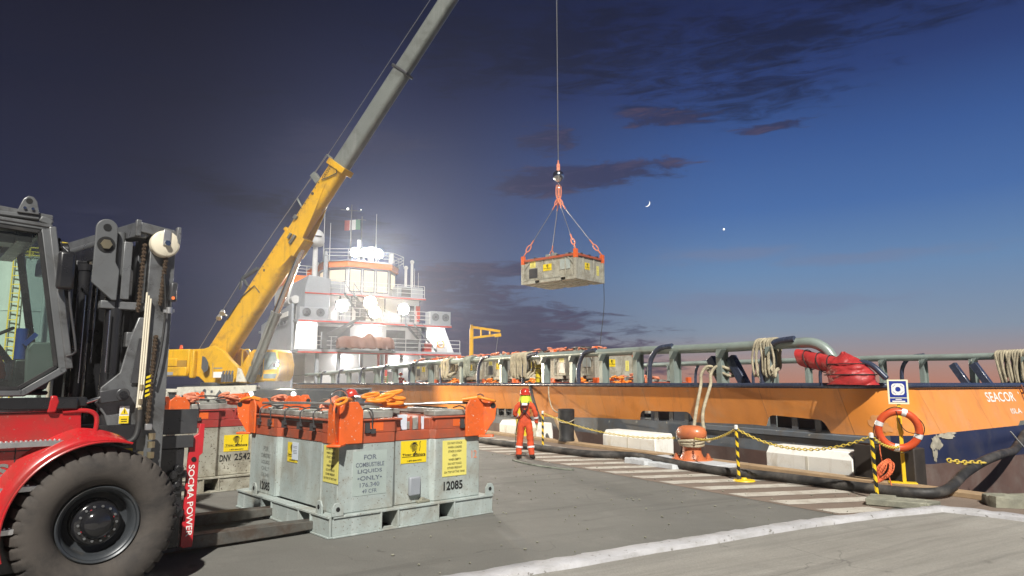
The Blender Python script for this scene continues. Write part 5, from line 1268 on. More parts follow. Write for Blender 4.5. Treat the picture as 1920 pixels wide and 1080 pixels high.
# ---- post-cornered tanks (one on the hook, two tiers on deck)
def tank_b(name, label, loc, rz, group=None):
    t = thing(name, label, 'tank', loc, rz, group); LX, LY, H_ = 2.0, 2.88, 1.13
    b = MB(); b.b2((.07, .07, .14), (LX - .07, LY - .07, 1.02))
    for y in (.55, 1.2, 1.75): b.b2((.045, y, .13), (.075, y + .06, 1.0))
    for x in (.55, 1.3): b.b2((x, .045, .13), (x + .06, .075, 1.0))
    b.build('tank_body', 'tankold', t, bevel=.01)
    b = MB()
    for x0, x1 in ((0, .13), (LX - .13, LX)):
        for y0, y1 in ((0, .55), (.80, 1.9), (2.15, LY)): b.b2((x0, y0, .0), (x1, y1, .16))
        b.b2((x0, .0, .115), (x1, LY, .163))
    for y0, y1 in ((0, .13), (LY - .13, LY)): b.b2((.13, y0 + .003, .003), (LX - .13, y1 - .003, .157))
    b.b2((.1, .1, .01), (LX - .1, LY - .1, .06))
    for x in (.5, 1.0, 1.5): b.b2((x - .04, .1, -.03), (x + .04, LY - .1, .01))
    b.build('base_frame', 'tankold', t, bevel=.006)
    for x in (0, LX - .12):
        for y in (0, LY - .12):
            b = MB(); b.b2((x - .008, y - .008, .004), (x + .128, y + .128, .858)); o = b.build('corner_post', 'tankold', t, bevel=.006)
            b = MB(); b.b2((x - .012, y - .012, .86), (x + .132, y + .132, 1.22)); b.build('post_top', 'lug', o, bevel=.006)
    b = MB()
    for a, c in (((.12, .02, .96), (LX - .12, .09, 1.06)), ((.12, LY - .09, .96), (LX - .12, LY - .02, 1.06)), ((.02, .12, .96), (.09, LY - .12, 1.06)), ((LX - .09, .12, .96), (LX - .02, LY - .12, 1.06))): b.b2(a, c)
    b.build('rim', 'rimorange', t, bevel=.005)
    b = MB(); b.b2((.095, .095, 1.03), (LX - .095, LY - .095, 1.075)); b.b2((.3, 1.25, 1.07), (.42, 1.5, 1.24)); b.b2((.3, 1.62, 1.07), (.42, 1.8, 1.22)); b.b2((.2, .2, 1.075), (.9, .7, 1.14)); b.b2((1.1, .3, 1.075), (1.8, 2.4, 1.13)); b.b2((.2, 2.0, 1.075), (.8, 2.7, 1.12)); b.build('top_fitting', 'tanktop', t, bevel=.008)
    for y in (.3, .9, 2.1): b = MB(); b.b2((.0, y, 1.062), (.14, y + .09, 1.10)); b.build('hatch_clamp', 'mastdark', t)
    for x in (.4, .95, 1.5): b = MB(); b.b2((x, .0, 1.062), (x + .09, .14, 1.10)); b.build('hatch_clamp', 'mastdark', t)
    b = MB(); b.bar((.05, .13, .62), (.05, .45, .95), .04, .03, up=(1, 0, 0)); b.build('brace', 'tankold', t)
    b = MB(); b.bar((.05, LY - .13, .62), (.05, LY - .45, .95), .04, .03, up=(1, 0, 0)); b.build('brace', 'tankold', t)
    b = MB(); b.b2((.055, 2.05, .24), (.071, 2.5, .64)); b.build('dark_panel', 'mastdark', t); b = MB(); b.b2((.05, .35, .45), (.069, .85, .86)); b.build('data_panel', 'tank', t)
    tiger_sticker((.068, 1.52, .62), -Y, Z, .44, .28, t); tiger_sticker((.86, .068, .60), X, Z, .34, .28, t)
    for o, ux, w, h in (((.069, 2.30, .82), -Y, .30, .28), ((1.62, .069, .50), X, .17, .40)):
        p = plate('stacking_notice', o, ux, Z, w, h, 'decalpale', t); lettering('notice_lettering', [(s, 0, h * (.40 - i * .115), w * SW[i], h * .055) for i, s in enumerate(STACK)], o, ux, Z, 'ink', p, .009)
    return t
HB = Vector((2.56, 26.87, 6.03))
hung = tank_b('chemical_tank', 'grey tank with orange corner tops hanging in mid-air from the crane', HB, 2.419 - PI / 2)
place = ['first from the stern', 'second from the stern', 'third from the stern', 'fourth from the stern', 'fifth from the stern', 'sixth from the stern', 'seventh from the stern']
k = 0
for i in range(7):
    for tier in (0, 1):
        s_ = 10.4 + 2.98 * i
        if tier and i == 0: continue
        o = copy_tree(hung)
        o.location = W(s_, 4.1 + .05 * ((i * 7) % 3), .88 if not tier else 2.06); o.rotation_euler = (0, 0, QANG - PI / 2)
        o['group'] = 'tanks stacked on the ship deck'
        o['label'] = ('grey tank in the %s tier on the ship deck, %s' % ('upper' if tier else 'lower', place[i - tier]))
# faded sling heaps on the deck tanks
sl = None
for i in range(7):
    s_ = 10.4 + 2.98 * i; tier = 0 if i == 0 else 1; r = random.Random(40 + i)
    t = thing('lifting_sling', 'faded orange sling heap on top of the deck tank %s' % place[i], 'sling', W(s_ + 1.4, 4.6, .88 + 1.13 if not tier else 2.06 + 1.13), QANG, 'slings lying on the deck tanks')
    b = MB()
    for k in range(26):
        a = r.uniform(0, 3); link(b, Vector((r.uniform(-1.2, 1.2), r.uniform(-.5, .35), .03 + abs(r.gauss(0, .06)))), Vector((math.cos(a), math.sin(a), r.uniform(-.3, .3))).normalized(), Vector((-math.sin(a), math.cos(a), .4)).normalized(), .24, .12, .028, 10)
    b.build('hook_heap', 'rigger', t, smooth=60)
    b = MB()
    for k in range(4): b.tube(bez([(r.uniform(-1.3, 1.3), r.uniform(-.4, .4), .05), (r.uniform(-.6, .6), r.uniform(-.4, .4), .12), (r.uniform(-1.3, 1.3), r.uniform(-.4, .4), .05)], 6), .02, 5)
    b.build('wire_leg', 'darkwire', t, smooth=60)
for i, s_ in enumerate((11.2, 13.6, 16.6, 20.4, 24.2)):
    r = random.Random(70 + i); t = thing('lifting_sling', ['orange sling heap on the ship deck nearest the stern', 'orange sling heap on the ship deck by the last stacked tank', 'orange sling heap on the ship deck beside the yellow roll', 'orange sling heap on the ship deck under the grey-green rope', 'orange sling heap on the ship deck farthest forward'][i], 'sling', W(s_, 3.45, 1.84), QANG, 'slings heaped inside the ship rail')
    b = MB()
    for k in range(16):
        a = r.uniform(0, 3); link(b, Vector((r.uniform(-.4, .4), r.uniform(-.2, .2), .02 + abs(r.gauss(0, .10)))), Vector((math.cos(a), math.sin(a), r.uniform(-.3, .3))).normalized(), Vector((-math.sin(a), math.cos(a), .4)).normalized(), .26, .12, .03, 10)
    b.build('hook_heap', 'slingor', t, smooth=60)
    b = MB(); b.b2((-.5, -.5, -1.08), (.5, .35, -.02)); b.build('sling_bin', 'rimorange', t, bevel=.02)

# ---- hoist line, ball and four-leg sling above the hanging tank
m3 = Matrix.Rotation(2.419 - PI / 2, 3, 'Z')
tops = [HB + m3 @ Vector(p) for p in ((.06, .06, 1.20), (1.94, .06, 1.20), (.06, 2.82, 1.20), (1.94, 2.82, 1.20))]
HK = Vector((2.0, 28.5, 10.72))
TIP = Vector((2.0, 28.5, 27.2))
t = thing('hook_ball', 'shiny steel hook ball on the crane wire above the hanging tank', 'hook ball', HK)
b = MB(); b.lathe([(0, -.26), (.07, -.25), (.20, -.12), (.245, .02), (.22, .14), (.12, .24), (.06, .27), (0, .27)], (0, 0, 0), Z, 28); b.build('ball', 'chrome', t, smooth=60)
b = MB(); b.b2((-.07, -.05, .27), (.07, .05, .55)); b.cyl((0, -.07, .47), (0, .07, .47), .04, n=10); b.cyl((0, 0, .55), (0, 0, .72), .045, .03, n=10); b.build('swivel', 'rigger', t, bevel=.01)
b = MB(); b.tube(bez([(0, 0, -.25), (.02, 0, -.33), (.09, 0, -.40), (.05, 0, -.49), (-.05, 0, -.47), (-.08, 0, -.41)], 5), .028, 8); b.build('hook', 'chrome', t, smooth=60)
t = thing('lifting_sling', 'four-leg wire sling with orange links between hook ball and hanging tank', 'sling', HK + Z * -.45)
b = MB(); link(b, Vector((-.06, 0, -.22)), Z, X, .58, .09, .026); link(b, Vector((.07, 0, -.22)), Z, X, .58, .09, .026)
for c in tops:
    d = (c - t.location).normalized(); u = d.cross(Y).normalized(); link(b, Vector((0, 0, -.5)) + d * .18, d, u, .32, .10, .026); link(b, Vector((0, 0, -.5)) + d * .44, d, d.cross(u), .26, .10, .024)
b.build('master_link', 'rigger', t, smooth=60)
for c in tops:
    p1 = c - t.location; p0 = Vector((0, 0, -.5)) + p1.normalized() * .6; d = (p1 - p0).normalized(); e = p1 - d * .75
    b = MB(); b.tube([p0.lerp(e, i / 6) for i in range(7)], .016, 6); b.build('wire_leg', 'wire', t, smooth=60)
    b = MB(); u = d.cross(Y).normalized(); b.tube([e - d * .1, e + d * .16], .03, 8); link(b, e + d * .32, d, u, .34, .14, .026); link(b, e + d * .60, d, d.cross(u), .26, .11, .022); b.build('end_hook', 'rigger', t, smooth=60)
b = MB(); b.tube(bez([HB + m3 @ Vector((1.95, .0, .1)), HB + m3 @ Vector((1.9, -.02, -1.0)), HB + m3 @ Vector((1.6, -.05, -2.2)), HB + m3 @ Vector((1.3, -.1, -3.2))], 10), .014, 5)
tag(b.build('tag_line', 'darkwire', None, smooth=60), 'thin tag line hanging below the airborne tank', 'line')
# ================================================================== FORKLIFT
fkl = thing('forklift', 'large red forklift with black mast lifting the near grey tank, cab at left edge', 'forklift', (-3.62, 6.23, 0), R(42))
def make_wheel(x, y, flip=1):
    b = MB(); NA = 216
    prof = [(.325, .13), (.335, .07), (.37, .015), (.44, -.028), (.53, -.032), (.59, -.012), (.627, .018), (.648, .05), (.66, .09), (.662, .21), (.66, .33), (.645, .37), (.60, .41), (.50, .43), (.345, .42)]
    vs = []
    for i in range(NA):
        a = 2 * PI * i / NA; notch = (i % 6) < 1
        for k, (r, h) in enumerate(prof):
            if notch and 6 <= k <= 12: r -= .020 if k in (6, 12) else .034
            if notch and k in (6, 12): h += .012 if k == 6 else -.012
            vs.append((x + r * math.cos(a), y + flip * h, .66 + r * math.sin(a)))
    m = len(prof)
    b.add(vs, [(i * m + k, i * m + k + 1, ((i + 1) % NA) * m + k + 1, ((i + 1) % NA) * m + k) for i in range(NA) for k in range(m - 1)])
    ty = b.build('tyre', 'tyre', None, smooth=38)
    w = bpy.data.objects.new('wheel', None); col.objects.link(w); w.parent = fkl; ty.parent = w
    b = MB(); b.lathe([(.33, .10), (.332, .055), (.322, .045), (.308, .055), (.302, .085), (.285, .098), (.272, .13), (.262, .22), (.225, .25), (.20, .25)], (x, y, .66), Y * flip, 56)
    b.build('rim', 'rim', w, smooth=40)
    b = MB(); b.lathe([(.285, .255), (.21, .25), (.195, .22), (.19, .13), (.175, .115), (.135, .11), (.122, .08), (.095, .055), (.05, .04), (0, .036)], (x, y, .66), Y * flip, 44)
    hb = b.build('hub', 'hub', w, smooth=50)
    b = MB()
    for i in range(14):
        a = 2 * PI * i / 14; c = Vector((x + .150 * math.cos(a), y + flip * .113, .66 + .150 * math.sin(a))); b.cyl(c, c - Y * flip * .018, .011, n=6)
    b.build('wheel_nut', 'mastgrey', hb)
    b = MB()
    for a in (20, 115, 205, 300):
        c = Vector((x + .128 * math.cos(R(a)), y + flip * .109, .66 + .128 * math.sin(R(a)))); b.cyl(c, c - Y * flip * .006, .009, n=8)
    b.build('red_mark', 'redbar', hb)
    return w
make_wheel(0, 0); make_wheel(0, 3.2, -1); make_wheel(-3.3, .15)
# red body side with wheel arch
arch = [(.80 * math.cos(R(t)), .66 + .80 * math.sin(R(t))) for t in range(192, 101, -3)]
poly = [(-2.45, .42), (-.86, .42)] + arch + [(-.185, 1.45), (-.20, 1.645), (-4.2, 1.66), (-4.2, .9), (-2.6, .9)]
b = MB(); b.prism(poly, (0, .10, 0), X, Z, -2.9); b.build('body', 'red', fkl, bevel=.012)
b = MB()
def fend(u, v):
    t = R(74 + 122 * u); tipw = min(1, u * 3.5 + .12)
    R_, y_ = [(.725, -.045), (.745, -.055), (.775, -.045), (.82, .02), (.86, .098)][0] if v < .01 else [(.745, -.055), (.775, -.045), (.82, .02), (.875, .098)][min(3, int(round(v * 4)) - 1)]
    R_ = .725 + (R_ - .725) * tipw * (1 if u > .02 else .6)
    return Vector((R_ * math.cos(t) - .0 , y_, .66 + R_ * math.sin(t)))
b.grid(fend, 60, 4)
def fend_in(u, v):
    t = R(74 + 122 * u); return Vector((.725 * math.cos(t), -.045 + .5 * v, .66 + .725 * math.sin(t)))
b.grid(fend_in, 60, 2)
b.tube([fend(i / 60, 0) for i in range(61)], .011, 6)
b.build('mudguard', 'red', fkl, smooth=50)
for x0, x1, z in ((-2.2, -.20, 1.365), (-2.2, -.50, 1.0), (-2.2, -.60, .665)):
    b = MB(); b.prism([(x0, 0), (x1 - .03, 0), (x1 + .03, .045), (x0, .045)], (0, .10, z), X, Z, .085)
    for i in range(46): b.box((x1 - .05 - .034 * i, .06, z + .05), (.018, .05, .012))
    b.build('step', 'alu', fkl, bevel=.003)
b = MB(); b.tube(bez([(-.34, .10, 1.65), (-.16, .09, 1.655), (-.085, .09, 1.61), (-.075, .09, 1.52), (-.09, .08, 1.395)], 6), .021, 10); b.build('grab_handle', 'red', fkl, smooth=60)
b = MB(); b.b2((-4.0, .06, 1.672), (-.235, .22, 1.775)); b.b2((-.42, .10, 1.69), (-.16, .3, 1.775)); b.build('deck_beam', 'blackpaint', fkl, bevel=.012)
b = MB(); b.prism([(-.46, 1.645), (-.395, 1.645), (-.375, 1.74), (-.395, 1.79), (-.44, 1.79), (-.45, 1.74)], (0, .055, 0), X, Z, -.06); b.build('red_hinge', 'red', fkl, bevel=.012)
b = MB(); b.b2((-.655, .094, .92), (-.648, .105, 1.36)); b.b2((-2.2, .094, 1.33), (-.27, .105, 1.337)); b.build('panel_seam', 'rubber', fkl)
b = MB(); b.text('S', (-.735, .096, 1.18), X, Z, .10, .11, bold=.04); b.build('chrome_letter', 'chrome', fkl)
# black boxes standing for the shade under the body, with the axle
b = MB(); b.b2((-.5, .45, .38), (.35, 2.8, 1.5)); b.b2((-2.4, .3, .3), (-.5, 2.8, .95)); b.cyl((0, .2, .66), (0, 3.0, .66), .2, n=16); b.build('axle_and_shadow_box', 'blackpaint', fkl)
# ---- cab
cab = bpy.data.objects.new('cab', None); col.objects.link(cab); cab.parent = fkl
fr = [(-.555, 3.33), (-.315, 2.02), (-.60, 1.815), (-2.0, 1.815), (-2.0, 3.38)]
def cabframe(y, w):
    b = MB()
    for i in range(5):
        p, q = fr[i], fr[(i + 1) % 5]; b.bar((p[0], y, p[1]), (q[0], y, q[1]), .07, .06, up=(0, 1, 0))
    for p in fr: b.cyl((p[0], y - .03, p[1]), (p[0], y + .03, p[1]), .036, n=12)
    return b
cabframe(.45, 0).build('door_frame', 'cabgrey', cab, bevel=.012)
b = MB()
for i in range(5):
    p, q = fr[i], fr[(i + 1) % 5]; c = (sum(f[0] for f in fr) / 5, sum(f[1] for f in fr) / 5)
    p2 = (p[0] + (c[0] - p[0]) * .075, p[1] + (c[1] - p[1]) * .06); q2 = (q[0] + (c[0] - q[0]) * .075, q[1] + (c[1] - q[1]) * .06)
    b.bar((p2[0], .44, p2[1]), (q2[0], .44, q2[1]), .028, .05, up=(0, 1, 0))
b.build('window_seal', 'rubber', cab)
b = MB(); b.bar((-.50, .44, 3.34), (-.265, .44, 2.03), .06, .06, up=(0, 1, 0)); b.bar((-.50, .44, 3.34), (-2.0, .44, 3.40), .035, .06, up=(0, 1, 0)); b.build('cab_pillar', 'mastgrey', cab, bevel=.01)
b = cabframe(2.1, 0); b.bar((-.555, .48, 3.33), (-.555, 2.07, 3.33), .06, .06); b.bar((-.315, .48, 2.02), (-.315, 2.07, 2.02), .06, .06); b.build('far_frame', 'blackpaint', cab, bevel=.01)
b = MB(); b.b2((-2.1, .42, 3.385), (-.60, 2.12, 3.43)); b.bar((-.60, .44, 3.405), (-.50, .44, 3.37), .06, .05, up=(0, 1, 0)); b.build('roof', 'cabgrey', cab, bevel=.012)
b = MB(); b.bar((-2.0, .46, 3.52), (-.50, .46, 3.425), .05, .055, up=(0, 1, 0)); b.b2((-2.0, .44, 3.431), (-1.9, .48, 3.50)); b.build('roof_rail', 'mastgrey', cab, bevel=.01)
b = MB(); b.prism([(-.085, 0), (.085, 0), (.075, .06), (.06, .12), (.03, .16), (-.01, .165), (-.045, .13), (-.065, .07)], (-.695, .43, 3.43), X, Z, .03); lg = b.build('roof_lug', 'mastgrey', cab, bevel=.006)
b = MB(); b.cyl((-.695, .397, 3.545), (-.695, .45, 3.545), .026, n=14); b.build('lug_hole', 'warnblack', lg)
b = MB()
for x in (-.725, -.665): b.cyl((x, .385, 3.475), (x, .40, 3.475), .013, n=10)
b.build('roof_bolt', 'chrome', lg)
b = MB(); b.add([(p[0], .452, p[1]) for p in fr], [(0, 1, 2, 3, 4)]); b.build('side_window', 'cabglass', cab, smooth=0)
b = MB(); b.add([(-.555, .48, 3.3), (-.555, 2.07, 3.3), (-.315, 2.07, 2.04), (-.315, .48, 2.04)], [(0, 1, 2, 3)]); b.build('windscreen', 'clearglass', cab, smooth=0)
b = MB(); b.prism([(-.42, 1.84), (-.585, 1.86), (-.60, 2.20), (-.56, 2.27), (-.385, 2.27), (-.36, 2.06)], (0, .50, 0), X, Z, -.06); b.build('kick_panel', 'cabgrey', cab, bevel=.015)
b = MB(); b.b2((-2.0, .5, 1.79), (-.40, 2.1, 1.83)); b.b2((-.66, .7, 1.83), (-.40, 1.9, 2.12)); b.b2((-2.02, .5, 1.8), (-1.98, 2.1, 2.5)); b.bar((-.60, 1.25, 2.05), (-.78, 1.25, 2.30), .06, .06); b.build('dashboard', 'blackpaint', cab, bevel=.02)
b = MB(); c = Vector((-.80, 1.25, 2.34)); d = Vector((-.5, 0, .85)).normalized(); u = Vector((.85, 0, .5)).normalized(); b.tube([c + Y * (.19 * math.cos(a)) + u * (.19 * math.sin(a)) for a in [2 * PI * i / 28 for i in range(28)]], .016, 8, closed=True); b.bar(c - Y * .18, c + Y * .18, .03, .02); b.build('steering_wheel', 'rubber', cab, smooth=60)
b = MB(); b.b2((-1.55, .95, 1.98), (-1.05, 1.5, 2.10)); b.bar((-1.55, 1.22, 2.05), (-1.72, 1.22, 2.75), .5, .12, up=(0, 1, 0)); b.b2((-1.45, 1.05, 1.83), (-1.15, 1.4, 1.98)); b.ball((-1.0, .72, 2.42), .17, 16, 12, sc=(.75, .7, 1.3)); b.b2((-1.5, .62, 2.16), (-.86, .80, 2.22)); b.build('seat', 'seat', cab, bevel=.03)
b = MB(); b.cyl((-.585, 1.0, 2.12), (-.585, 1.0, 2.42), .05, n=18); b.bar((-.57, .93, 2.26), (-.48, .93, 2.37), .05, .04); b.build('blue_bottle', 'bluebottle', cab)
b = MB(); b.b2((-.75, .6, 3.2), (-.62, 2.0, 3.31)); b.b2((-.95, .62, 3.18), (-.75, .9, 3.28)); b.build('roof_console', 'blackpaint', cab, bevel=.01)
# mirror and work lamps on the front pillar
b = MB(); b.box((-.375, .34, 2.93), (.14, .09, .36)); m_ = b.build('mirror', 'blackpaint', fkl, bevel=.03)
b = MB(); b.tube(bez([(-.40, .42, 3.16), (-.34, .36, 3.05), (-.33, .33, 2.7), (-.25, .33, 2.25), (-.25, .36, 2.17), (-.31, .43, 2.14)], 6), .011, 8); b.build('mirror_arm', 'mastdark', m_, smooth=60)
b = MB(); b.cyl((-.50, .55, 3.16), (-.40, .55, 3.18), .075, .09, n=18); b.cyl((-.42, .80, 3.16), (-.30, .80, 3.18), .075, .09, n=18); b.build('work_lamp', 'blackpaint', fkl, bevel=.008)
# ---- mast
mast_ = bpy.data.objects.new('mast', None); col.objects.link(mast_); mast_.parent = fkl
def upright(y, sgn):
    b = MB()
    b.b2((.36, y, .32), (.60, y + sgn * .03, 3.47)); b.b2((.545, y + sgn * .03, .32), (.60, y + sgn * .16, 3.47)); b.b2((.36, y + sgn * .03, .32), (.40, y + sgn * .16, 3.47))
    b.build('outer_rail', 'mastgrey', mast_, bevel=.006)
    b = MB(); b.b2((.29, y + sgn * .17, .30), (.52, y + sgn * .20, 3.42)); b.b2((.29, y + sgn * .20, .30), (.33, y + sgn * .32, 3.42)); b.b2((.48, y + sgn * .20, .3), (.52, y + sgn * .32, 3.42)); b.build('inner_rail', 'mastdark', mast_, bevel=.006)
    b = MB(); b.cyl((.10, y + sgn * .10, 1.1), (.10, y + sgn * .10, 2.70), .082, n=24); b.cyl((.10, y + sgn * .1, 2.70), (.10, y + sgn * .1, 2.76), .09, n=24); b.build('lift_cylinder', 'blackpaint', mast_, smooth=40)
    b = MB(); b.cyl((.10, y + sgn * .10, 2.76), (.10, y + sgn * .10, 3.40), .05, n=20); b.build('cylinder_rod', 'mastgrey', mast_, smooth=40)
    for c0_, c1_ in (((-.04, y + sgn * .02, 2.62), (.36, y + sgn * .14, 2.70)), ((.20, y - sgn * .0, 2.25), (.34, y + sgn * .12, 2.40)), ((.20, y, 1.88), (.34, y + sgn * .12, 2.0))): b = MB(); b.b2(c0_, c1_); b.build('cylinder_clamp', 'mastgrey', mast_, bevel=.01)
    # bracket plate with lifting eye
    b = MB(); top = [(-.045 + .095 * math.cos(R(a)), 3.40 + .095 * math.sin(R(a))) for a in range(0, 181, 15)]
    b.prism([(-.14, 2.86), (.04, 2.70), (.085, 2.70), (.09, 3.0), (.05, 3.08)] + top + [(-.14, 3.12)], (0, y - sgn * .0, 0), X, Z, sgn * .035 if sgn < 0 else .035); o = b.build('lifting_bracket', 'cabgrey', mast_, bevel=.008)
    b = MB(); f = y - .036
    b.cyl((-.045, f - .004, 3.41), (-.045, f + .05, 3.41), .036, n=18); b.cyl((-.045, f - .006, 3.24), (-.045, f + .05, 3.24), .078, n=24); b.build('bracket_hole', 'warnblack', o)
    b = MB(); b.cyl((-.045, f - .03, 3.24), (-.045, f, 3.24), .05, n=6); b.build('hex_nut', 'brass', o)
upright(.50, 1); upright(2.75, -1)
b = MB(); b.bar((.26, .49, 3.43), (-.10, 2.80, 3.47), .12, .15); b.bar((.56, .49, 3.42), (.24, .49, 3.46), .10, .09, up=(0, 1, 0)); b.b2((.20, .44, 3.36), (.25, .49, 3.53)); b.b2((.575, .40, 3.32), (.615, .47, 3.50)); b.build('crosshead', 'mastgrey', mast_, bevel=.008)
b = MB(); b.bar((-.04, .62, 3.18), (-.26, 2.78, 3.24), .13, .16); b.bar((.42, .6, 1.2), (.42, 2.7, 1.2), .12, .16); b.bar((.42, .6, 2.4), (.42, 2.7, 2.4), .1, .14); b.build('cross_tie', 'blackpaint', mast_, bevel=.012)
b = MB(); b.cyl((-.06, .55, 3.26), (-.28, 2.7, 3.33), .045, n=14); b.build('tie_tube', 'mastgrey', mast_, smooth=40)
for x0, x1, y0, y1, z1 in ((-.22, -.10, .86, 1.0, 3.12), (-.06, .08, .84, .98, 3.2), (-.12, .08, 2.2, 2.4, 3.12)):
    b = MB(); b.b2((x0, y0, .45), (x1, y1, z1)); b.build('mid_rail', 'blackpaint', mast_, bevel=.012)
b = MB(); b.cyl((-.15, .74, .6), (-.15, .74, 3.0), .056, n=20); b.cyl((-.15, .74, 3.0), (-.15, .74, 3.06), .064, n=20); b.build('side_cylinder', 'blackpaint', mast_, smooth=40)
b = MB(); b.b2((.06, 1.02, 1.5), (.40, 1.06, 3.36)); b.build('cross_plate', 'mastdark', mast_, bevel=.01)
b = MB(); b.b2((.12, .50, 2.72), (.20, .58, 3.30)); b.build('guide_plate', 'mastgrey', mast_, bevel=.008)
for x_, y_, z0_, z1_ in ((-.145, .665, 1.9, 2.75), (-.03, .80, 2.1, 3.0), (.035, .475, 2.0, 2.6)):
    b = MB(); b.cyl((x_, y_, z0_), (x_, y_, z1_), .008, n=8); b.build('glint_rod', 'chrome', mast_, smooth=60)  # thin bright rods added to stand for vertical glints on the mast
# cream roller with strap and chain
b = MB(); b.lathe([(0, .0), (.12, 0), (.135, .01), (.138, .02), (.138, .085), (.12, .10), (0, .10)], (.475, .40, 3.31), Y, 36); ro = b.build('roller', 'cream', mast_, smooth=40)
b = MB(); b.b2((.445, .385, 3.29), (.515, .399, 3.45)); b.build('roller_strap', 'alu', ro, bevel=.004)
b = MB(); b.cyl((.48, .35, 3.31), (.48, .386, 3.31), .03, n=6); b.build('roller_bolt', 'chrome', ro)
def leaf_chain(x0, z0, x1, z1, y, n):
    b = MB()
    for i in range(n):
        t0, t1 = i / n, (i + 1) / n; p, q = Vector((x0 + (x1 - x0) * t0, y, z0 + (z1 - z0) * t0)), Vector((x0 + (x1 - x0) * t1, y, z0 + (z1 - z0) * t1)); o = .008 if i % 2 else -.004
        b.cyl(p + Y * (o - .006), p + Y * (o + .026), .021, n=10); b.bar(p + Y * (o + .004), q + Y * (o + .004), .026, .012, up=(0, 1, 0)); b.cyl(p - Y * .022, p + Y * .03, .009, n=8)
    return b.build('lift_chain', 'chain', mast_, smooth=40)
leaf_chain(.50, 3.20, .475, 2.68, .445, 16); leaf_chain(.46, 2.36, .44, 1.50, .462, 26); leaf_chain(.30, 3.28, .285, 2.6, .48, 18)
b = MB(); b.b2((.415, .43, 1.44), (.475, .48, 1.50)); b.build('chain_anchor', 'alu', mast_, bevel=.004)
b = MB()
for i in range(3): b.tube([(.345 + .02 * i, .445, 2.80 - .03 * i), (.335 + .02 * i, .445, 1.86), (.33 + .015 * i, .445, 1.66)], .0095, 8)
b.build('hydraulic_tube', 'cream', mast_, smooth=60)
b = MB()
for z in (1.86, 1.72, 1.64): b.cyl((.355, .445, z - .025), (.355, .445, z + .025), .022, n=6)
for z in (1.38, 1.30, 1.20): b.cyl((.475, .42, z - .03), (.475, .42, z + .03), .034, n=6)
b.cyl((.385, .42, 1.06), (.385, .42, 1.24), .028, n=6); b.build('hydraulic_fitting', 'brass', mast_)
b = MB(); b.tube(bez([(.355, .45, 1.64), (.355, .44, 1.50), (.33, .42, 1.38), (.26, .42, 1.33), (.16, .45, 1.35)], 6), .03, 8); b.tube(bez([(.475, .42, 1.18), (.47, .40, 1.0), (.50, .40, .86), (.58, .42, .80), (.68, .45, .82)], 6), .021, 8); b.tube(bez([(.49, .43, 3.0), (.52, .42, 2.6), (.50, .42, 2.2), (.46, .43, 1.9)], 6), .012, 6); b.build('hydraulic_hose', 'rubber', mast_, smooth=60)
# lower side bracket with tilt cylinder
b = MB(); b.prism([(.05, 1.05), (.40, 1.05), (.40, 2.55), (.30, 2.55), (.24, 2.35), (.17, 2.0), (.02, 1.86), (-.02, 1.70), (.06, 1.60), (.13, 1.4)], (0, .495, 0), X, Z, -.03); br = b.build('mast_bracket', 'mastgrey', mast_, bevel=.008)
b = MB(); b.prism([(.26, 1.9), (.31, 2.34), (.345, 2.34), (.345, 1.9)], (0, .464, 0), X, Z, -.01); b.build('bracket_rib', 'mastdark', br)
b = MB(); b.bar((.0, .45, 1.765), (.19, .45, 1.79), .12, .10, up=(0, 1, 0)); b.cyl((.19, .395, 1.79), (.19, .51, 1.79), .062, n=20); b.build('tilt_clevis', 'mastdark', mast_, bevel=.008)
b = MB(); b.cyl((.19, .37, 1.79), (.19, .52, 1.79), .035, n=16); b.build('tilt_pin', 'blackpaint', mast_)
b = MB(); b.cyl((-.15, .45, 1.705), (.02, .45, 1.765), .021, n=14); b.build('tilt_rod', 'chrome', mast_, smooth=40)
b = MB(); b.cyl((-.9, .45, 1.62), (-.15, .45, 1.705), .045, n=16); b.build('tilt_cylinder', 'blackpaint', mast_, smooth=40)
# stickers
p = plate('warning_sticker', (.225, .458, 1.595), X, Z, .085, .17, 'postwhite', mast_, .003)
b = MB(); b.b2((.184, .452, 1.513), (.266, .4545, 1.585)); b.build('yellow_field', 'decal', p)
b = MB(); b.add([(.19, .4515, 1.60), (.26, .4515, 1.60), (.225, .4515, 1.665)], [(0, 1, 2)]); b.build('warning_triangle', 'decal', p)
b = MB(); b.b2((.222, .449, 1.612), (.229, .4508, 1.645)); b.b2((.20, .449, 1.53), (.25, .4512, 1.536)); b.b2((.20, .449, 1.55), (.25, .4512, 1.556)); b.build('warning_mark', 'ink', p)
p = plate('yellow_sticker', (.24, .452, 1.20), X, Z, .16, .15, 'decal', mast_, .003); b = MB(); b.bar((.25, .447, 1.17), (.30, .447, 1.24), .01, .003, up=(0, 1, 0)); b.bar((.22, .447, 1.2), (.25, .447, 1.17), .01, .003, up=(0, 1, 0)); b.build('sticker_mark', 'ink', p)
b = MB()
for i in range(5): b.add([(.395, .452, 1.76 + .045 * i), (.44, .452, 1.78 + .045 * i), (.44, .452, 1.803 + .045 * i), (.395, .452, 1.783 + .045 * i)], [(0, 1, 2, 3)])
b.build('hazard_strip', 'decal', mast_, smooth=0)
# marker lamp
b = MB(); b.box((.575, .40, 2.82), (.07, .06, .20)); ml = b.build('marker_lamp', 'mastdark', mast_, bevel=.02)
b = MB(); b.ball((.57, .368, 2.755), .016, 10, 8); b.build('red_lens', 'ledred', ml)
b = MB(); b.cyl((.55, .40, 2.60), (.55, .40, 2.66), .03, n=12); b.bar((.50, .42, 2.62), (.60, .42, 2.63), .03, .03); b.build('lamp_clamp', 'alu', ml)
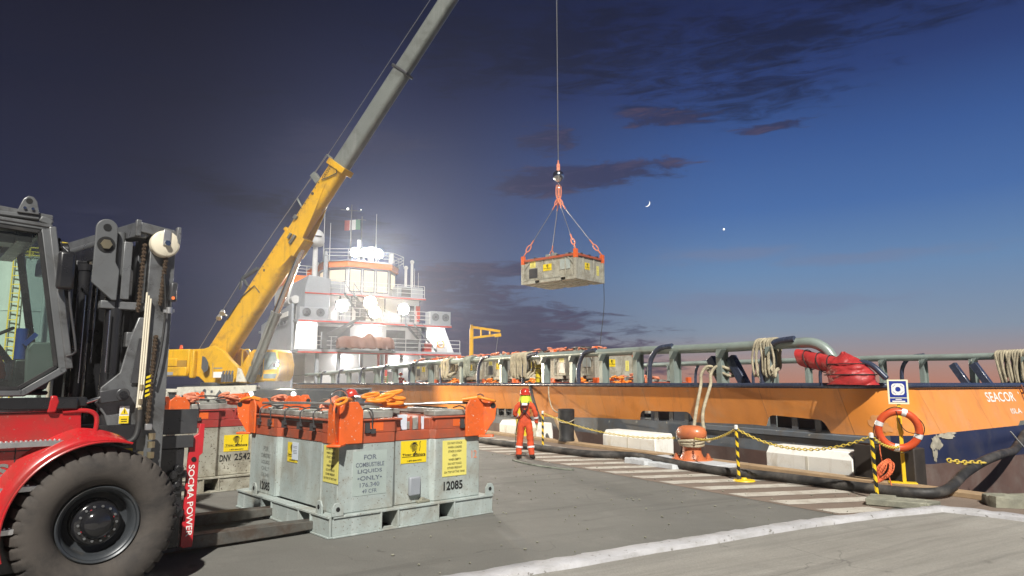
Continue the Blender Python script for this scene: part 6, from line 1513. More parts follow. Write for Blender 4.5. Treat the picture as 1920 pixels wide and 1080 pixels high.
# ---- carriage, side plate and forks
b = MB(); b.b2((.62, .80, .22), (.82, 3.3, .42)); b.b2((.62, .80, 1.05), (.82, 3.3, 1.2)); b.b2((.62, .78, .2), (.90, .86, 1.22)); b.b2((.66, 1.0, 1.2), (.74, 3.1, 1.6)); b.b2((.62, 3.24, .2), (.90, 3.32, 1.22)); b.build('carriage', 'blackpaint', fkl, bevel=.012)
b = MB(); b.b2((.62, .83, 1.36), (1.03, .90, 1.62)); b.b2((.66, .76, 1.22), (.98, .80, 1.35)); b.build('carriage_plate', 'mastdark', fkl, bevel=.006)
b = MB()
r = random.Random(4)
for k in range(12): c = Vector((.66 + r.uniform(0, .2), .76, .55 + r.uniform(0, .55))); b.cyl(c - Y * .04, c + Y * .04, r.uniform(.02, .05), n=12); b.box(c + Vector((.04, .02, -.05)), (.09, .06, .06))
b.build('carriage_valve', 'blackpaint', fkl, bevel=.006)
b = MB(); b.prism([(.925, .20), (.945, .20), (.945, .185), (1.035, .185), (1.045, .20), (1.055, .50), (1.06, 1.12), (1.095, 1.15), (1.10, 1.46), (1.05, 1.46), (1.045, 1.36), (.955, 1.30), (.95, 1.1), (.935, .5)], (0, .845, 0), X, Z, .04)
rb = b.build('side_plate', 'redbar', fkl, bevel=.004)
b = MB(); b.cyl((1.005, .798, 1.09), (1.005, .85, 1.09), .026, n=16); b.build('plate_hole', 'warnblack', rb)
b = MB(); b.text('SOCMA POWER', (.9955, .8025, .665), Vector((.018, 0, -1)), Vector((1, 0, .018)), .74, .062, bold=.012); b.build('plate_lettering', 'whitepaint', rb, smooth=0)
for y in (1.36, 2.62):
    b = MB(); b.prism([(.84, .03), (2.2, .035), (3.3, .075), (3.3, .135), (2.2, .17), (1.02, .185), (.95, .25), (.95, 1.1), (.84, 1.1)], (0, y + .20, 0), X, Z, .20); b.build('fork', 'forksteel', fkl, bevel=.01)
# ================================================================== MOBILE CRANE
# local frame: x along the boom's heading (plan), y to its left, origin on the ground under the boom foot
FT = Vector((-14.7, 34.0, 0)); bd = Vector((TIP.x - FT.x, TIP.y - FT.y, 0)); BL = bd.length; brz = math.atan2(bd.y, bd.x)
crane = thing('mobile_crane', 'yellow mobile crane with a long raised telescopic boom beside the ship', 'crane', FT, brz)
def cpx(*p): return Vector(p)
P0 = Vector((0, 0, 3.05)); TP = Vector((BL, 0, TIP.z - .1)); BD = (TP - P0).normalized(); BU = Vector((-BD.z, 0, BD.x)); BLEN = (TP - P0).length
def boom_sec(name, t0, t1, h, w, mats, taper=1.0, off=0.0, ribs=True):
    """rounded-bottom box section between distances t0..t1 along the boom axis"""
    b = MB(); prof = []
    for i in range(9): a = PI + PI * i / 8; prof.append((w / 2 * math.cos(a), -h / 2 + w * .32 + w * .32 * math.sin(a)))
    prof += [(w / 2, h / 2 - .12), (w / 2 - .12, h / 2), (-w / 2 + .12, h / 2), (-w / 2, h / 2 - .12)]
    vs = []; n = len(prof)
    for t, k in ((t0, 1), (t1, taper)):
        c = P0 + BD * t + BU * off
        for y, z in prof: vs.append(c + Y * (y * k) + BU * (z * k))
    b.add(vs, [(i, (i + 1) % n, n + (i + 1) % n, n + i) for i in range(n)] + [tuple(reversed(range(n))), tuple(range(n, 2 * n))])
    return b.build(name, mats, crane, bevel=.0, smooth=40)
def at(t, y=0, u=0): return P0 + BD * t + Y * y + BU * u
s1 = boom_sec('boom_section', -.8, 7.45, 1.24, .84, 'yellow', .94, -.12)
s2 = boom_sec('boom_section', 7.3, 11.5, .95, .68, 'yellow', 1.0, -.03)
s3 = boom_sec('boom_section', 11.4, 16.9, .88, .62, 'cranegrey', 1.0, -.04)
s4 = boom_sec('boom_section', 16.8, 22.8, .80, .56, 'cranegrey', 1.0, -.02)
s5 = boom_sec('boom_section', 22.7, BLEN - .4, .72, .5, 'cranegrey', 1.0, -.02)
def collar(t, h, w, mats, L=.16):
    b = MB(); c = at(t, 0, -.03)
    for y in (-w / 2, w / 2): b.box(c + Y * y, (.09, .09, .09))
    R3 = Matrix((BD, Y, BU)).transposed()
    b.box(c + BU * (h / 2), (L, w + .14, .10), R3); b.box(c - BU * (h / 2), (L, w + .10, .10), R3); b.box(c + Y * (w / 2), (L, .10, h), R3); b.box(c - Y * (w / 2), (L, .10, h), R3)
    b.box(c + BU * (h / 2 + .16), (L * .8, .16, .24), R3)
    return b.build('boom_collar', mats, crane, bevel=.02)
collar(7.4, .98, .70, 'yellow', .12); collar(11.35, .99, .72, 'yellow', .30); collar(16.85, .86, .60, 'mastdark', .13); collar(22.8, .78, .54, 'mastdark', .13)
R3 = Matrix((BD, Y, BU)).transposed()
# reinforcing side plates and the cylinder mounting bulge
b = MB(); b.prism([(5.4, -.42), (6.5, .05), (8.6, .26), (10.4, -.1), (8.7, -.50), (7.4, -.72), (6.9, -.74), (6.1, -.62)], P0 + Y * -.40, BD, BU, -.04); b.prism([(5.4, -.42), (6.5, .05), (8.6, .26), (10.4, -.1), (8.7, -.50), (7.4, -.72), (6.9, -.74), (6.1, -.62)], P0 + Y * .40, BD, BU, -.04); b.box(at(7.1, 0, -.62), (1.0, .78, .4), R3); b.build('cylinder_mount', 'yellow', crane, bevel=.02)
b = MB()
for i in range(7): b.cyl(at(8.4 + .3 * i, -.38, .28), at(8.4 + .3 * i, -.33, .28), .03, n=8)
for i in range(9): b.cyl(at(3.2 + .42 * i, -.44, .30), at(3.2 + .42 * i, -.38, .30), .026, n=8)
b.cyl(at(9.6, -.38, .24), at(9.6, -.33, .24), .075, n=10)
b.build('bolt_row', 'mastdark', s1)
b = MB(); b.text('GROVE', at(10.85, -.346, .22), BD, BU, .75, .17, bold=.02); b.build('boom_lettering', 'ink', s2, smooth=0)
b = MB(); b.tube([at(11.3, -.38, -.1), at(11.1, -.40, -.32), at(10.7, -.40, -.05), at(10.4, -.40, .2)], .03, 6); b.tube([at(4.2, -.44, -.35), at(4.3, -.45, .1), at(3.5, -.45, .36), at(2.1, -.45, .36)], .025, 6); b.build('boom_cable', 'darkwire', s1, smooth=60)
# winch-line guide horns, lamp cluster and small fittings
b = MB(); b.bar(at(5.0, -.2, .60), at(5.2, -.4, .1), .08, .12); b.bar(at(5.0, -.2, .66), at(4.05, 0, 1.25), .14, .16); b.bar(at(4.05, 0, 1.25), at(3.9, 0, .70), .10, .14); b.bar(at(4.05, 0, 1.3), at(3.5, 0, 1.05), .09, .10); b.build('line_guide', 'cranedark', crane, bevel=.02)
b = MB(); b.bar(at(10.2, -.1, .45), at(10.35, -.1, 1.0), .28, .3, up=BD); b.cyl(at(11.5, 0, .62), at(11.5, 0, 1.05), .05, n=8); b.cyl(at(8.7, 0, .62), at(8.9, 0, 1.1), .05, n=8); b.build('boom_fitting', 'cranegrey', crane, bevel=.03)
b = MB(); b.box(at(8.2, -.44, .26), (.2, .14, .2), R3); b.box(at(7.25, -.46, -.30), (.5, .12, .14), R3); b.box(at(7.3, -.46, -.05), (.3, .1, .12), R3); b.build('lock_fitting', 'mastgrey', crane, bevel=.02)
lamp_at = at(2.15, -.45, .85)
b = MB(); b.cyl(at(2.2, -.3, .6), lamp_at, .05, n=8)
for k in (-.14, .14): b.cyl(lamp_at + BD * k, lamp_at + BD * k + Vector((.3, -.5, -.55)).normalized() * .22, .10, .14, n=14)
lh = b.build('boom_lamp', 'alu', crane, bevel=.01)
# hoist rope along the boom, hook line
b = MB(); b.tube([Vector((-1.0, -.1, 3.5)), at(4.0, 0, 1.28)], .018, 6); b.tube([at(4.0, 0, 1.28), at(8.9, 0, 1.12)], .018, 6); b.tube([at(8.9, 0, 1.12), at(11.6, 0, .98), at(BLEN, .0, .75), at(BLEN + .3, 0, .3)], .018, 6); b.tube([at(8.9, 0, 1.12), at(11.5, 0, 1.05)], .014, 6)
b.build('hoist_rope', 'wire', crane, smooth=60)
iv = (Matrix.Translation(FT) @ Matrix.Rotation(brz, 4, 'Z')).inverted()
b = MB(); top = iv @ (HK + Z * .72); b.tube([Vector((top.x, top.y, TIP.z)), top], .022, 6); b.build('hook_line', 'wire', crane, smooth=60)
b = MB()
for y in (-.3, .3): b.cyl(Vector((BL - .35, y - .05, TIP.z + .1)), Vector((BL - .35, y + .05, TIP.z + .1)), .38, n=20)
b.box(Vector((BL - .5, 0, TIP.z - .1)), (1.0, .8, .7), R3); b.build('boom_head', 'cranegrey', crane, bevel=.03)
# luffing cylinder
c0, c1 = Vector((2.1, 0, 2.0)), at(7.05, 0, -.72); cm = c0.lerp(c1, .52)
b = MB(); b.cyl(c0, cm, .24, n=24); b.cyl(cm - (c1 - c0).normalized() * .1, cm, .27, n=24); b.tube([c0 + Y * -.30 + X * .1, cm + Y * -.30 + X * .1], .04, 6); b.build('luffing_cylinder', 'cranegrey', crane, smooth=40)
b = MB(); b.cyl(cm, c1, .17, n=20); b.build('luffing_rod', 'chrome', crane, smooth=40)
# superstructure (turntable housing)
sp = bpy.data.objects.new('superstructure', None); col.objects.link(sp); sp.parent = crane
side = [(-1.5, 3.5), (.1, 3.54), (.65, 3.68), (1.2, 3.45), (1.75, 2.95), (2.2, 2.62), (2.25, 1.95), (1.4, 1.86), (.3, 1.90), (-.1, 2.2), (-1.5, 2.25)]
for y in (-.95, .70):
    b = MB(); b.prism(side, (0, y, 0), X, Z, -.25 if y < 0 else -.25); b.build('side_frame', 'yellow', sp, bevel=.03)
b = MB(); b.b2((-1.85, -1.25, 2.3), (-.45, -.90, 3.52)); b.b2((-.45, -1.22, 2.12), (-.2, -.96, 3.46)); b.b2((-1.8, -.9, 2.3), (.2, .5, 2.6)); b.build('engine_cover', 'yellow', sp, bevel=.06)
b = MB(); k = [(.28, 3.18), (.46, 3.12), (.66, 2.85), (.64, 2.5), (.44, 2.38), (.26, 2.6)]; b.prism(k, (0, -1.195, 0), X, Z, -.012); b.build('side_opening', 'shipdark', sp)
b = MB(); b.b2((1.0, -1.206, 2.15), (1.5, -1.200, 2.42)); b.build('data_plate', 'whitepaint', sp)
b = MB(); b.b2((.93, -1.206, 2.15), (.95, -1.2, 2.85)); b.b2((1.0, -1.206, 2.56), (1.5, -1.2, 2.62)); b.build('panel_line', 'inkfade', sp)
b = MB(); b.b2((-2.9, -1.35, 2.22), (-.5, 1.35, 2.66)); b.b2((-2.9, -1.35, 2.67), (-1.1, 1.35, 3.08)); b.b2((-3.05, -1.30, 2.3), (-2.9, 1.30, 3.02)); cw = b.build('counterweight', 'yellow', sp, bevel=.05)
b = MB(); b.b2((-1.6, -1.362, 2.27), (-1.25, -1.356, 2.42)); b.build('weight_plate', 'shipgrey', cw)
b = MB(); b.b2((-1.1, -1.30, 2.67), (-.55, -1.24, 2.98)); b.build('recess_shade_plate', mat('shade_toned_yellow', (.36, .2, .03), .6), cw)  # flat plate, the shade of a recess put into its darker yellow
b = MB(); b.cyl((-1.2, -1.0, 3.52), (-1.2, -1.0, 3.58), .09, n=14); b.cyl((-1.2, -1.0, 3.58), (-1.2, -1.0, 3.73), .08, .06, n=14); b.build('beacon', 'lifeor', sp)
b = MB(); b.tube(bez([(2.1, -.6, 2.7), (2.1, -.6, 3.35), (2.2, -.6, 3.45), (2.5, -.6, 3.42), (2.6, -.6, 2.7)], 6), .035, 6); b.build('hand_rail', 'yellow', sp, smooth=60)
b = MB()
for i in range(4): b.cyl((1.68 + .17 * i, -1.35, 1.95), (1.68 + .17 * i, -1.35, 2.30), .075, n=12); b.cyl((1.68 + .17 * i, -1.35, 2.30), (1.68 + .17 * i, -1.30, 2.46), .045, n=8)
b.build('hydraulic_valve', 'shipdark', sp)
b = MB(); b.prism([(2.3, 1.95), (2.85, 1.95), (2.5, 2.55), (2.36, 2.6)], (0, -1.2, 0), X, Z, -.12); b.build('white_bracket', 'cranewhite', sp, bevel=.02)
# operator's cab beyond the cylinder
cb = bpy.data.objects.new('cab', None); col.objects.link(cb); cb.parent = crane; cb.location = (-1.5, .1, 0)
cpoly = [(2.9, 1.98), (4.75, 1.98), (4.92, 2.3), (4.95, 2.8), (4.78, 3.42), (4.62, 3.52), (3.35, 3.54), (3.15, 3.38), (3.02, 2.9), (2.9, 2.6)]
b = MB(); b.prism(cpoly, (0, .35, 0), X, Z, -1.2); b.build('cab_shell', 'yellow', cb, bevel=.05)
b = MB(); b.prism([(4.05, 2.52), (4.80, 2.58), (4.86, 2.8), (4.68, 3.38), (4.05, 3.42)], (0, .346, 0), X, Z, .012); b.prism([(3.4, 2.82), (3.85, 2.82), (3.85, 3.38), (3.45, 3.38)], (0, .346, 0), X, Z, .012); b.prism([(3.4, 2.3), (3.85, 2.3), (3.85, 2.72), (3.4, 2.72)], (0, .346, 0), X, Z, .012)
b.prism([(4.05, 2.12), (4.72, 2.12), (4.82, 2.34), (4.05, 2.34)], (0, .346, 0), X, Z, .012)
mat_cg = mat('crane_window_glass', (.20, .27, .29), .08, var=.3, vscale=2.5, spec=.8)
b.build('cab_window', mat_cg, cb)
b = MB(); b.bar((3.95, .30, 2.2), (3.95, .30, 3.45), .10, .06); b.tube([(4.9, .2, 3.0), (5.1, .05, 3.0), (5.1, .05, 2.75)], .03, 6); b.box((5.12, .0, 2.86), (.10, .10, .28)); b.bar((4.3, .325, 2.58), (4.6, .325, 2.9), .03, .02, up=(0, 1, 0)); b.build('cab_trim', 'cranedark', cb, bevel=.01)
# carrier with outriggers and wheels
cr = bpy.data.objects.new('carrier', None); col.objects.link(cr); cr.parent = crane
b = MB(); b.b2((-3.4, -1.3, 1.05), (7.5, 1.3, 1.52)); b.b2((-.9, -1.1, 1.53), (1.9, 1.1, 1.76)); b.cyl((.6, 0, 1.7), (.6, 0, 1.93), 1.05, n=32); b.b2((3.2, -1.32, .7), (8.0, 1.32, 1.62)); b.prism([(6.0, 1.62), (8.0, 1.62), (8.0, .7), (9.0, .7), (8.7, 1.3)], (0, -1.3, 0), X, Z, -2.6); b.build('chassis', 'cranedark', cr, bevel=.05)
b = MB(); b.prism([(-.9, 1.70), (1.9, 1.76), (3.6, 1.80), (3.6, 1.55), (1.6, 1.2), (.4, 1.05), (-.9, 1.2)], (0, -1.42, 0), X, Z, -.1); b.b2((-2.9, -1.42, 1.46), (-.9, -1.32, 1.62)); b.b2((-2.9, -1.42, .6), (-2.78, -1.3, 1.95)); b.b2((-1.95, -1.42, .8), (-1.8, -1.3, 1.6)); b.b2((-1.55, -1.42, .8), (-1.45, -1.3, 1.6)); b.b2((-2.9, -1.40, 1.85), (-1.7, -1.34, 1.92)); b.b2((-2.9, -1.40, 1.7), (-1.7, -1.34, 1.75)); b.build('white_side_rail', 'cranewhite', cr, bevel=.015)
b = MB(); b.cyl((.75, -1.44, 1.52), (.75, -1.42, 1.52), .10, n=16); b.prism([(.55, 1.2), (.95, 1.2), (.75, 1.42)], (0, -1.44, 0), X, Z, -.012); b.prism([(1.35, 1.25), (1.9, 1.25), (1.62, 1.58)], (0, -1.44, 0), X, Z, -.012); b.b2((1.1, -1.432, 1.44), (1.22, -1.42, 1.56)); b.build('warning_mark', 'shipdark', cr)
for x in (-2.2, -.5, 4.3, 5.9, 7.3):
    b = MB(); b.lathe([(.2, 0), (.38, .02), (.58, .0), (.62, .06), (.62, .36), (.55, .40), (.2, .4)], (x, -1.38, .62), Y, 28); wv = b.build('wheel', 'tyre', cr, smooth=40)
    b = MB(); b.lathe([(0, .08), (.15, .05), (.2, .12), (.36, .14), (.38, .03)], (x, -1.38, .62), Y, 20); b.build('rim', 'rim', wv, smooth=40)
b = MB(); b.b2((-6.2, -2.6, .62), (1.8, -2.25, .98)); b.b2((-6.2, -2.62, .99), (-3.6, -2.3, 1.06)); b.build('outrigger_beam', 'cranedark', cr, bevel=.03)
for x in (-3.6, 7.6):
    for y in (-3.4, 3.4):
        if x > 0 and y < 0: continue
        b = MB(); b.b2((x - .2, y - .2, .25), (x + .2, y + .2, 1.5)); b.cyl((x, y, .02), (x, y, .26), .3, .22, n=16); b.bar((x, 0, .95), (x, y, .95), .3, .3); b.build('outrigger', 'cranedark', cr, bevel=.03)
b = MB()
for x in (3.3, 5.6): b.cyl((x, -1.36, 1.40), (x, -1.32, 1.40), .10, n=12)
b.build('work_lamp', 'lampdeck', cr)
# crane work light
b = MB(); b.tube([(5.12, .0, 2.95), (5.2, -.1, 2.95), (5.2, -.25, 2.82)], .025, 6); b.box((5.2, -.28, 2.74), (.16, .2, .16)); wl_ = b.build('work_lamp', 'cranedark', cb, bevel=.02)
b = MB(); b.cyl((5.281, -.28, 2.74), (5.30, -.28, 2.74), .065, n=14); b.build('lit_lens', 'lampdeck', wl_)
wl = (Matrix.Translation(FT) @ Matrix.Rotation(brz, 4, 'Z')) @ Vector((3.98, -.42, 2.74))
spot('crane_work_light', wl, W(10.5, 2.2, 1.0), 4600, 105, (1, .84, .62), .12)
# ================================================================== PEOPLE
def hand(J, E, wrist, d, side, bend, lab='g'):
    """palm and five separate bent fingers grown from the wrist joint; d = pointing direction, side = thumb side, bend = palm normal"""
    d, side, bend = Vector(d).normalized(), Vector(side).normalized(), Vector(bend).normalized(); w = Vector(J[wrist][0])
    J.append((w + d * .05, (.034, .020), lab)); palm = len(J) - 1; E.append((wrist, palm))
    for k, (o, L) in enumerate(((.028, .068), (.010, .078), (-.009, .073), (-.026, .058))):
        J.append((w + d * .095 + side * o, .0105, lab)); a = len(J) - 1; E.append((palm, a))
        J.append((w + d * (.095 + L * .5) + side * o * 1.15 + bend * .010, .0092, lab)); E.append((a, a + 1))
        J.append((w + d * (.095 + L * .85) + side * o * 1.1 + bend * .034, .0075, lab)); E.append((a + 1, a + 2))
    J.append((w + d * .035 + side * .042 + bend * .01, .012, lab)); a = len(J) - 1; E.append((palm, a))
    J.append((w + d * .075 + side * .058 + bend * .022, .0095, lab)); E.append((a, a + 1))
def person(label, loc, rz, P_, cloth, helmet=True, flap=False, group=None, extra=None):
    t = thing('person', label, 'person', loc, rz, group)
    J, E = [], []
    def add(p, r, lab, par=None):
        J.append((Vector(p), r, lab)); i = len(J) - 1
        if par is not None: E.append((par, i))
        return i
    pel = add(P_['pelvis'], (.165, .125), 'c'); sp = add(P_['spine'], (.155, .12), 'c', pel); ch = add(P_['chest'], (.185, .125), 'c', sp); up = add(P_['upper'], (.13, .09), 'c', ch)
    nk = add(P_['neck'], .058, 's', up); hb = add(P_['jaw'], (.072, .085), 's', nk); hd_ = add(P_['head'], (.082, .098), 's', hb); ht = add(P_['crown'], (.06, .072), 's', hd_)
    f = Vector(P_.get('face', (0, 1, 0))).normalized(); h = Vector(P_['head']); j = Vector(P_['jaw']); sd = f.cross(Z).normalized()
    add(h.lerp(j, .6) + f * .108, .016, 's', hb)
    for s in (-1, 1): add(h.lerp(j, .45) + sd * s * .085, .016, 's', hd_)
    for s in ('l', 'r'):
        sh = add(P_['shoulder_' + s], .082, 'c', up); el = add(P_['elbow_' + s], .064, 'c', sh); wr = add(P_['wrist_' + s], .046, 'c', el)
        d = Vector(P_['wrist_' + s]) - Vector(P_['elbow_' + s]); inn = Vector((1 if s == 'l' else -1, 0, 0)); hd2 = Vector(P_.get('hand_' + s, d))
        w2 = add(Vector(P_['wrist_' + s]) + d.normalized() * .03, .029, 'g', wr); hand(J, E, w2, hd2, P_.get('thumb_' + s, f), inn)
        hp = add(P_['hip_' + s], .115, 'c', pel); kn = add(P_['knee_' + s], .092, 'c', hp); an = add(P_['ankle_' + s], .080, 'c', kn); 
        hl = add(Vector(P_['ankle_' + s]) + Vector((0, 0, -.05)), .062, 'b', an); to = add(P_['toe_' + s], .046, 'b', hl)
    me = bpy.data.meshes.new('body'); me.from_pydata([tuple(v[0]) for v in J], E, []); o = bpy.data.objects.new('body', me); col.objects.link(o)
    m = o.modifiers.new('skin', 'SKIN'); m.use_smooth_shade = True; m.branch_smoothing = .6
    sv = me.skin_vertices[0].data
    for i, v in enumerate(J): sv[i].radius = v[1] if isinstance(v[1], tuple) else (v[1], v[1]); sv[i].use_root = (i == 0)
    sb = o.modifiers.new('sub', 'SUBSURF'); sb.levels = 2; sb.render_levels = 2
    dg = bpy.context.evaluated_depsgraph_get(); nm = bpy.data.meshes.new_from_object(o.evaluated_get(dg)); bpy.data.objects.remove(o)
    labs = {'c': 0, 's': 1, 'g': 2, 'b': 3}
    for k in (cloth, 'skin', 'glove', 'boot'): nm.materials.append(M[k])
    segs = [(J[a][0], J[b_][0], J[b_][2]) for a, b_ in E]
    # loose-cloth folds: push vertices of the clothed parts in and out along their normals
    rr_ = random.Random(5)
    for p in nm.polygons:
        c = p.center; best = None
        for a, b_, lab in segs:
            ab = b_ - a; tt = max(0, min(1, (c - a).dot(ab) / max(ab.length_squared, 1e-9))); dd = (c - a - ab * tt).length
            if best is None or dd < best[0]: best = (dd, lab)
        p.material_index = labs[best[1]]; p.use_smooth = True
    cl = set(v for p in nm.polygons if p.material_index == 0 for v in p.vertices)
    for i in cl:
        v = nm.vertices[i]; q = v.co
        v.co = q + v.normal * (.009 * math.sin(q.z * 46 + 3 * math.sin(q.x * 19)) * math.sin(q.x * 23 + q.y * 17 + 1) + .006 * math.sin(q.z * 91 + q.x * 40))
    body = bpy.data.objects.new('body', nm); col.objects.link(body); body.parent = t
    # eyes
    b = MB()
    for s in (-1, 1): b.ball(h.lerp(j, .30) + f * .082 + sd * s * .032, .012, 8, 6)
    b.build('eye', 'hair', t)
    up_ = (Vector(P_['crown']) - h).normalized()
    if helmet:
        b = MB(); c = h + up_ * .035
        b.lathe([(.122, -.01), (.130, -.005), (.128, .03), (.112, .085), (.075, .125), (.03, .138), (0, .14)], c, up_, 28); b.lathe([(.118, -.012), (.150, -.022), (.152, -.014), (.128, .0)], c, up_, 28)
        b.bar(c + up_ * .02 + f * .10, c + f * .185 - up_ * .02, .16, .012, up=up_); hm = b.build('helmet', 'helmetred', t, smooth=50)
        b = MB(); b.tube([c + up_ * (.142 * math.sin(a)) + f * (.134 * math.cos(a)) for a in [PI * (.08 + .84 * i / 12) for i in range(13)]], .010, 6); b.build('helmet_ridge', 'helmetred', hm, smooth=60)
        b = MB(); b.ball(c - f * .03 - sd * .112 + up_ * .05, .018, 10, 6); b.ball(c - f * .03 + sd * .112 + up_ * .05, .018, 10, 6); b.build('helmet_vent', 'reflect', hm)
    if flap:
        b = MB(); c = h + up_ * .03
        def fl(u, v):
            a = R(-20 + 220 * u) + PI; ax = sd * math.cos(a) + f * math.sin(a); r_ = .122 + .05 * v + .012 * math.sin(u * 22) * v
            return c + ax * r_ - up_ * (.02 + .21 * v + .02 * math.sin(u * 9) * v)
        b.grid(fl, 36, 8); b.build('neck_flap', 'hiviz', t, smooth=60)
    if extra: extra(t)
    return t
STAND = dict(pelvis=(0, 0, .94), spine=(0, .0, 1.10), chest=(0, .01, 1.28), upper=(0, .0, 1.40), neck=(0, .0, 1.465), jaw=(0, .03, 1.52), head=(0, .03, 1.595), crown=(0, .025, 1.665),
             shoulder_l=(-.19, 0, 1.385), elbow_l=(-.27, .01, 1.13), wrist_l=(-.17, .20, 1.02), shoulder_r=(.19, 0, 1.385), elbow_r=(.265, -.02, 1.12), wrist_r=(.285, .05, .90),
             hip_l=(-.10, 0, .86), knee_l=(-.135, .02, .49), ankle_l=(-.165, -.02, .13), toe_l=(-.19, .12, .05), hip_r=(.10, 0, .86), knee_r=(.125, .03, .49), ankle_r=(.165, -.02, .13), toe_r=(.225, .10, .05), hand_r=(.05, .1, -1))
def worker_kit(t):
    b = MB(); b.box((0, -.148, 1.375), (.135, .012, .055), Matrix.Rotation(R(-14), 3, 'X')); b.build('back_label', 'reflect', t)
    b = MB(); q = lambda x, z, y=-.158: Vector((x, y, z))
    for s in (-1, 1):
        b.tube(bez([(s * .10, -.06, 1.47), q(s * .095, 1.38, -.135), q(s * .05, 1.24, -.152), q(0, 1.20, -.155), q(-s * .10, 1.08, -.142), (-s * .165, -.02, 1.0)], 6), .013, 6); b.tube([q(s * .03, 1.30, -.158), q(s * .03, 1.16, -.158)], .008, 5)
    b.box((0, -.162, 1.205), (.055, .02, .06)); b.build('harness', 'blackcord', t, smooth=60)
    def ringband(a, c, k0, k1, r0, nm='reflective_band'):
        a, c = Vector(a), Vector(c); b = MB(); b.cyl(a.lerp(c, k0), a.lerp(c, k1), r0, r0, 20, caps=False); b.build(nm, 'reflect', t, smooth=60)
    for s in ('l', 'r'):
        ringband(STAND['knee_' + s], STAND['ankle_' + s], .42, .54, .095); ringband(STAND['elbow_' + s], STAND['wrist_' + s], .22, .42, .066)
    b = MB(); b.tube(bez([(-.16, .10, 1.0), (-.21, .05, .8), (-.24, .02, .5), (-.22, .0, .2)], 6), .008, 5); b.build('radio_lead', 'blackcord', t, smooth=60)
person('person in orange coveralls, red helmet and lime neck flap standing with back to the viewer', (.33, 17.45, 0), R(-6), STAND, 'coverall', True, True, None, worker_kit)
RED = dict(STAND); RED.update(elbow_l=(-.24, .18, 1.22), wrist_l=(-.14, .44, 1.16), elbow_r=(.24, .20, 1.22), wrist_r=(.12, .46, 1.18), head=(0, .05, 1.59), hand_r=(0, 1, -.1), hand_l=(0, 1, -.1))
person('person in dark red coveralls and helmet, half hidden behind the near tank', (-3.72, 15.9, 0), R(-75), RED, 'coverred')
DK = dict(STAND); DK.update(elbow_l=(-.33, -.04, 1.16), wrist_l=(-.17, .12, 1.0), elbow_r=(.34, -.04, 1.16), wrist_r=(.17, .12, 1.0), hand_l=(.6, .2, -.6), hand_r=(-.6, .2, -.6))
def bands(t):
    b = MB(); b.cyl((-.235, .0, 1.30), (-.265, -.01, 1.26), .088, n=14); b.cyl((.235, .0, 1.30), (.265, -.01, 1.26), .088, n=14); b.box((-.08, .145, 1.30), (.06, .02, .05)); b.build('reflective_band', 'reflect', t)
pd = W(34.5, 4.6, .74)
person('person in red coveralls and helmet on the ship deck seen through the rail', (pd.x, pd.y, .80), R(168), DK, 'coverred', extra=bands)
SIT = dict(pelvis=(0, 0, .10), spine=(0, -.03, .28), chest=(0, -.03, .46), upper=(0, -.02, .58), neck=(0, -.01, .645), jaw=(0, .03, .70), head=(0, .03, .775), crown=(0, .03, .845),
           shoulder_l=(-.19, -.02, .565), elbow_l=(-.25, .10, .34), wrist_l=(-.15, .33, .38), shoulder_r=(.19, -.02, .565), elbow_r=(.25, .10, .34), wrist_r=(.16, .33, .40), hand_l=(.1, 1, .2), hand_r=(-.1, 1, .2),
           hip_l=(-.10, .06, .09), knee_l=(-.17, .46, .12), ankle_l=(-.18, .52, -.12), toe_l=(-.19, .64, -.18), hip_r=(.10, .06, .09), knee_r=(.19, .50, .10), ankle_r=(.18, .56, -.12), toe_r=(.19, .68, -.18))
pw = Matrix.Translation(fkl.location) @ Matrix.Rotation(R(42), 4, 'Z') @ Vector((-1.30, 1.22, 2.06))
person('person in orange coveralls seated at the forklift wheel', pw, R(42 - 90), SIT, 'coverall', helmet=True)

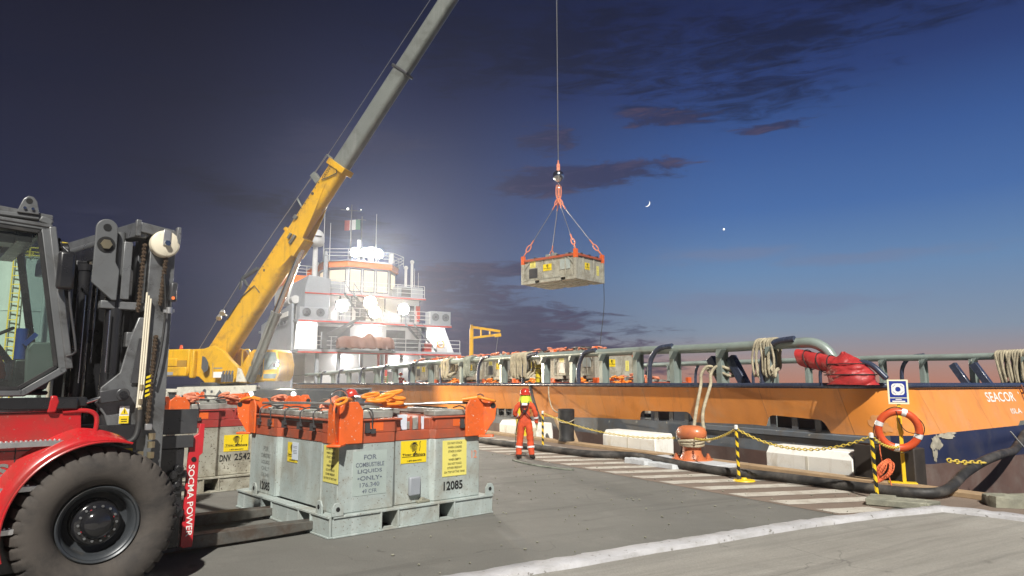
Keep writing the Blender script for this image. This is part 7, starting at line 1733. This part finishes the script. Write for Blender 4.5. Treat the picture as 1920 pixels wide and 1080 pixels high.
# ================================================================== BACKGROUND
def silo(label, x, y, r_, h_, mats='silo', rails=True):
    t = thing('storage_silo', label, 'silo', (x, y, 0))
    b = MB(); b.lathe([(0, 0), (r_, 0), (r_, h_ * .33), (r_ + .03, h_ * .33), (r_ + .03, h_ * .335), (r_, h_ * .335), (r_, h_ * .66), (r_ + .03, h_ * .66), (r_ + .03, h_ * .665), (r_, h_ * .665), (r_, h_), (r_ * .3, h_ + .35), (0, h_ + .4)], (0, 0, 0), Z, 40); b.build('shell', mats, t, smooth=40)
    b = MB(); b.tube([(r_ * .75, -r_ * .8, .0), (r_ * .75, -r_ * .8, h_ + .9), (r_ * .45, -r_ * .5, h_ + 1.1), (r_ * .3, -r_ * .3, h_ + .3)], .09, 8); b.tube([(-r_ * .5, -r_ * 1.0, .0), (-r_ * .5, -r_ * 1.0, h_ * .9)], .07, 8); b.build('vent_pipe', mats, t, smooth=50)
    b = MB()
    if rails:
        for z in (h_ + .1, h_ + .55, h_ + 1.05): b.tube([((r_ + .1) * math.cos(a), (r_ + .1) * math.sin(a), z) for a in [2 * PI * i / 32 for i in range(32)]], .045, 6, closed=True)
        for i in range(16): a = 2 * PI * i / 16; p = Vector(((r_ + .1) * math.cos(a), (r_ + .1) * math.sin(a), h_)); b.cyl(p, p + Z * 1.05, .045, n=6)
    for i in range(int(h_ / .5)): b.bar((r_ * .2 - .25, -r_ - .16, .4 + .5 * i), (r_ * .2 + .25, -r_ - .16, .4 + .5 * i), .05, .05)
    for s in (-.25, .25): b.cyl((r_ * .2 + s, -r_ - .16, 0), (r_ * .2 + s, -r_ - .16, h_ + 1), .04, n=6)
    b.build('railing', 'siloyellow', t, smooth=50)
    return t
silo('tall pale green storage silo with yellow top railing seen just right of the forklift cab', -28.4, 40.5, 2.3, 9.0)
silo('pale green storage silo seen through the forklift cab window', -34.0, 43.5, 2.6, 9.2)
silo('low tan storage tank standing between silo and forklift mast', -24.2, 38.6, 1.5, 4.2, 'silosteel', False)
silo('pale silo behind the others at the left edge', -39.5, 46.0, 2.6, 10.0)
def far_at(az_, el_, D): return Vector((math.sin(R(az_)) * math.cos(R(el_)), math.cos(R(az_)) * math.cos(R(el_)), math.sin(R(el_)))) * D
D_ = 2600
mp = far_at(11.45, 14.75, D_); f = mp.normalized(); rt = f.cross(Z).normalized(); upv = rt.cross(f); ax = (rt * .80 - upv * .60).normalized(); ay = f.cross(ax).normalized()
b = MB(); Rm = 12.5
def lune(u, v):
    th = -PI / 2 + PI * v; ph = R(22 + 68 * (1 - u))
    return mp + ax * (Rm * math.cos(th) * math.sin(ph + R(0)) ) - f * (Rm * math.cos(th) * math.cos(ph)) + ay * (Rm * math.sin(th))
b.grid(lambda u, v: lune(u * .62, v), 10, 20); structure(b.build('moon', 'moon', None, smooth=60))
b = MB(); b.ball(far_at(17.6, 12.3, D_), 3.6, 10, 8); structure(b.build('evening_star', 'moon', None, smooth=60))
# ================================================================== thin haze volume added to give the floodlights a bloom-like glow
hz = bpy.data.materials.new('bloom_haze'); hz.use_nodes = True; hz.node_tree.nodes.clear(); ht_ = NT(hz.node_tree)
pv = ht_.n('ShaderNodeVolumePrincipled'); pv.inputs['Color'].default_value = (.88, .92, 1, 1); pv.inputs['Density'].default_value = .00078; pv.inputs['Anisotropy'].default_value = .75
ho = ht_.n('ShaderNodeOutputMaterial'); ht_.link(pv.outputs[0], ho.inputs['Volume'])
b = MB(); b.b2((-75, -12, -4.5), (75, 100, 34)); o = b.build('haze', hz, None, smooth=0); o['kind'] = 'stuff'
